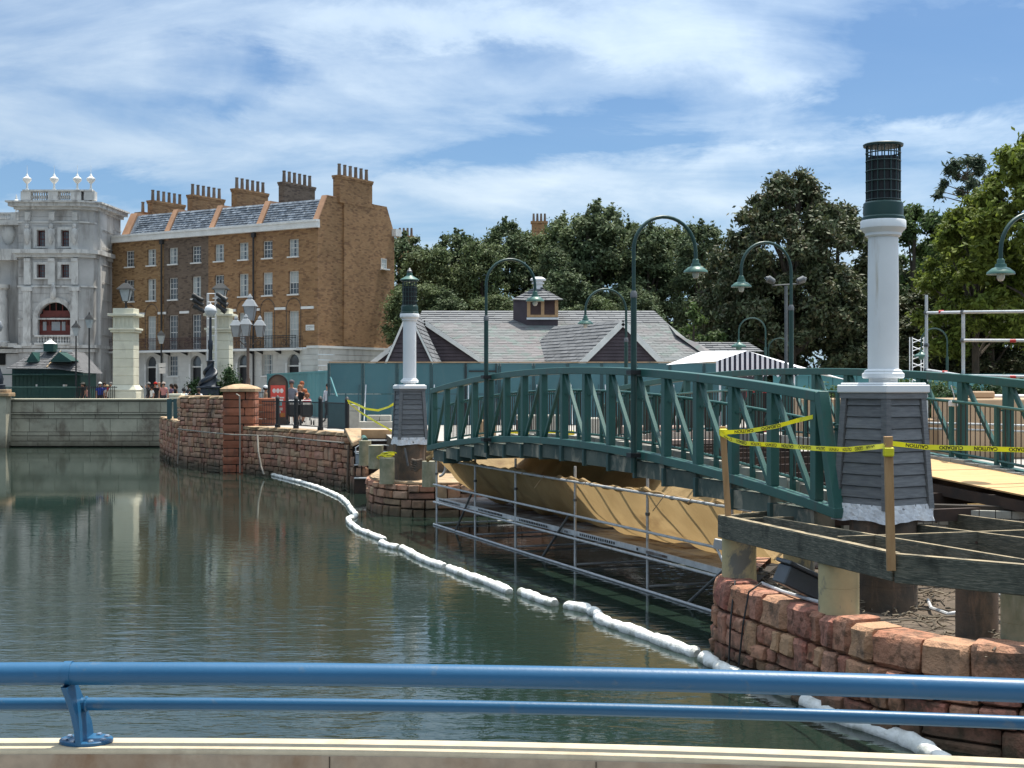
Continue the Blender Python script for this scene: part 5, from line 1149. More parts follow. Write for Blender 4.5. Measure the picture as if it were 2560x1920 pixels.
gable(1062, 806, 930, 1212, 908, 67.2, (0, 3.5, 0), 'b', bw=.22)
gable(1557, 806, 1455, 1655, 908, 64, (-3.0, 6.7, 0), 'c', bw=.26)
# cupola
cy0 = 73.2; x0, x1 = XP(1292, cy0 + .5), XP(1395, cy0); xm = XP(1318, cy0); zb_, zt2 = 4.7, ZP(748, cy0)
cu = MB().box(xm, x1, cy0, cy0 + 1.8, zb_, zt2).build('cupola', M_['siding'], gh, world=True)
MB().add([(xm, cy0, zb_), (xm - .75, cy0 + 1.0, zb_), (xm - .75, cy0 + 1.0, zt2), (xm, cy0, zt2)], [(3, 2, 1, 0)]).build('cupola_side', M_['siding'], cu, world=True)
for x in (xm + .08, (xm + x1) / 2, x1 - .08): MB().box(x - .09, x + .09, cy0 - .06, cy0, ZP(792, cy0), zt2).build('post', M_['cedar'], cu, world=True)
MB().box(xm, x1, cy0 - .05, cy0, ZP(793, cy0), ZP(787, cy0)).build('ledge', M_['cedar'], cu, world=True); MB().box(xm - .03, x1 + .03, cy0 - .1, cy0, ZP(799, cy0), ZP(794, cy0)).build('flashing', M_['white'], cu, world=True)
for k in range(9):
    for a, b in ((xm + .17, (xm + x1) / 2 - .09), ((xm + x1) / 2 + .09, x1 - .17)): z = ZP(786, cy0) + k * .085; MB().add([(a, cy0 - .04, z), (b, cy0 - .04, z), (b, cy0 - .005, z + .08), (a, cy0 - .005, z + .08), (a, cy0 - .003, z), (b, cy0 - .003, z)], [(0, 1, 2, 3), (4, 5, 1, 0)]).build('louvre_slat', M_['louvre'], cu, world=True)
ap = P(1345, 716, cy0 + .9); ec = [P(1280, 750, cy0 + .9), P(1322, 752, cy0 - .35), P(1409, 750, cy0 - .35), P(1398, 748, cy0 + 2.2)]
for a, b in zip(ec, ec[1:]): tiles(MB(), a, b, ap + (b - a) * .05, ap - (b - a) * .05, 6, .5, .05).build('cupola_tiles', M_['shingle'], cu, world=True, kind='stuff')
MB().add(ec + [ap + Vector((0, 0, -.03))], [(0, 1, 4), (1, 2, 4), (2, 3, 4), (3, 0, 4), (3, 2, 1, 0)]).build('cupola_roof', M_['shingle'], cu, world=True)
MB().lathe([(.26, -.15), (.24, .12), (.34, .13), (.34, .2), (.28, .21), (.28, .3), (.42, .31), (.42, .40), (.25, .5), (.0, .52)], 16, tuple(ap)).build('cupola_vent', M_['white'], cu, world=True, smooth=35)
lr = T('low_roof_building', 'low grey tiled roof running right behind the striped awning', 'building', (XP(1820, 72), 72, 0))
tiles(MB(), P(1735, 880, 70), P(1910, 880, 70), P(1870, 856, 74), P(1735, 855, 74), 5, .6, .05).build('roof_tiles', M_['shingle'], lr, world=True, kind='stuff'); MB().box(XP(1735, 71), XP(1905, 71), 70.5, 75, 0, ZP(884, 70)).build('wall', M_['siding'], lr, world=True)
MB().box(XP(1655, 66), XP(1740, 66), 66, 66.4, ZP(900, 66), ZP(893, 66)).build('white_fascia', M_['white_trim'], lr, world=True)
# striped awning tent
aw = T('striped_awning', 'white topped tent with navy and white striped gable behind the bridge', 'awning', (XP(1868, 50), 50, 0))
def ay(px): return 903 + (877 - 903) * (px - 1790) / 78 if px < 1868 else 877 + (916 - 877) * (px - 1868) / 118
px = 1790; k = 0
while px < 1992:
    a, b = px, px + 6.3; t = MB(); zl = ZP(937 + 3 * math.sin(k * 1.1), 50)
    t.add([P(a, ay(a), 50), P(b, ay(b), 50), (XP(b, 50), 50 - .02, zl), ((XP(a, 50) + XP(b, 50)) / 2, 50 - .02, zl - .05), (XP(a, 50), 50 - .02, zl)], [(0, 1, 2, 3, 4)]); t.build('stripe', M_['navy'] if k % 2 else M_['awning'], aw, world=True); px += 6.3; k += 1
A_ = P(1868, 877, 50); B_ = P(1755, 878, 55); 
MB().add([P(1790, 903, 50), A_, B_, P(1665, 912, 55), P(1992, 918, 50), B_ + Vector((6, 0, -1.2))], [(0, 1, 2, 3), (1, 4, 5, 2)]).build('canopy', M_['awning'], aw, world=True)
for px in (1800, 1985): MB().tube([P(px, 930, 50.1), (XP(px, 50.1), 50.1, 0)], .04, 6).build('pole', M_['white'], aw, world=True)
o = T('red_machine', 'red drinks cabinet standing under the striped awning', 'cabinet', (XP(1893, 49), 49, 0)); MB().box(-.35, .35, -.3, .3, 0, 1.55).build('body', M_['red'], o, bev=.03); MB().box(-.28, .28, -.33, -.305, .5, 1.4).build('door', M_['dark'], o)
# ------------------------------------------------------------ hoardings
hf = T('hoarding', 'tall teal plywood site hoarding with pale top rail, behind the bridge', 'hoarding', (XP(1300, 58), 58, 0)); HY = 58.0
seg = 85.3; px = 822
pan = MB().box(-.5, .5, -.5, .5, -.5, .5).mesh('panel', M_['teal']); psh = MB().box(-.5, .5, -.5, .5, -.5, .5).mesh('post', M_['teal_dark']); invh = rootmat(hf).inverted(); n = 12
for k in range(12):
    a = XP(822 + k * seg, HY); b = XP(822 + (k + 1) * seg, HY) if k < 11 else XP(1828, HY)
    zc = [(1.32, 2.62), (.0, 1.30)]
    for z0, z1 in zc: piece('panel', pan, hf, invh @ Matrix.Translation(((a + b) / 2, HY, (z0 + z1) / 2)) @ Matrix.Diagonal((b - a - .12, .03, z1 - z0, 1)))
    piece('post', psh, hf, invh @ Matrix.Translation((a, HY - .015, 1.31)) @ Matrix.Diagonal((.10, .07, 2.62, 1)))
    for dx in (-.14, .14):
        if k > 0: MB().beam((a + dx, HY - .1, 1.7), (a + dx * 1.1, HY - 1.0, .05), .04, .05).build('prop', M_['teal_dark'] if dx < 0 else M_['galv'], hf, world=True)
MB().beam((XP(822, HY), HY, 2.66), (XP(1828, HY), HY, 2.66), .12, .05).build('top_rail', M_['cope'], hf, world=True)
MB().beam(P(826, 943, 57.8), P(866, 1062, 56.6), .05, .07).build('brace', M_['teal2'], hf, world=True)
for pxx in (1165, 1240): MB().beam((XP(pxx, HY - .06), HY - .06, 0), (XP(pxx, HY - .06), HY - .06, 2.6), .07, .04).build('gate_post', M_['black'], hf, world=True)
MB().beam(P(1172, 928, 57.93), P(1240, 928, 57.93), .04, .06).build('gate_bar', M_['black'], hf, world=True)
h2 = T('hoarding', 'lower teal board fence receding left of the tall hoarding', 'hoarding', (XP(745, 80), 80, 0)); a = Vector((XP(668, 90), 90, 0)); b = Vector((XP(822, 70), 70, 0)); L = (b - a).length; s = 0
t_ = (b - a).normalized(); inv2 = rootmat(h2).inverted(); bpm = MB().box(-.5, .5, -.5, .5, -.5, .5).mesh('board', M_['teal2'])
while s < L:
    c = a + t_ * (s + .62); piece('board', bpm, h2, inv2 @ Matrix.Translation((c.x, c.y, 1.22)) @ Matrix.Rotation(math.atan2(t_.y, t_.x), 4, 'Z') @ Matrix.Diagonal((1.2, .04, 2.44, 1))); s += 1.25
MB().beam(a + Vector((0, -.05, 2.4)), b + Vector((0, -.05, 2.4)), .06, .1).build('top_rail', M_['teal2'], h2, world=True)
h3 = T('hoarding', 'distant teal board fence behind the planters at right', 'hoarding', (XP(2260, 62), 62, 0)); inv3 = rootmat(h3).inverted(); px = 1932
while px < 2700:
    w = 30; c = XP(px + w / 2, 62); piece('board', bpm, h3, inv3 @ Matrix.Translation((c, 62, 1.1)) @ Matrix.Diagonal((XP(w + 1280, 62) - .03, .04, 2.2, 1))); px += w
MB().beam((XP(1932, 61.9), 61.9, 2.15), (XP(2700, 61.9), 61.9, 2.15), .06, .08).build('top_rail', M_['teal2'], h3, world=True)
g4 = T('gate_panel', 'dark teal site panel behind the iron railing near the taped post', 'hoarding', (XP(842, 53), 53, 0)); MB().box(-.33, .33, -.02, .02, 0, 1.25).build('panel', M_['teal'], g4); MB().box(-.37, -.33, -.03, .03, 0, 1.35).box(.33, .37, -.03, .03, 0, 1.35).build('frame', M_['teal_dark'], g4)
# concrete blocks in front of hoarding
for i, (a, b, c, d, Y, lb) in enumerate(((897, 984, 1054, 1070, 51, 'long concrete block on the kerb beside the far lantern pillar'), (917, 948, 1038, 1053, 51.2, 'short concrete block on top of the long one, left'), (949, 976, 1038, 1053, 51.2, 'short concrete block on top of the long one, right'), (869, 896, 1011, 1027, 52, 'pale block topping the stack by the railing post'), (868, 898, 1028, 1070, 52, 'tall concrete block stack by the railing post'))):
    o = MB().box(XP(a, Y), XP(b, Y), Y, Y + .5, max(ZP(d, Y), .0), ZP(c, Y)).build('concrete_block', M_['cinder'], bev=.015); tag(o, lb, 'concrete block', 'concrete blocks')
# timber kerb and dark stepped retaining wall left of far lantern pillar
o = T('stepped_wall', 'dark stepped retaining wall with pipes between the red wall and far lantern pillar', 'retaining wall', (XP(930, 45), 45, 0))
MB().box(XP(880, 46.4), XP(1090, 46.4), 46.4, 47, -.12, .16).build('timber_kerb', M_['cedar'], o, world=True)
for k, (z0, z1, Y) in enumerate(((-.48, -.14, 46.2), (-.85, -.5, 45.6), (-1.3, -.9, 45.0), (-2.2, -1.3, 44.5))): MB().box(XP(886, Y), XP(1110, Y), Y, Y + 1.5, z0, z1).build('step', M_['rust'], o, world=True); MB().tube([(XP(886, Y), Y - .05, z1 - .05), (XP(1100, Y), Y - .05, z1 - .05)], .03, 6).build('pipe', M_['galv'], o, world=True)
MB().tube([P(909, 1094, 45.2), P(913, 1100, 44.7)], .09, 12).build('drain_pipe', M_['green_lamp'], o, world=True)
o = T('junction_box', 'grey electrical box mounted at the end of the long red wall', 'junction box', P(898, 1158, 44.2)); MB().box(-.11, .11, -.08, .08, -.02, .30).build('box', M_['greybox'], o, bev=.01); MB().box(-.12, .12, -.1, .1, .30, .32).build('lid', M_['greybox'], o)
MB().tube([(-.1, 0, .3), (-.12, 0, .5), (0, 0, .58), (.8, .2, .58), (1.4, .3, .5)], .02, 6).build('conduit', M_['galv'], o)
for a, b, c, d, Y, Y2, m, lb in ((872, 1113, 869, 1212, 45.9, 45.9, 'pile_dark', 'rusty brown pipe standing at the corner of the long red wall'), (990, 1190, 1056, 1198, 38.2, 38.2, 'galv', 'white horizontal pipe between the two mossy piles'), (1012, 1120, 1020, 1165, 37.3, 37.3, 'galv_dark', 'grey conduit dropping from the far lantern pillar'), (985, 1198, 1040, 1208, 38.0, 38, 'galv', 'thin conduit lying on the round base')):
    o = MB().tube([P(a, b, Y), P(c, d, Y2)], .045 if m != 'galv_dark' else .03, 8).build('pipe', M_[m], smooth=True); tag(o, lb, 'pipe')
mb = MB()
for k in range(5): mb.tube([P(1030, 1150 + k * 6, 36.9 + .1 * k), P(1040, 1153 + k * 6, 36.8), P(1056, 1150 + k * 4, 36.8)], .045, 8)
tag(mb.build('pipe_bundle', M_['pile_dark'], smooth=True), 'bundle of brown pipes behind the right mossy pile', 'pipes')
o = MB().tube([P(1098 + 16 * math.cos(a), 1168 + 22 * math.sin(a), 35) for a in np.linspace(-1.2, 1.6, 12)], .035, 8).build('bent_pipe', M_['galv'], smooth=True); tag(o, 'bent grey pipe elbow behind the leftmost scaffold tube', 'pipe')
# sagging rope along the red wall + bollard ropes
pts = [P(448, 1072, 60), P(520, 1080, 57.4), P(583, 1086, 54.6), P(625, 1087, 53.9), P(700, 1090, 52.6), P(790, 1100, 49.4), P(862, 1106, 46.8)]
o = MB().tube([p + Vector((0, -.25, 0)) for p in pts], .03, 6).build('wall_rope', M_['rope']); tag(o, 'grey rope strung along the face of the red walls', 'rope')
o = MB().tube([P(644, 1088, 53), P(646, 1130, 52.6), P(653, 1165, 52.4), P(660, 1186, 52.2)], .035, 6).build('mooring_rope', M_['rope']); tag(o, 'pale rope dropping from the red wall to the start of the boom', 'rope')
o = MB().tube([P(591, 985, 54.3), P(599, 990, 54.2), P(600, 1060, 54.2), P(600, 1182, 54.2)], .03, 6).build('drain_cord', M_['rope']); tag(o, 'thin pale pipe running down beside the red pillar', 'pipe')
o = MB().tube([P(449, 1068, 60), P(446, 1130, 60), P(444, 1160, 60)], .03, 6).build('drain_cord', M_['rope']); tag(o, 'thin vertical pipe at the left corner of the tall red wall', 'pipe')
# iron railing on red wall
rl_ = T('iron_railing', 'black iron railing with posts on top of the long red wall', 'railing', (XP(760, 50), 50, 0))
pa = [(655, 53.9), (694, 53.0), (740, 51.6), (801, 49.6), (868, 46.6)]; pv = [Vector((XP(a, Y + .25), Y + .25, 0)) for a, Y in pa]
for p in pv[1:]: MB().lathe([(.11, 0), (.11, .12), (.075, .14), (.075, 1.12), (.095, 1.14), (.06, 1.22), (.0, 1.26)], 10, (p.x, p.y, .03)).build('post', M_['black'], rl_, world=True, smooth=35)
for a, b in zip(pv, pv[1:]):
    mb = MB().beam(a + Vector((0, 0, 1.05)), b + Vector((0, 0, 1.05)), .04, .04).beam(a + Vector((0, 0, .16)), b + Vector((0, 0, .16)), .03, .03); n = int((b - a).length / .12)
    for k in range(n): q = a.lerp(b, (k + .5) / n); mb.tube([q + Vector((0, 0, .16)), q + Vector((0, 0, 1.05))], .011, 4, False)
    mb.build('infill_bars', M_['black'], rl_, world=True)
sh_ = T('short_railing', 'short dark railing between the pale quay and the tall red wall', 'railing', (XP(436, 64), 64, 0))
for k in range(3): MB().box(XP(424 + k * 16, 64) - .1, XP(424 + k * 16, 64) + .1, 63.9, 64.1, .1, 1.05).build('post', M_['teal_dark'], sh_, world=True)
MB().box(XP(424, 64), XP(456, 64), 63.95, 64.05, .9, 1.0).build('rail', M_['teal_dark'], sh_, world=True)
# ------------------------------------------------------------ trees
def leaves(name, cen, rad, n, size, matl, parent=None, seed=0, elong=1.7, up=.4, flat=1.0):
    """many small leaf faces scattered through clumps; cen (k,3), rad (k,)"""
    rs = np.random.RandomState(seed); cen = np.asarray(cen, float); rad = np.asarray(rad, float); w = rad ** 2; w /= w.sum()
    ci = rs.choice(len(cen), n, p=w); d = rs.normal(size=(n, 3)); d /= np.linalg.norm(d, axis=1)[:, None]
    r = np.abs(rs.normal(size=n)) * .52; p = cen[ci] + d * (rad[ci] * r)[:, None] * np.array([1, 1, flat])
    nn = d * .7 + rs.normal(size=(n, 3)) * .75 + np.array([0, 0, up]); nn /= np.linalg.norm(nn, axis=1)[:, None]
    a = rs.normal(size=(n, 3)); u = np.cross(nn, a); u /= np.linalg.norm(u, axis=1)[:, None]; v = np.cross(nn, u)
    s = size * rs.uniform(.6, 1.35, n)[:, None]; q = np.stack([p - u * s * .5 * elong, p + v * s * .38 - u * s * .1, p + u * s * .5 * elong, p - v * s * .38 + u * s * .1], 1).reshape(-1, 3)
    me = bpy.data.meshes.new(name); me.vertices.add(4 * n); me.vertices.foreach_set('co', q.ravel()); me.loops.add(4 * n); me.loops.foreach_set('vertex_index', np.arange(4 * n)); me.polygons.add(n)
    me.polygons.foreach_set('loop_start', np.arange(0, 4 * n, 4)); me.materials.append(matl); me.update(); me.validate()
    o = bpy.data.objects.new(name, me); COL.objects.link(o)
    if parent is not None: o.parent = parent
    return o
def make_tree(label, h, env, n, size, matl, seed, cr=(.5, 1.0), nc=60, trunk=.25, group=None, clump_flat=.8, cat='tree', sprigs=0, base=.12, limbs=10, up=.4):
    """env(t) -> crown radius at relative height t (0..1)"""
    rs = random.Random(seed); o = T('tree', label, cat, (0, 0, 0), 0, group); cen = []; rad = []
    for _ in range(nc):
        t = base + (1 - base) * rs.random() ** .85; R_ = env(t); a = rs.uniform(0, 6.283); rr_ = R_ * rs.uniform(.35, 1.0) ** .5; c = rs.uniform(*cr) * (.55 + .45 * min(1, R_ / 2))
        cen.append((rr_ * math.cos(a) * .95, rr_ * math.sin(a) * .95, t * h - c * .4)); rad.append(c)
    for _ in range(sprigs):
        t = rs.uniform(.70, .97); R_ = env(t); a = rs.uniform(0, 6.283); x, y = R_ * .9 * math.cos(a) * rs.random(), R_ * .9 * math.sin(a) * rs.random(); hh = rs.uniform(.5, 1.5)
        for k in range(4): cen.append((x + rs.uniform(-.1, .1) + k * .04, y, t * h + hh * k / 4)); rad.append(.36 - .075 * k)
    mb = MB(); mb.tube([(0, 0, -.1), (.05, 0, h * .3), (-.05, .05, h * .6), (0, 0, h * .88)], [trunk, trunk * .8, trunk * .5, trunk * .15], 8); mb.build('trunk', M_['bark'], o, smooth=True)
    mb = MB()
    for k in range(limbs):
        c = Vector(cen[rs.randrange(nc)]); z0 = max(h * .15, c.z * rs.uniform(.45, .7)); m = Vector((c.x * .4, c.y * .4, (z0 + c.z) / 2 + .1)); mb.tube([(0, 0, z0), m, c], [trunk * .4, trunk * .25, .03], 5, False)
    mb.build('limbs', M_['bark'], o)
    leaves('crown', cen, rad, n, size, matl, o, seed, up=up, flat=clump_flat)
    return o
def place(o, px, Y, s=1, rz=0, label=None, sx=None, first=False):
    c = o if first else copy_tree(o, label=label)
    c.location = (XP(px, Y), Y, 0); c.rotation_euler = (0, 0, rz); c.scale = (sx or s, sx or s, s)
    return c
oak = lambda t: 3.0 * max(.05, 1 - (1.12 * t - .2) ** 4) ** .5 * (1 - .18 * t)
pr1 = make_tree('', 13, oak, 52000, .15, M_['leaf1'], 1, (.4, .95), 150, sprigs=22, base=.05)
pr2 = make_tree('', 13, lambda t: 2.8 * max(.04, 1 - (1.1 * t - .15) ** 4) ** .5 * (1 - .25 * t), 52000, .15, M_['leaf2'], 2, (.4, .85), 140, sprigs=26, base=.04)
row = [(915, 104, 1.02, 'evergreen tree close against the side wall of the end brick house'), (1010, 108, 1.09, 'pointed evergreen tree just right of the end brick house'), (1078, 104, .98, 'dark evergreen tree above the left end of the grey roof'), (1140, 107, 1.10, 'tall evergreen tree left of the far arched lamp'),
       (1205, 103, 1.02, 'evergreen tree behind the leftmost arched lamp'), (1265, 106, 1.16, 'tall evergreen left of the cupola, with spiky top'), (1330, 109, 1.12, 'evergreen tree behind the cupola'), (1385, 103, .98, 'rounder evergreen right of the cupola'),
       (1440, 107, 1.22, 'spiky tree rising left of the tallest lamp'), (1500, 105, 1.26, 'tallest spiky evergreen in the back row'), (1560, 108, 1.18, 'evergreen tree above the right gable'), (1622, 104, 1.12, 'evergreen tree behind the post of the tallest lamp'),
       (1690, 107, 1.15, 'evergreen tree under the arch of the tallest lamp'), (1755, 101, 1.10, 'dark evergreen left of the magnolia'), (1815, 104, .95, 'evergreen tree behind the magnolia')]
for i, (px, Y, s, lb) in enumerate(row):
    src = (pr1, pr2)[i % 2]; first = i < 2
    s *= .95; c = place(src, px, Y, s, i * 1.3, lb, sx=s * random.uniform(.95, 1.15), first=first); c['label'] = lb; c['group'] = 'evergreen trees behind the grey roofed house'
for i, (px, Y, s) in enumerate(((1110, 92, .62), (1235, 93, .60), (1410, 92, .72), (1480, 93, .60), (1590, 90, .62), (1040, 92, .66))):
    c = place(pr1 if i % 2 else pr2, px, Y, s, i * 2.1, 'x', sx=s * 1.35)
    c['label'] = ['lower bushy tree directly behind the ridge left of the near lamp', 'lower bushy tree behind the ridge, between lamp and cupola', 'olive conical tree just right of the cupola', 'lower bushy tree behind the ridge above the far lamp', 'lower bushy tree behind the ridge end', 'lower bushy tree behind the left hip of the grey roof'][i]; c['group'] = 'lower trees behind the ridge'
def mag(t): return (4.3 * (1 - ((t - .33) / .72) ** 2) ** .5 if t < .78 else 4.3 * (1 - ((.78 - .33) / .72) ** 2) ** .5 * (1 - (t - .78) / .24) + .5)
m1 = make_tree('large dark magnolia with bronze tinged leaves, highest tree right of the lamps', 14.2, mag, 150000, .18, M_['leafm'], 5, (.4, .85), 260, .4, base=.02, limbs=24)
m1.location = (XP(1975, 80), 80, 0); m1.scale = (1.0, 1.0, 1.0)
m2 = make_tree('dark magnolia shoulder tree to the right, partly behind the near lantern pillar', 12.6, mag, 90000, .18, M_['leafm'], 6, (.45, .9), 180, .35, base=.02); m2.location = (XP(2095, 84), 84, 0); m2.scale = (1.1, 1.1, 1)
m4 = make_tree('low dark magnolia rising behind the arched lamp at left of the big one', 10.6, mag, 60000, .18, M_['leafm'], 16, (.45, .9), 150, .35, base=.02); m4.location = (XP(1850, 82), 82, 0); m4.scale = (.8, .8, 1)
m3 = make_tree('small fresh green tree beside the right end of the grey roof', 6.4, lambda t: 2.4 * math.sin(math.pi * min(1, t + .1)) ** .6, 16000, .17, M_['leafg'], 7, (.5, .9), 40, .15); m3.location = (XP(1735, 78), 78, 0); m3.scale = (1.0, 1.0, 1.0)
ylw = lambda t: 4.2 * math.sin(math.pi * min(1, t * .95 + .06)) ** .55
y1 = make_tree('tall yellow green tree at the right frame edge', 15.3, ylw, 60000, .22, M_['leafy'], 8, (.45, .95), 150, .3, base=.30, limbs=26, up=.7); y1.location = (XP(2610, 70), 70, 0)
y2 = copy_tree(y1, (XP(2440, 74), 74, 0), 1.9, 'yellow green tree between the near lantern pillar and the frame edge'); y2.scale = (.78, .78, .80)
g1 = make_tree('mid green tree behind the shaft of the near lantern pillar', 12, ylw, 52000, .19, M_['leafg'], 9, (.45, .9), 140, .28, base=.08); g1.location = (XP(2285, 88), 88, 0); g1.scale = (1.0, 1.0, 1.12)
g2 = copy_tree(g1, (XP(2370, 95), 95, 0), 2.2, 'mid green tree farther back below the pine'); g2.scale = (1, 1, 1.05)
g3 = copy_tree(g1, (XP(2500, 86), 86, 0), .9, 'dense green tree behind the right scaffold rails'); g3.scale = (1.1, 1.1, .72)
g5 = copy_tree(g1, (XP(2610, 82), 82, 0), 3.9, 'dense green tree low at the right frame edge'); g5.scale = (1.1, 1.1, .7)
g4 = copy_tree(m2, (XP(2350, 80), 80, 0), 2.9, 'shadowy dark tree behind the small arched lamp at right'); g4.scale = (.95, .95, .62)
g6 = copy_tree(m2, (XP(2480, 78), 78, 0), 1.1, 'shadowy dark tree below the yellow green trees'); g6.scale = (.9, .9, .5)
g7 = copy_tree(m2, (XP(2215, 90), 90, 0), 4.1, 'shadowy dark tree right of the magnolia shoulder'); g7.scale = (.8, .8, .78)
# pine
pn = T('pine_tree', 'open crowned pine standing above the green trees right of the lantern pillar', 'tree', (XP(2418, 98), 98, 0)); rsn = random.Random(4); cen = []; rad = []
MB().tube([(0, 0, 0), (.1, 0, 9), (0, 0, 17.2)], [.25, .18, .05], 8).build('trunk', M_['bark'], pn, smooth=True); mb = MB()
for k in range(30):
    z = rsn.uniform(12.2, 17.6); a = rsn.uniform(0, 6.28); l = (18.4 - z) * .42 + .6; c = (l * math.cos(a), l * math.sin(a), z + .3); cen.append(c); rad.append(rsn.uniform(.35, .6)); mb.tube([(0, 0, z - .3), c], [.06, .02], 5, False)
mb.build('limbs', M_['bark'], pn); leaves('crown', cen, rad, 9000, .17, M_['pine'], pn, 3, elong=2.6)
# distant woods so that no gap shows the bare horizon
rs_n = np.random.RandomState(4); k = 220; cen = np.stack([rs_n.uniform(-6, 62, k), rs_n.uniform(112, 122, k), rs_n.uniform(.5, 9.0, k)], 1)
o = leaves('distant_woods', cen, rs_n.uniform(1.4, 2.4, k), 60000, .42, M_['leaf2'], None, 2); tag(o, 'continuous dark woodland behind the nearer trees', 'woods', kind='stuff')
def hedge(x0, x1, y0, y1, z0, z1, n, label, matl='hedge', sd=0):
    rs = np.random.RandomState(sd); k = int((x1 - x0) * 4) + 4; cen = np.stack([rs.uniform(x0, x1, k), rs.uniform(y0, y1, k), rs.uniform(z0, z1, k)], 1); o = leaves('hedge', cen, rs.uniform(.22, .4, k), n, .07, M_[matl], None, sd); tag(o, label, 'hedge'); return o
# ------------------------------------------------------------ planters at right
def block(name, px0, px1, y0, y1, Y, dep, label, cat, matl='tan', group=None, **k):
    o = MB().box(XP(px0, Y), XP(px1, Y), Y, Y + dep, ZP(y1, Y) if y1 else 0, ZP(y0, Y)).build(name, M_[matl], bev=.03, **k); tag(o, label, cat, group); return o
block('planter_wall', 2005, 2118, 996, 1100, 36, 1.2, 'tan rendered wall left of the near lantern pillar', 'planter')
block('planter_wall', 2300, 2425, 1047, None, 33, .5, 'low tan wall behind the far handrail at right', 'planter')
block('planter_wall', 2412, 2760, 997, None, 31, 2.5, 'higher tan planter wall at the right frame edge', 'planter')
block('planter_pillar', 2434, 2488, 978, 996, 31.6, .5, 'tan pillar top standing on the planter wall', 'planter')
block('bench_slab', 2440, 2760, 986, 996, 33.6, .3, 'pale capping slab on the planter wall at right', 'slab', 'white_trim')
hedge(XP(2200, 40), XP(2425, 40), 39, 41, 1.2, 1.6, 5000, 'light green hedge behind the near lantern pillar', 'leafg', 1); hedge(XP(2430, 38), XP(2700, 38), 37, 39, 1.2, 1.75, 6000, 'dark clipped hedge above the planter wall', 'hedge', 2)
hedge(XP(1995, 44), XP(2120, 44), 43.5, 44.5, 1.0, 1.6, 3000, 'flowering low hedge left of the near lantern pillar', 'leafg', 3)
hedge(XP(2300, 37), XP(2430, 37), 36.5, 37.5, .3, 1.3, 6000, 'dark green shrub bank behind the low tan wall', 'hedge', 4)
for i, (px0, px1, Y, z, m, lb) in enumerate(((1180, 1240, 44, .55, 'cope', 'sandy rock heap seen through the bridge railing'), (1290, 1420, 45, .7, 'cinder', 'pale low wall seen through the middle of the bridge'), (1470, 1550, 43, .65, 'cinder', 'white low wall seen through the bridge right of the crown'), (1560, 1760, 41, .45, 'deckpav', 'pink paving edge seen through the bridge'), (1760, 1900, 40, .4, 'deckpav', 'pinkish low kerb wall beyond the far truss'))):
    o = MB().box(XP(px0, Y), XP(px1, Y), Y, Y + .6, 0, z).build('low_wall', M_[m], bev=.04); tag(o, lb, 'low wall')
o = MB().box(XP(1290, 32), XP(1330, 32), 31.6, 32, .62, .88).build('grey_case', M_['plastic'], bev=.02); tag(o, 'small dark grey case lying on the deck behind the truss', 'case')
for i, (px, py, Y) in enumerate(((1290, 1086, 31), (1400, 1090, 27.5))):
    mb = MB(); c = P(px, py, Y)
    for k in range(3): mb.tube([c + Vector((.28 * math.cos(a + k), .2 * math.sin(a + k), .02 + .03 * k + .01 * math.sin(3 * a))) for a in np.linspace(0, 6.28, 18)], .02, 5)
    tag(mb.build('yellow_hose', M_['tape'], smooth=True), ['yellow hose coil on the deck left of the crown', 'yellow hose loop on the deck at the middle of the span'][i], 'hose', 'yellow hose coils')
# small lamps in the distance
def small_lamp(px, Y, H, arm, label, matl='green_dark', sz=1.0):
    o = T('arched_lamp', label, 'lamp post', (XP(px, Y), Y, 0), 0, 'distant arched lamps'); r = .55 * sz
    MB().tube([(0, 0, 0), (0, 0, H - 1.2)], .06, 8).build('lower_post', M_[matl], o, smooth=True)
    MB().tube([(0, 0, H - 1.2), (0, 0, H - r)] + [(arm * (r - r * math.cos(a)), 0, H - r + r * math.sin(a)) for a in np.linspace(0, math.pi, 12)] + [(arm * 2 * r, 0, H - r - .4)], .035, 6).build('arched_pipe', M_[matl], o, smooth=True)
    MB().lathe([(.05, 0), (.06, -.1), (.14, -.16), (.3, -.24), (.31, -.30), (.12, -.31), (.1, -.42), (.02, -.44)], 14, (arm * 2 * r, 0, H - r - .35)).build('shade', M_['green_lamp'], o, smooth=True)
small_lamp(1914, 56, 4.45, -1, 'small arched lamp in front of the magnolia foot'); small_lamp(1975, 70, 4.1, -1, 'faint arched lamp left of its neighbour in the tree shade'); small_lamp(2368, 58, 4.1, -1, 'small arched lamp behind the right scaffold rails')
o = T('camera_pole', 'pole head with two angled floodlights behind the far truss lamp', 'floodlight', (XP(1965, 30), 30, 0)); MB().tube([(0, 0, 0), (0, 0, 3.85)], .035, 8).tube([(-.3, 0, 3.86), (.33, 0, 3.9)], .015, 6).build('pole', M_['galv_dark'], o, smooth=True)
for x in (-.34, .34): MB().lathe([(.03, -.11), (.065, -.08), (.08, .06), (.04, .09), (.02, .12)], 12, (0, 0, 0)).build('lamp_head', M_['galv_dark'], o, smooth=True).matrix_local = Matrix.Translation((x, 0, 3.98)) @ Matrix.Rotation(R(70 if x > 0 else -60), 4, 'Y')
o = T('lattice_mast', 'white lattice mast standing in the trees right of the lantern pillar', 'mast', (XP(2292, 60), 60, 0)); mb = MB()
for x in (-.25, .25):
    for y in (-.2, .2): mb.tube([(x, y, 0), (x, y, 3.8)], .025, 5)
for k in range(10): mb.tube([(-.25, -.2, .3 + k * .36), (.25, -.2, .5 + k * .36)], .02, 4).tube([(.25, -.2, .3 + k * .36), (-.25, -.2, .5 + k * .36)], .02, 4)
mb.build('lattice', M_['white'], o)
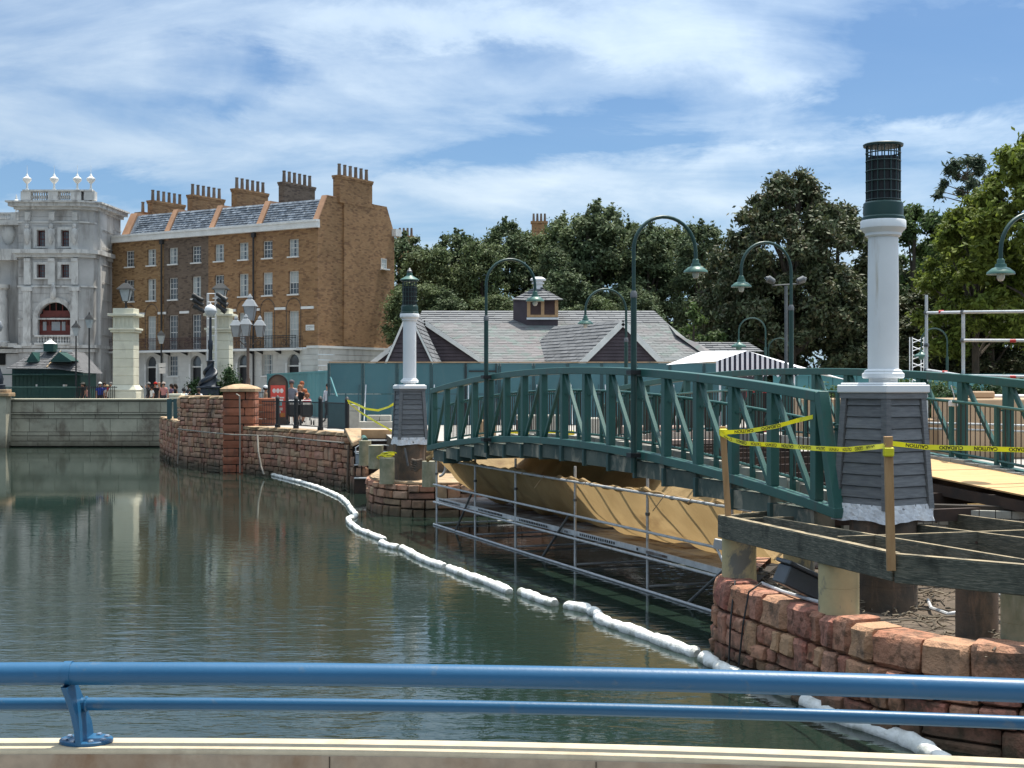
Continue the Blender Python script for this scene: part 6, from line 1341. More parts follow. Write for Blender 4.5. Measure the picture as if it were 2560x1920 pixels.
# ------------------------------------------------------------ far promenade furniture
def cream_pillar(px, Y, label, lantern=True):
    o = T('gate_pillar', label, 'pillar', (XP(px, Y), Y, 0), 0, 'cream stucco pillars'); m = M_['cream']; w = .62
    MB().box(-w - .22, w + .22, -w - .22, w + .22, 0, 1.3).build('plinth', m, o, bev=.02); MB().lathe([(1.16, 0), (1.2, .12), (1.0, .3), (.9, .42)], 4, (0, 0, 1.3), R(45)).build('base_moulding', m, o)
    z = 1.72
    for k in range(6): MB().box(-w, w, -w, w, z + .012, z + .52).build('stone_course', m, o, bev=.02); z += .525
    MB().box(-w + .03, w - .03, -w + .03, w - .03, 1.3, 6.0).build('shaft_core', m, o)
    MB().box(-w - .12, w + .12, -w - .12, w + .12, z, z + .14).box(-w - .2, w + .2, -w - .2, w + .2, z + .14, z + .26).build('cornice', m, o, bev=.02)
    mb = MB().box(-w, w, -w, w, z + .26, z + .95)
    for q in range(5): x = -w + .12 + q * .25; mb.box(x - .05, x + .05, -w - .05, -w, z + .3, z + .9)
    mb.build('fluted_block', m, o); MB().box(-w - .25, w + .25, -w - .25, w + .25, z + .98, z + 1.12).box(-w - .12, w + .12, -w - .12, w + .12, z + .953, z + .979).box(-w, w, -w, w, z + 1.123, z + 1.45).build('capital', m, o, bev=.02)
    zt = z + 1.45
    l = T('lantern', 'glazed lantern on top of the ' + label, 'lantern', (XP(px, Y), Y, zt), 0, 'lanterns on the cream pillars')
    MB().lathe([(.18, 0), (.06, .1), (.05, .35), (.14, .45)], 10).build('stem', M_['black'], l, smooth=35)
    MB().lathe([(.24, .45), (.46, 1.15)], 4, ang=R(45)).build('glass', M_['frostdark'], l); MB().lathe([(.66, 1.15), (.60, 1.22), (.22, 1.52), (.08, 1.56), (.05, 1.75), (.0, 1.8)], 4, ang=R(45)).build('roof', M_['black'], l)
    mb = MB()
    for q in range(4): a = R(45 + 90 * q); mb.tube([(.245 * math.cos(a), .245 * math.sin(a), .45), (.475 * math.cos(a), .475 * math.sin(a), 1.15)], .022, 4)
    mb.build('frame', M_['black'], l)
cream_pillar(315, 82.5, 'cream stucco pillar with rusticated shaft, left one'); cream_pillar(552, 82.5, 'cream stucco pillar behind the light tower')
def street_lamp(px, Y, H, label, matl='black'):
    o = T('street_lamp', label, 'street lamp', (XP(px, Y), Y, 0), 0, 'slim street lamps on the promenade')
    MB().lathe([(.16, 0), (.16, .3), (.10, .4), (.09, 1.2), (.055, 1.3), (.045, H - .7)], 10).build('post', M_[matl], o, smooth=35)
    MB().lathe([(.13, 0), (.27, .5)], 4, (0, 0, H - .7), R(45)).build('glass', M_['frostdark'], o); MB().lathe([(.33, 0), (.2, .16), (.06, .3), (.03, .42), (0, .46)], 4, (0, 0, H - .2), R(45)).build('roof', M_[matl], o)
street_lamp(190, 83, 5.4, 'slim black lamp post right of the green kiosk'); street_lamp(223, 80, 5.75, 'taller slim black lamp post left of the cream pillar'); street_lamp(403, 84, 4.95, 'slim black lamp post in front of the sooty brick house')
# dark dolphin lamp with globe
d = T('dolphin_lamp', 'dark cast iron lamp with coiled fish base and white topped globe', 'street lamp', (XP(526, 79.5), 79.5, .75)); lb_ = M_['lampblue']
MB().box(-.72, .72, -.6, .6, 0, .12).box(-.62, .62, -.52, .52, .123, .75).box(-.70, .70, -.58, .58, .753, .88).build('base', lb_, d, bev=.03)
MB().lathe([(.6, .88), (.5, 1.0), (.42, 1.2), (.28, 1.6), (.2, 1.9), (.22, 2.3), (.25, 2.35), (.12, 2.4), (.11, 3.0), (.14, 3.05), (.14, 3.5), (.09, 3.6), (.075, 4.9), (.12, 4.95)], 14).build('column', lb_, d, smooth=35)
for s_ in (0, math.pi): mb = MB(); pts = [((.55 - .03 * k) * math.cos(s_ + k * .42), (.5 - .028 * k) * math.sin(s_ + k * .42), .98 + k * .095) for k in range(16)]; mb.tube(pts, [.16 * (1 - k / 19) + .02 for k in range(16)], 8).build('coiled_fish', lb_, d, smooth=True)
MB().lathe([(.1, 4.9), (.24, 5.0), (.33, 5.2), (.33, 5.3)], 18).build('globe', M_['frostdark'], d, smooth=True); MB().lathe([(.345, 5.28), (.345, 5.33), (.29, 5.5), (.16, 5.6), (.05, 5.64), (.04, 5.75), (0, 5.77)], 18).build('cap', M_['white'], d, smooth=35)
# light tower
lt = T('light_tower', 'aluminium ladder truss tower carrying black floodlights beside the cream pillar', 'light tower', (XP(528, 81.3), 81.3, 0)); mb = MB(); zt = ZP(733, 81.3)
for x in (-.24, .24): mb.tube([(x, 0, 0), (x, 0, zt)], .03, 6); mb.tube([(x, .4, 0), (x, .4, zt)], .025, 6)
for k in range(14): mb.tube([(-.24, 0, zt - .02 - k * .5), (.24, 0, zt - .02 - k * .5)], .025, 5)
mb.build('ladder_frame', M_['white'], lt)
for i, (x, z, a) in enumerate(((-.75, ZP(745, 81.3), -65), (-.72, ZP(757, 81.3), -60), (-.68, ZP(773, 81.3), -62), (.62, ZP(742, 81.3), 125), (.66, ZP(756, 81.3), 122), (.6, ZP(770, 81.3), 128))):
    f = MB().lathe([(.08, -.35), (.12, -.3), (.12, .1), (.17, .2), (.17, .38), (.1, .38)], 10).build('floodlight', M_['black'], lt, smooth=35); f.matrix_local = Matrix.Translation((x, -.1, z)) @ Matrix.Rotation(R(a), 4, 'Y')
MB().tube([(-.7, -.05, ZP(745, 81.3)), (-.24, 0, ZP(745, 81.3) - .1)], .02, 5).tube([(.6, -.05, ZP(780, 81.3)), (.6, -.05, ZP(735, 81.3))], .03, 5).tube([(.24, 0, ZP(770, 81.3)), (.6, -.05, ZP(770, 81.3))], .02, 5).build('bracket', M_['black'], lt)
# four branched lamp
ml_ = T('branched_lamp', 'bronze lamp standard with three low lanterns and one raised behind', 'street lamp', (XP(620, 76), 76, 0)); Hm = ZP(842, 76)
MB().lathe([(.45, 0), (.45, .5), (.3, .6), (.34, 1.0), (.2, 1.2), (.12, 1.4), (.13, 2.0), (.09, 2.1), (.08, Hm), (.05, Hm + .9)], 12).build('column', M_['bronze'], ml_, smooth=35)
def lant(par, x, y, z, s):
    g = MB().lathe([(.22 * s, 0), (.36 * s, .62 * s)], 4, (x, y, z), R(45)).build('lantern', M_['frost'], par); MB().lathe([(.44 * s, .62 * s), (.40 * s, .67 * s), (.22 * s, .9 * s), (.12 * s, .95 * s), (.15 * s, 1.02 * s), (.08 * s, 1.12 * s), (.0, 1.2 * s)], 4, (x, y, z), R(45)).build('lantern_roof', M_['frost'], g); mb = MB()
    for q in range(4): a = R(45 + 90 * q); mb.tube([(x + .225 * s * math.cos(a), y + .225 * s * math.sin(a), z), (x + .37 * s * math.cos(a), y + .37 * s * math.sin(a), z + .62 * s)], .014, 4)
    mb.build('lantern_frame', M_['bronze'], g)
for x, y, z, s in ((-.66, 0, Hm, 1.0), (.66, 0, Hm, 1.0), (.02, -.7, Hm + .02, 1.02), (0, .6, Hm + .95, 1.25)):
    lant(ml_, x, y, z, s); MB().tube([(0, 0, Hm - .6), (x * .5, y * .5, Hm - .35), (x, y, z - .02)], .03, 6).build('arm', M_['bronze'], ml_, smooth=True)
# bushes behind parapet
for px, Y, r, lb in ((500, 80.5, .8, 'dark bush left of the dolphin lamp base'), (566, 79.5, .95, 'dark glossy bush right of the dolphin lamp base')):
    rs = np.random.RandomState(px); k = 14; cen = np.stack([rs.uniform(-r, r, k) * .8, rs.uniform(-.5, .5, k), rs.uniform(.6, 2.4 if px > 520 else 1.9, k)], 1); o = T('bush', lb, 'bush', (XP(px, Y), Y, .1)); leaves('foliage', cen, rs.uniform(.3, .5, k), 3500, .11, M_['hedge'], o, px); MB().tube([(0, 0, 0), (0, 0, 1.2)], .05, 5).build('stem', M_['bark'], o)
# second parapet segment behind red wall with cream coping
o = T('parapet', 'cream capped promenade parapet behind the tall red wall', 'parapet', (XP(510, 71), 71, 0)); MB().box(XP(430, 71), XP(588, 71), 71, 71.5, 0, .98).build('wall', M_['quay'], o, world=True); MB().box(XP(424, 71), XP(590, 71), 70.9, 71.6, .983, 1.14).box(XP(424, 71), XP(455, 71), 70.8, 71.7, 1.143, 1.25).build('coping', M_['cream'], o, world=True, bev=.02)
# green kiosk
kk = T('kiosk', 'dark green timber kiosk with grey hipped roof and two triangular gablets', 'kiosk', (XP(22, 84), 84, 0)); kx = lambda px: XP(px, 84) - XP(22, 84); kz = lambda py: ZP(py, 84); x0, xm, x1 = kx(30), kx(122), kx(191)
MB().box(x0, xm, 0, 3.2, 0, kz(922)).build('wall', M_['kiosk'], kk); MB().add([(xm, 0, 0), (x1, .8, 0), (x1, .8, kz(930)), (xm, 0, kz(922))], [(0, 1, 2, 3)]).add([(x1, .8, 0), (x1, 4, 0), (x1, 4, kz(930)), (x1, .8, kz(930))], [(0, 1, 2, 3)]).build('side_wall', M_['kiosk'], kk)
for k in range(9): x = x0 + .15 + k * (xm - x0 - .3) / 8; MB().box(x - .04, x + .04, -.04, -.001, 0, kz(930)).build('batten', M_['kiosk'], kk)
for q in (kx(92), kx(160)): MB().box(q - .05, q + .05, -.06, .6, kz(966), kz(961)).build('wall_lamp', M_['white'], kk)
el_, em, er_ = Vector((kx(22), -.5, kz(922))), Vector((kx(124), -.5, kz(920))), Vector((kx(200), .7, kz(932))); tl, tm, tr_ = Vector((kx(66), 1.6, kz(878))), Vector((kx(131), 1.6, kz(877))), Vector((kx(153), 2.0, kz(877)))
tiles(MB(), el_, em, tm, tl, 10, .4, .03).build('roof_felt', M_['kioskroof'], kk, kind='stuff'); tiles(MB(), em, er_, tr_, tm, 10, .4, .03).build('roof_felt', M_['kioskroof'], kk, kind='stuff')
MB().poly([el_, em, tm, tl]).poly([em, er_, tr_, tm]).poly([tl, tm, tr_, tr_ + Vector((0, 2.5, -.0)), tl + Vector((0, 2.5, 0))]).poly([er_, er_ + Vector((0, 4, 0)), tr_ + Vector((0, 2.5, 0)), tr_]).build('roof', M_['kioskroof'], kk)
MB().beam(tl + Vector((0, 0, .05)), tm + Vector((0, 0, .05)), .2, .14).beam(tm + Vector((0, 0, .05)), tr_ + Vector((0, 0, .05)), .2, .14).build('ridge_cap', M_['white_trim'], kk)
MB().beam(em + Vector((0, -.03, .05)), tm + Vector((0, -.03, .03)), .05, .05).build('hip_ridge', M_['cope'], kk)
for a, b, c, y, yb in ((kx(67), kx(95), kx(80), -.1, 903), (kx(128), kx(178), kx(148), -.15, 902)):
    MB().prism([(a, y, kz(yb)), (b, y + .15, kz(yb)), (c, y + .08, kz(880))], (0, 1.6, 0)).build('gablet', M_['kiosk'], kk); MB().box(a - .05, b + .05, y - .1, y, kz(yb + 3), kz(yb)).build('gablet_sill', M_['green_dark'], kk)
MB().box(kx(96), kx(121), .9, 1.7, kz(878), kz(858)).build('vent_turret', M_['kiosk'], kk); MB().lathe([(.46, 0), (.28, .1), (.12, .22), (.10, .3), (0, .32)], 4, (kx(108), 1.3, kz(858)), R(45)).build('turret_cap', M_['white_trim'], kk)
MB().box(kx(-10), kx(120), -1.1, 0, kz(938), kz(935)).box(kx(120), kx(219), -.9, .8, kz(938), kz(935)).build('shelf_awning', M_['green_dark'], kk)
fr = T('promenade_railing', 'dark green railing standing in front of the kiosk', 'railing', (XP(100, 81), 81, 0)); mb = MB(); n = 60
for k in range(n): x = XP(8 + k * 184 / n, 81) - XP(100, 81); mb.tube([(x, 0, .1), (x, 0, ZP(968, 81))], .02, 4, False)
mb.tube([(XP(8, 81) - XP(100, 81), 0, ZP(968, 81)), (XP(192, 81) - XP(100, 81), 0, ZP(968, 81))], .03, 5); mb.build('bars', M_['kiosk'], fr)
fr = T('promenade_railing', 'black railing between the kiosk and the cream pillar', 'railing', (XP(245, 81.5), 81.5, 0)); mb = MB(); n = 20
for k in range(n): x = XP(196 + k * 95 / n, 81.5) - XP(245, 81.5); mb.tube([(x, 0, .1), (x, 0, ZP(965, 81.5))], .02, 4, False)
mb.tube([(XP(194, 81.5) - XP(245, 81.5), 0, ZP(968, 81.5)), (XP(293, 81.5) - XP(245, 81.5), 0, ZP(968, 81.5))], .025, 5); mb.build('bars', M_['black'], fr)
o = T('notice', 'two white notices fixed to the lamp post before the sooty house', 'notice', (XP(405, 83.8), 83.8, 0)); MB().box(-.2, .2, -.02, .02, ZP(918, 84), ZP(908, 84)).box(-.16, .2, -.02, .02, ZP(934, 84), ZP(920, 84)).build('sheet', M_['paper'], o)
# poster totem
pt = T('poster_stand', 'dark arched advertising stand holding a red poster', 'sign', (XP(695, 57.5), 57.5, 0)); w = .40
mb = MB(); arc = [(-w, 0)] + [(-w, 1.0)] + [(-w * math.cos(a), 1.72 + .40 * math.sin(a)) for a in np.linspace(0, math.pi, 16)] + [(w, 0)]
mb.prism([(x, 0, z) for x, z in arc], (0, .12, 0)); mb.build('frame', M_['bronze'], pt)
MB().tube([(x, -.02, z) for x, z in arc], .035, 6).build('rim', M_['black'], pt, smooth=True)
MB().box(-.31, .31, -.012, -.002, .34, 1.68).build('poster', M_['poster'], pt); po = MB()
for x in (-.16, 0, .16): po.lathe([(.075, -.004), (.075, .004)], 12, (0, 0, 0)); 
hd = MB()
for x in (-.16, 0, .16): hd.add([(x + .075 * math.cos(a), -.0155, 1.45 + .10 * math.sin(a)) for a in np.linspace(0, 6.0, 12)], [tuple(range(12))])
hd.box(-.26, .26, -.018, -.013, 1.13, 1.19).box(-.22, .22, -.018, -.013, 1.02, 1.09).build('pale_print', M_['paper'], pt)
MB().box(-.17, .17, -.018, -.013, .82, .98).build('teal_print', M_['posterteal'], pt); MB().box(-.2, .2, -.018, -.013, .62, .74).box(-.12, .12, -.018, -.013, .5, .6).build('pale_print', M_['paper'], pt); MB().box(.10, .30, -.019, -.0125, .35, .52).build('orange_print', M_['posterorange'], pt)
# ------------------------------------------------------------ people
SK = mat('skin', (.42, .22, .15), (.38, .19, .12), rough=.6); SKD = mat('dark skin', (.12, .06, .04), rough=.6)
CL = {}
def cloth(c):
    if c not in CL: CL[c] = mat('cloth', c, tuple(x * .8 for x in c), rough=.9, scale=8)
    return CL[c]
def person(px, Y, label, shirt, bottom=(.03, .03, .04), hair=(.03, .02, .015), H=1.72, rz=0.0, z=0.0, cap=None, long=False, skin=None, pose='stand', sleeves=False, pants=False, group=None, pack=None, shoe=(.05, .05, .05), legs=0.0, walk=.12, off=0):
    skin = skin or SK; o = T('person', label, 'person', (XP(px, Y), Y, z), rz, group); s = H / 1.72
    V = {}; E = []
    def v(n, x, y, zz, r, r2=None): V[n] = ((x * s, y * s, zz * s), (r * s, (r2 or r) * s))
    sit = pose == 'sit'; hz_ = .52 if sit else .94
    v('pel', 0, 0, hz_, .155, .115); v('wai', 0, .0, hz_ + .16, .135, .10); v('che', 0, -.01, hz_ + .36, .165, .115); v('nk0', 0, 0, hz_ + .50, .075, .07); v('nk', 0, -.01, hz_ + .56, .052); v('hd0', 0, -.02, hz_ + .63, .078, .09); v('hd', 0, -.015, hz_ + .72, .082, .098)
    E += [('pel', 'wai'), ('wai', 'che'), ('che', 'nk0'), ('nk0', 'nk'), ('nk', 'hd0'), ('hd0', 'hd')]
    for sg, n in ((1, 'L'), (-1, 'R')):
        v('hip' + n, .09 * sg, 0, hz_ - .04, .095)
        if sit: v('kn' + n, .11 * sg, -.42, hz_ - .02, .062); v('an' + n, .11 * sg, -.45, .10, .042); v('to' + n, .11 * sg, -.60, .04, .038)
        else:
            w = walk * sg * (1 if off == 0 else -1); v('kn' + n, .10 * sg, -.03 - w * .5, .50, .062); v('an' + n, .10 * sg, w + .02, .09, .042); v('to' + n, .115 * sg, w - .13, .035, .038)
        v('sh' + n, .18 * sg, 0, hz_ + .45, .062)
        if pose == 'push': v('el' + n, .22 * sg, -.10, hz_ + .20, .042); v('wr' + n, .17 * sg, -.36, hz_ + .12, .030); v('ha' + n, .15 * sg, -.44, hz_ + .12, .032, .04); v('fi' + n, .14 * sg, -.50, hz_ + .09, .022, .03)
        elif pose == 'up' and sg > 0: v('el' + n, .28 * sg, -.1, hz_ + .28, .042); v('wr' + n, .18 * sg, -.26, hz_ + .50, .030); v('ha' + n, .15 * sg, -.27, hz_ + .58, .03, .04); v('fi' + n, .13 * sg, -.28, hz_ + .64, .02, .03)
        else: v('el' + n, .25 * sg, .02, hz_ + .18, .042); v('wr' + n, .25 * sg, -.08, hz_ - .05, .030); v('ha' + n, .245 * sg, -.10, hz_ - .13, .028, .042); v('fi' + n, .24 * sg, -.115, hz_ - .20, .018, .03)
        E += [('pel', 'hip' + n), ('hip' + n, 'kn' + n), ('kn' + n, 'an' + n), ('an' + n, 'to' + n), ('che', 'sh' + n), ('sh' + n, 'el' + n), ('el' + n, 'wr' + n), ('wr' + n, 'ha' + n), ('ha' + n, 'fi' + n)]
    names = list(V); me = bpy.data.meshes.new('body'); me.from_pydata([V[n][0] for n in names], [(names.index(a), names.index(b)) for a, b in E], [])
    t = bpy.data.objects.new('t', me); COL.objects.link(t); sk = t.modifiers.new('s', 'SKIN')
    if not me.skin_vertices: me.skin_vertices.new() if hasattr(me.skin_vertices, 'new') else None
    sv = me.skin_vertices[0].data
    for i, n in enumerate(names): sv[i].radius = V[n][1]; sv[i].use_root = (n == 'pel')
    t.modifiers.new('b', 'SUBSURF').levels = 1
    bm_ = bpy.data.meshes.new_from_object(t.evaluated_get(bpy.context.evaluated_depsgraph_get())); bpy.data.objects.remove(t)
    bm_.materials.clear()
    for m in (skin, cloth(shirt), cloth(bottom), cloth(shoe)): bm_.materials.append(m)
    def dseg(p, a, b): a = Vector(V[a][0]); b = Vector(V[b][0]); ab = b - a; q = max(0, min(1, (p - a).dot(ab) / ab.dot(ab))); return (p - a - ab * q).length, q
    mi = []
    for f in bm_.polygons:
        p = f.center; best = min(((dseg(p, a, b)[0] - min(V[a][1][0], V[b][1][0])), a, b) for a, b in E); a, b = best[1], best[2]; q = dseg(p, a, b)[1]; k = 0
        if a in ('pel',) and b != 'wai': k = 2
        elif a == 'pel': k = 2 if q < .4 else 1
        elif a in ('wai', 'che'): k = 1 if b != 'nk0' or q < .85 else 0
        elif a.startswith('sh'): k = 1 if (sleeves or q < .6) else 0
        elif a.startswith('el'): k = 1 if sleeves else 0
        elif a.startswith('hip'): k = 2
        elif a.startswith('kn'): k = 2 if pants else 0; k = 3 if q > .93 else k
        elif a.startswith('an'): k = 3
        mi.append(k)
    bm_.polygons.foreach_set('material_index', mi); bm_.polygons.foreach_set('use_smooth', [True] * len(mi)); bo = bpy.data.objects.new('body', bm_); COL.objects.link(bo); bo.parent = o
    hc = Vector(V['hd'][0]); hm = MB(); hm.lathe([(.085, -.09), (.105, -.04), (.108, .03), (.085, .085), (.04, .112), (0, .118)], 12, (hc.x, hc.y + .022, hc.z)); hm.build('hair', cloth(hair), o, smooth=True)
    if long: MB().tube([(hc.x, hc.y + .06, hc.z + .02), (hc.x, hc.y + .10, hc.z - .12), (hc.x, hc.y + .10, hc.z - .30)], [.09, .095, .05], 8).build('long_hair', cloth(hair), o, smooth=True)
    if cap: MB().lathe([(.115, -.005), (.118, .05), (.09, .10), (0, .13)], 12, (hc.x, hc.y + .01, hc.z)).box(-.07, .07, hc.y - .19, hc.y - .08, hc.z + .005, hc.z + .02).build('cap', cloth(cap), o, smooth=35)
    MB().lathe([(.013, -.02), (.016, 0), (0, .03)], 5, (hc.x, hc.y - .105, hc.z - .035)).build('nose', skin, o)
    if pack: MB().lathe([(.10, -.2), (.15, -.16), (.15, .1), (.08, .2)], 8, (0, .19, V['che'][0][2] - .06), sy=.7).build('backpack', cloth(pack), o, smooth=35)
    return o
far = 'visitors on the far promenade'
F_ = [(198, 85, 'person in black holding a phone beside the kiosk', (.02, .02, .02), dict(hair=(.3, .2, .12), pose='up')), (208, 84.5, 'person in a sun hat and dark vest left of the tall lamp post', (.05, .05, .05), dict(cap=(.55, .50, .42), long=True)), (215, 86, 'person in a pale pink top behind the sun hat', (.5, .25, .22), dict(H=1.5)),
      (250, 84, 'person in blue shirt and white cap nearest the lamp post', (.03, .06, .35), dict(cap=(.75, .75, .72))), (261, 86, 'dark haired person in blue behind two others', (.04, .06, .3), dict()), (268, 84, 'blond child in white between the blue and red shirts', (.6, .58, .55), dict(H=1.55, hair=(.45, .33, .18))),
      (277, 83.3, 'person in a bright red shirt beside the cream pillar', (.5, .02, .03), dict(hair=(.2, .2, .2), pose='up')), (352, 85, 'person in grey with pushchair right of the cream pillar', (.3, .3, .32), dict(H=1.5)), (372, 86, 'person in black with grey cap before the sooty house', (.015, .015, .018), dict(cap=(.25, .25, .25), pose='up', sleeves=True)),
      (380, 83.5, 'child in a white shirt in front of the black clad group', (.72, .72, .72), dict(H=1.5)), (389, 84, 'person in black wearing a red cap', (.015, .015, .018), dict(cap=(.5, .03, .02))), (398, 86, 'bald person in a dark shirt behind the red cap', (.05, .05, .05), dict(hair=(.35, .2, .14))),
      (409, 82.5, 'person in a pink top carrying a magenta backpack', (.5, .22, .2), dict(cap=(.5, .4, .35), pack=(.55, .02, .2), rz=.2)), (428, 84, 'long haired person in purple left of her friend', (.12, .08, .15), dict(long=True, H=1.62)), (438, 84.5, 'long haired person in black right of her friend', (.03, .03, .03), dict(long=True, H=1.62)),
      (472, 84, 'person in dark clothes bending over a pushchair', (.03, .04, .06), dict(pose='push', H=1.6))]
for px, Y, lb, sh, kw in F_: person(px, Y, lb, sh, z=0.12, group=far, rz=kw.pop('rz', random.uniform(-1, 1)), **kw)
person(460, 74.0, 'seated person with dark hair and pale top behind the tall red wall', (.6, .65, .7), H=1.5, z=0.0, rz=2.8, hair=(.03, .03, .03)); person(497, 72.6, 'person in a white shirt with a dark shoulder strap behind the tall red wall', (.74, .74, .76), H=1.5, z=-.02, rz=3.1, pack=(.02, .02, .02))
st = T('pushchair', 'dark pushchair on the far promenade near the dolphin lamp', 'pushchair', (XP(478, 83.5), 83.5, .12)); MB().box(-.25, .25, -.3, .2, .35, .95).build('seat', M_['black'], st, bev=.08); MB().tube([(-.2, .3, .2), (-.2, -.1, 1.05), (.2, -.1, 1.05), (.2, .3, .2)], .02, 6).build('frame', M_['galv'], st)
for x in (-.27, .27):
    for y in (-.3, .3): MB().lathe([(.11, -.02), (.11, .02)], 12).build('wheel', M_['black'], st).matrix_local = Matrix.Translation((x, y, .12)) @ Matrix.Rotation(R(90), 4, 'Y')
person(664, 60, 'person in a white cap partly behind the red poster stand', (.25, .16, .10), cap=(.8, .8, .8), H=1.62, rz=2.0, pose='up')
person(729, 58.5, 'man in a grey T-shirt and dark shorts pushing a pushchair', (.22, .23, .27), cap=(.12, .10, .11), H=1.86, pose='push', rz=.15, hair=(.1, .07, .05), bottom=(.02, .02, .025))
person(750, 59.5, 'woman in a black top and shorts pushing beside the man in grey', (.012, .012, .014), H=1.66, pose='push', rz=.1, long=True, hair=(.25, .12, .06))
person(755, 61, 'red haired person in an orange patterned top behind the woman in black', (.35, .09, .03), H=1.82, hair=(.30, .08, .03), long=True, rz=.4)
person(768, 58.2, 'child in a red shirt sitting up in the second pushchair', (.5, .03, .05), H=1.15, z=.42, pose='sit', rz=.1, hair=(.25, .10, .05))
person(820, 62, 'person in a white and navy jersey at the end of the teal fence', (.45, .47, .52), H=1.72, rz=-.5, bottom=(.02, .02, .03), pants=True, sleeves=True, hair=(.02, .02, .02))
for i, (px, Y, lb) in enumerate(((735, 57.6, 'double pushchair in front of the man in grey'), (765, 57.4, 'pushchair carrying the child in red'))):
    st2 = copy_tree(st, (XP(px, Y), Y, 0), .1 + i * .2, lb); st2['group'] = 'pushchairs by the poster stand'
# ------------------------------------------------------------ floating boom
BW_ = [(655, 1184), (678, 1190), (701, 1196), (728, 1203), (752, 1209), (778, 1217), (802, 1225), (828, 1236), (853, 1248), (868, 1262), (878, 1278), (890, 1292), (884, 1299), (870, 1301), (874, 1313), (888, 1322), (896, 1330), (918, 1338), (940, 1347), (965, 1356)]
B2 = [(950, 1362), (976, 1372), (1002, 1376)]; B3 = [(1001, 1375), (1018, 1382), (1040, 1396), (1066, 1408), (1090, 1417), (1116, 1424)]
B4 = [(1117, 1425), (1145, 1436), (1165, 1444), (1190, 1453), (1215, 1461), (1240, 1471), (1260, 1480), (1279, 1489)]; B5 = [(1294, 1490), (1318, 1499), (1342, 1509), (1368, 1518), (1396, 1526)]
B6 = [(1397, 1526), (1430, 1530), (1460, 1535), (1490, 1545), (1500, 1556)]; B7 = [(1490, 1556), (1520, 1572), (1555, 1583), (1590, 1594), (1622, 1606), (1660, 1620), (1700, 1636), (1735, 1647), (1752, 1652)]; B8 = [(1754, 1655), (1810, 1690), (1850, 1712), (1900, 1730), (1960, 1742), (2005, 1758)]
B9 = [(2008, 1762), (2075, 1802), (2120, 1818), (2170, 1834), (2230, 1853), (2280, 1872), (2330, 1900), (2380, 1940)]
bo_ = 'white absorbent boom sausages floating in a chain'
lbs = ['far section of the white boom winding from the rope to the kink', 'short white boom section below the kink', 'white boom section with a folded end, below the short one', 'white boom section ending at the gap in the chain', 'white boom section just right of the gap', 'humped white boom section beside the scaffold', 'long white boom section above the blue railing', 'white boom section seen mostly behind the top blue rail', 'nearest white boom section against the stone wall']
for bi, bp_ in enumerate((BW_, B2, B3, B4, B5, B6, B7, B8, B9)):
    pts = [G(a, b - 2 if bi < 4 else b - 8, WATER) for a, b in bp_]; fine = []; rs = random.Random(bi)
    for i in range(len(pts) - 1):
        m = max(2, int((pts[i + 1] - pts[i]).length / .09))
        for k in range(m): fine.append(pts[i].lerp(pts[i + 1], k / m))
    fine.append(pts[-1]); n = len(fine); sm = []
    for i in range(n): w_ = fine[max(0, i - 2):i + 3]; sm.append(sum(w_, Vector()) / len(w_) + Vector((0, 0, .03)))
    rad = []
    for i in range(n):
        e = min(i, n - 1 - i) * .09; rr = (.074 + .024 * min(1, max(0, (34 - sm[i].y) / 18))) * (min(1, .72 + e / .35) if e < .1 else 1)
        rad.append(max(.02, rr * (1 + .09 * math.sin(i * .62 + bi) + .07 * math.sin(i * 1.7) + .04 * rs.uniform(-1, 1) - (.22 if (i % 13) == 6 else 0))))
    tag(MB().tube(sm, rad, 14).build('boom', M_['boom'], smooth=True), lbs[bi], 'floating boom', bo_)
# ------------------------------------------------------------ foreground parapet and blue railing
def yb(x): return 4.3 - .072 * (x + .73) - .0318 * (x + .73) * (x - .52)
ZS = .548; xs = np.linspace(-3.0, 3.0, 49)
fg = T('parapet', 'cast tan parapet with rounded edge under the blue railing, in the foreground', 'parapet', (0, 4.1, 0))
prof = [(.0, 0), (.0, ZS - .012), (.005, ZS - .003), (.014, ZS), (.145, ZS - .002), (.165, ZS - .012), (.175, ZS - .03), (.175, -2.2)]
mb = MB(); vs = []
for x in xs:
    for dy, z in prof: vs.append((x, yb(x) - .17 + dy, z))
k = len(prof); fs = []
for i in range(len(xs) - 1):
    for j in range(k - 1): fs.append((i * k + j, (i + 1) * k + j, (i + 1) * k + j + 1, i * k + j + 1))
mb.add(vs, fs).build('coping', M_['sill'], fg, world=True, smooth=50)
mb = MB(); vs = []
for x in xs: vs += [(x, yb(x) - .176, 0), (x, yb(x) - .176, ZS - .014), (x, yb(x) - .165, ZS - .014)]
mb.add(vs, [(i * 3 + j, (i + 1) * 3 + j, (i + 1) * 3 + j + 1, i * 3 + j + 1) for i in range(len(xs) - 1) for j in range(2)]).build('face', M_['sill_shaded'], fg, world=True)
for x in (-.55, .25, 1.9): MB().box(x - .0012, x + .0012, yb(x) - .18, yb(x) - .1762, 0, ZS - .016).build('joint', M_['mortar'], fg, world=True)
struct(MB().box(-3, 3, -3, 3.95, -.1, -.004).build('bridge_deck', M_['paving']))
rl2 = T('blue_railing', 'blue painted twin tube railing across the foreground', 'railing', (XP(190, 4.2), 4.2, ZS))
def ry(x): return yb(x) - .085
MB().tube([(x, ry(x) - .045, .770) for x in xs], .0345, 24, True).build('top_rail', M_['blue'], rl2, world=True, smooth=True)
MB().tube([(x, ry(x) + .01, .664) for x in xs], .0198, 20, True).build('lower_rail', M_['blue'], rl2, world=True, smooth=True)
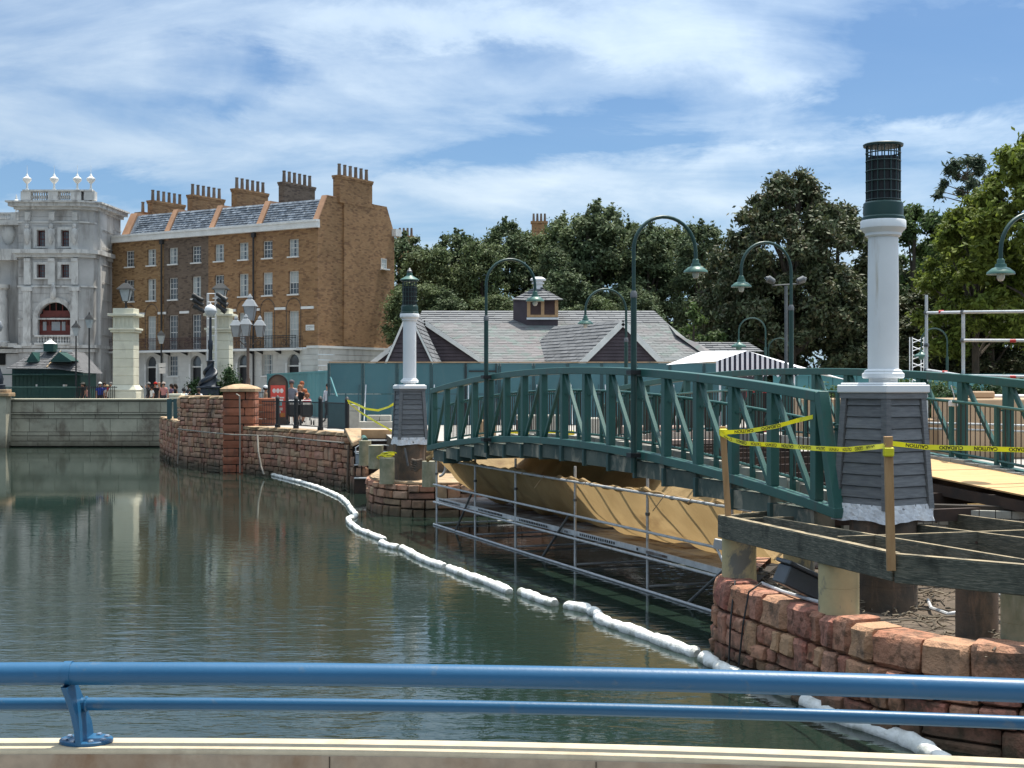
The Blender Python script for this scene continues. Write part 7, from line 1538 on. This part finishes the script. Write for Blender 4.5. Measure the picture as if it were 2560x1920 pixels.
for X0 in (XP(205, 4.2), XP(205, 4.2) + 2.93, XP(205, 4.2) - 2.93):
    Y0 = ry(X0); po = MB(); pf = []
    for z, yc, hw in ((ZS + .004, .005, .066), (ZS + .05, .004, .064), (ZS + .10, -.008, .058), (ZS + .15, -.03, .053), (ZS + .19, -.048, .050)): pf.append((z, yc, hw))
    L_ = [(X0 - .0, Y0 + yc - hw, z) for z, yc, hw in pf]; R_ = [(X0 - .0, Y0 + yc + hw, z) for z, yc, hw in pf]; sh = [Vector((-.035 * ((z - ZS) / .2) ** 1.3, 0, 0)) for z, _, _ in pf]
    vs = []
    for t in (-.009, .009): vs += [Vector(p) + s + Vector((t, 0, 0)) for p, s in zip(L_, sh)] + [Vector(p) + s + Vector((t, 0, 0)) for p, s in zip(R_, sh)]
    n = len(pf); fs = []
    for i in range(n - 1): fs += [(i, n + i, n + i + 1, i + 1), (2 * n + i + 1, 3 * n + i + 1, 3 * n + i, 2 * n + i), (i, i + 1, 2 * n + i + 1, 2 * n + i), (n + i + 1, n + i, 3 * n + i, 3 * n + i + 1)]
    po.add(vs, fs).build('post', M_['blue'], rl2, world=True, bev=.002)
    MB().tube([(X0 - .035 - .012 + .0, ry(X0) - .045, .770), (X0 - .035 + .012, ry(X0) - .045, .770)], .0375, 24).build('clamp_ring', M_['blue'], rl2, world=True, smooth=30)
    pl_ = MB().lathe([(.082, 0), (.082, .008), (.079, .0105)], 32, (X0 + .005, Y0 + .004, ZS + .001), sy=.78).build('foot_plate', M_['blue'], rl2, world=True, smooth=30)
    for a in (25, 65, 115, 155, 205, 245, 295, 335):
        bx, by = X0 + .005 + .064 * math.cos(R(a)), Y0 + .004 + .048 * math.sin(R(a)); b_ = MB().lathe([(.0105, .0115), (.0105, .0135), (.0085, .014), (.0085, .0165), (.004, .018)], 6, (bx, by, ZS)).build('bolt', M_['steel'], pl_, world=True)
    MB().lathe([(.024, -.004), (.025, .0), (.02, .004)], 16).build('weld_collar', M_['blue'], rl2).matrix_local = rootmat(rl2).inverted() @ Matrix.Translation((X0 + .004, ry(X0) + .01, .664)) @ Matrix.Rotation(R(90), 4, 'Y')
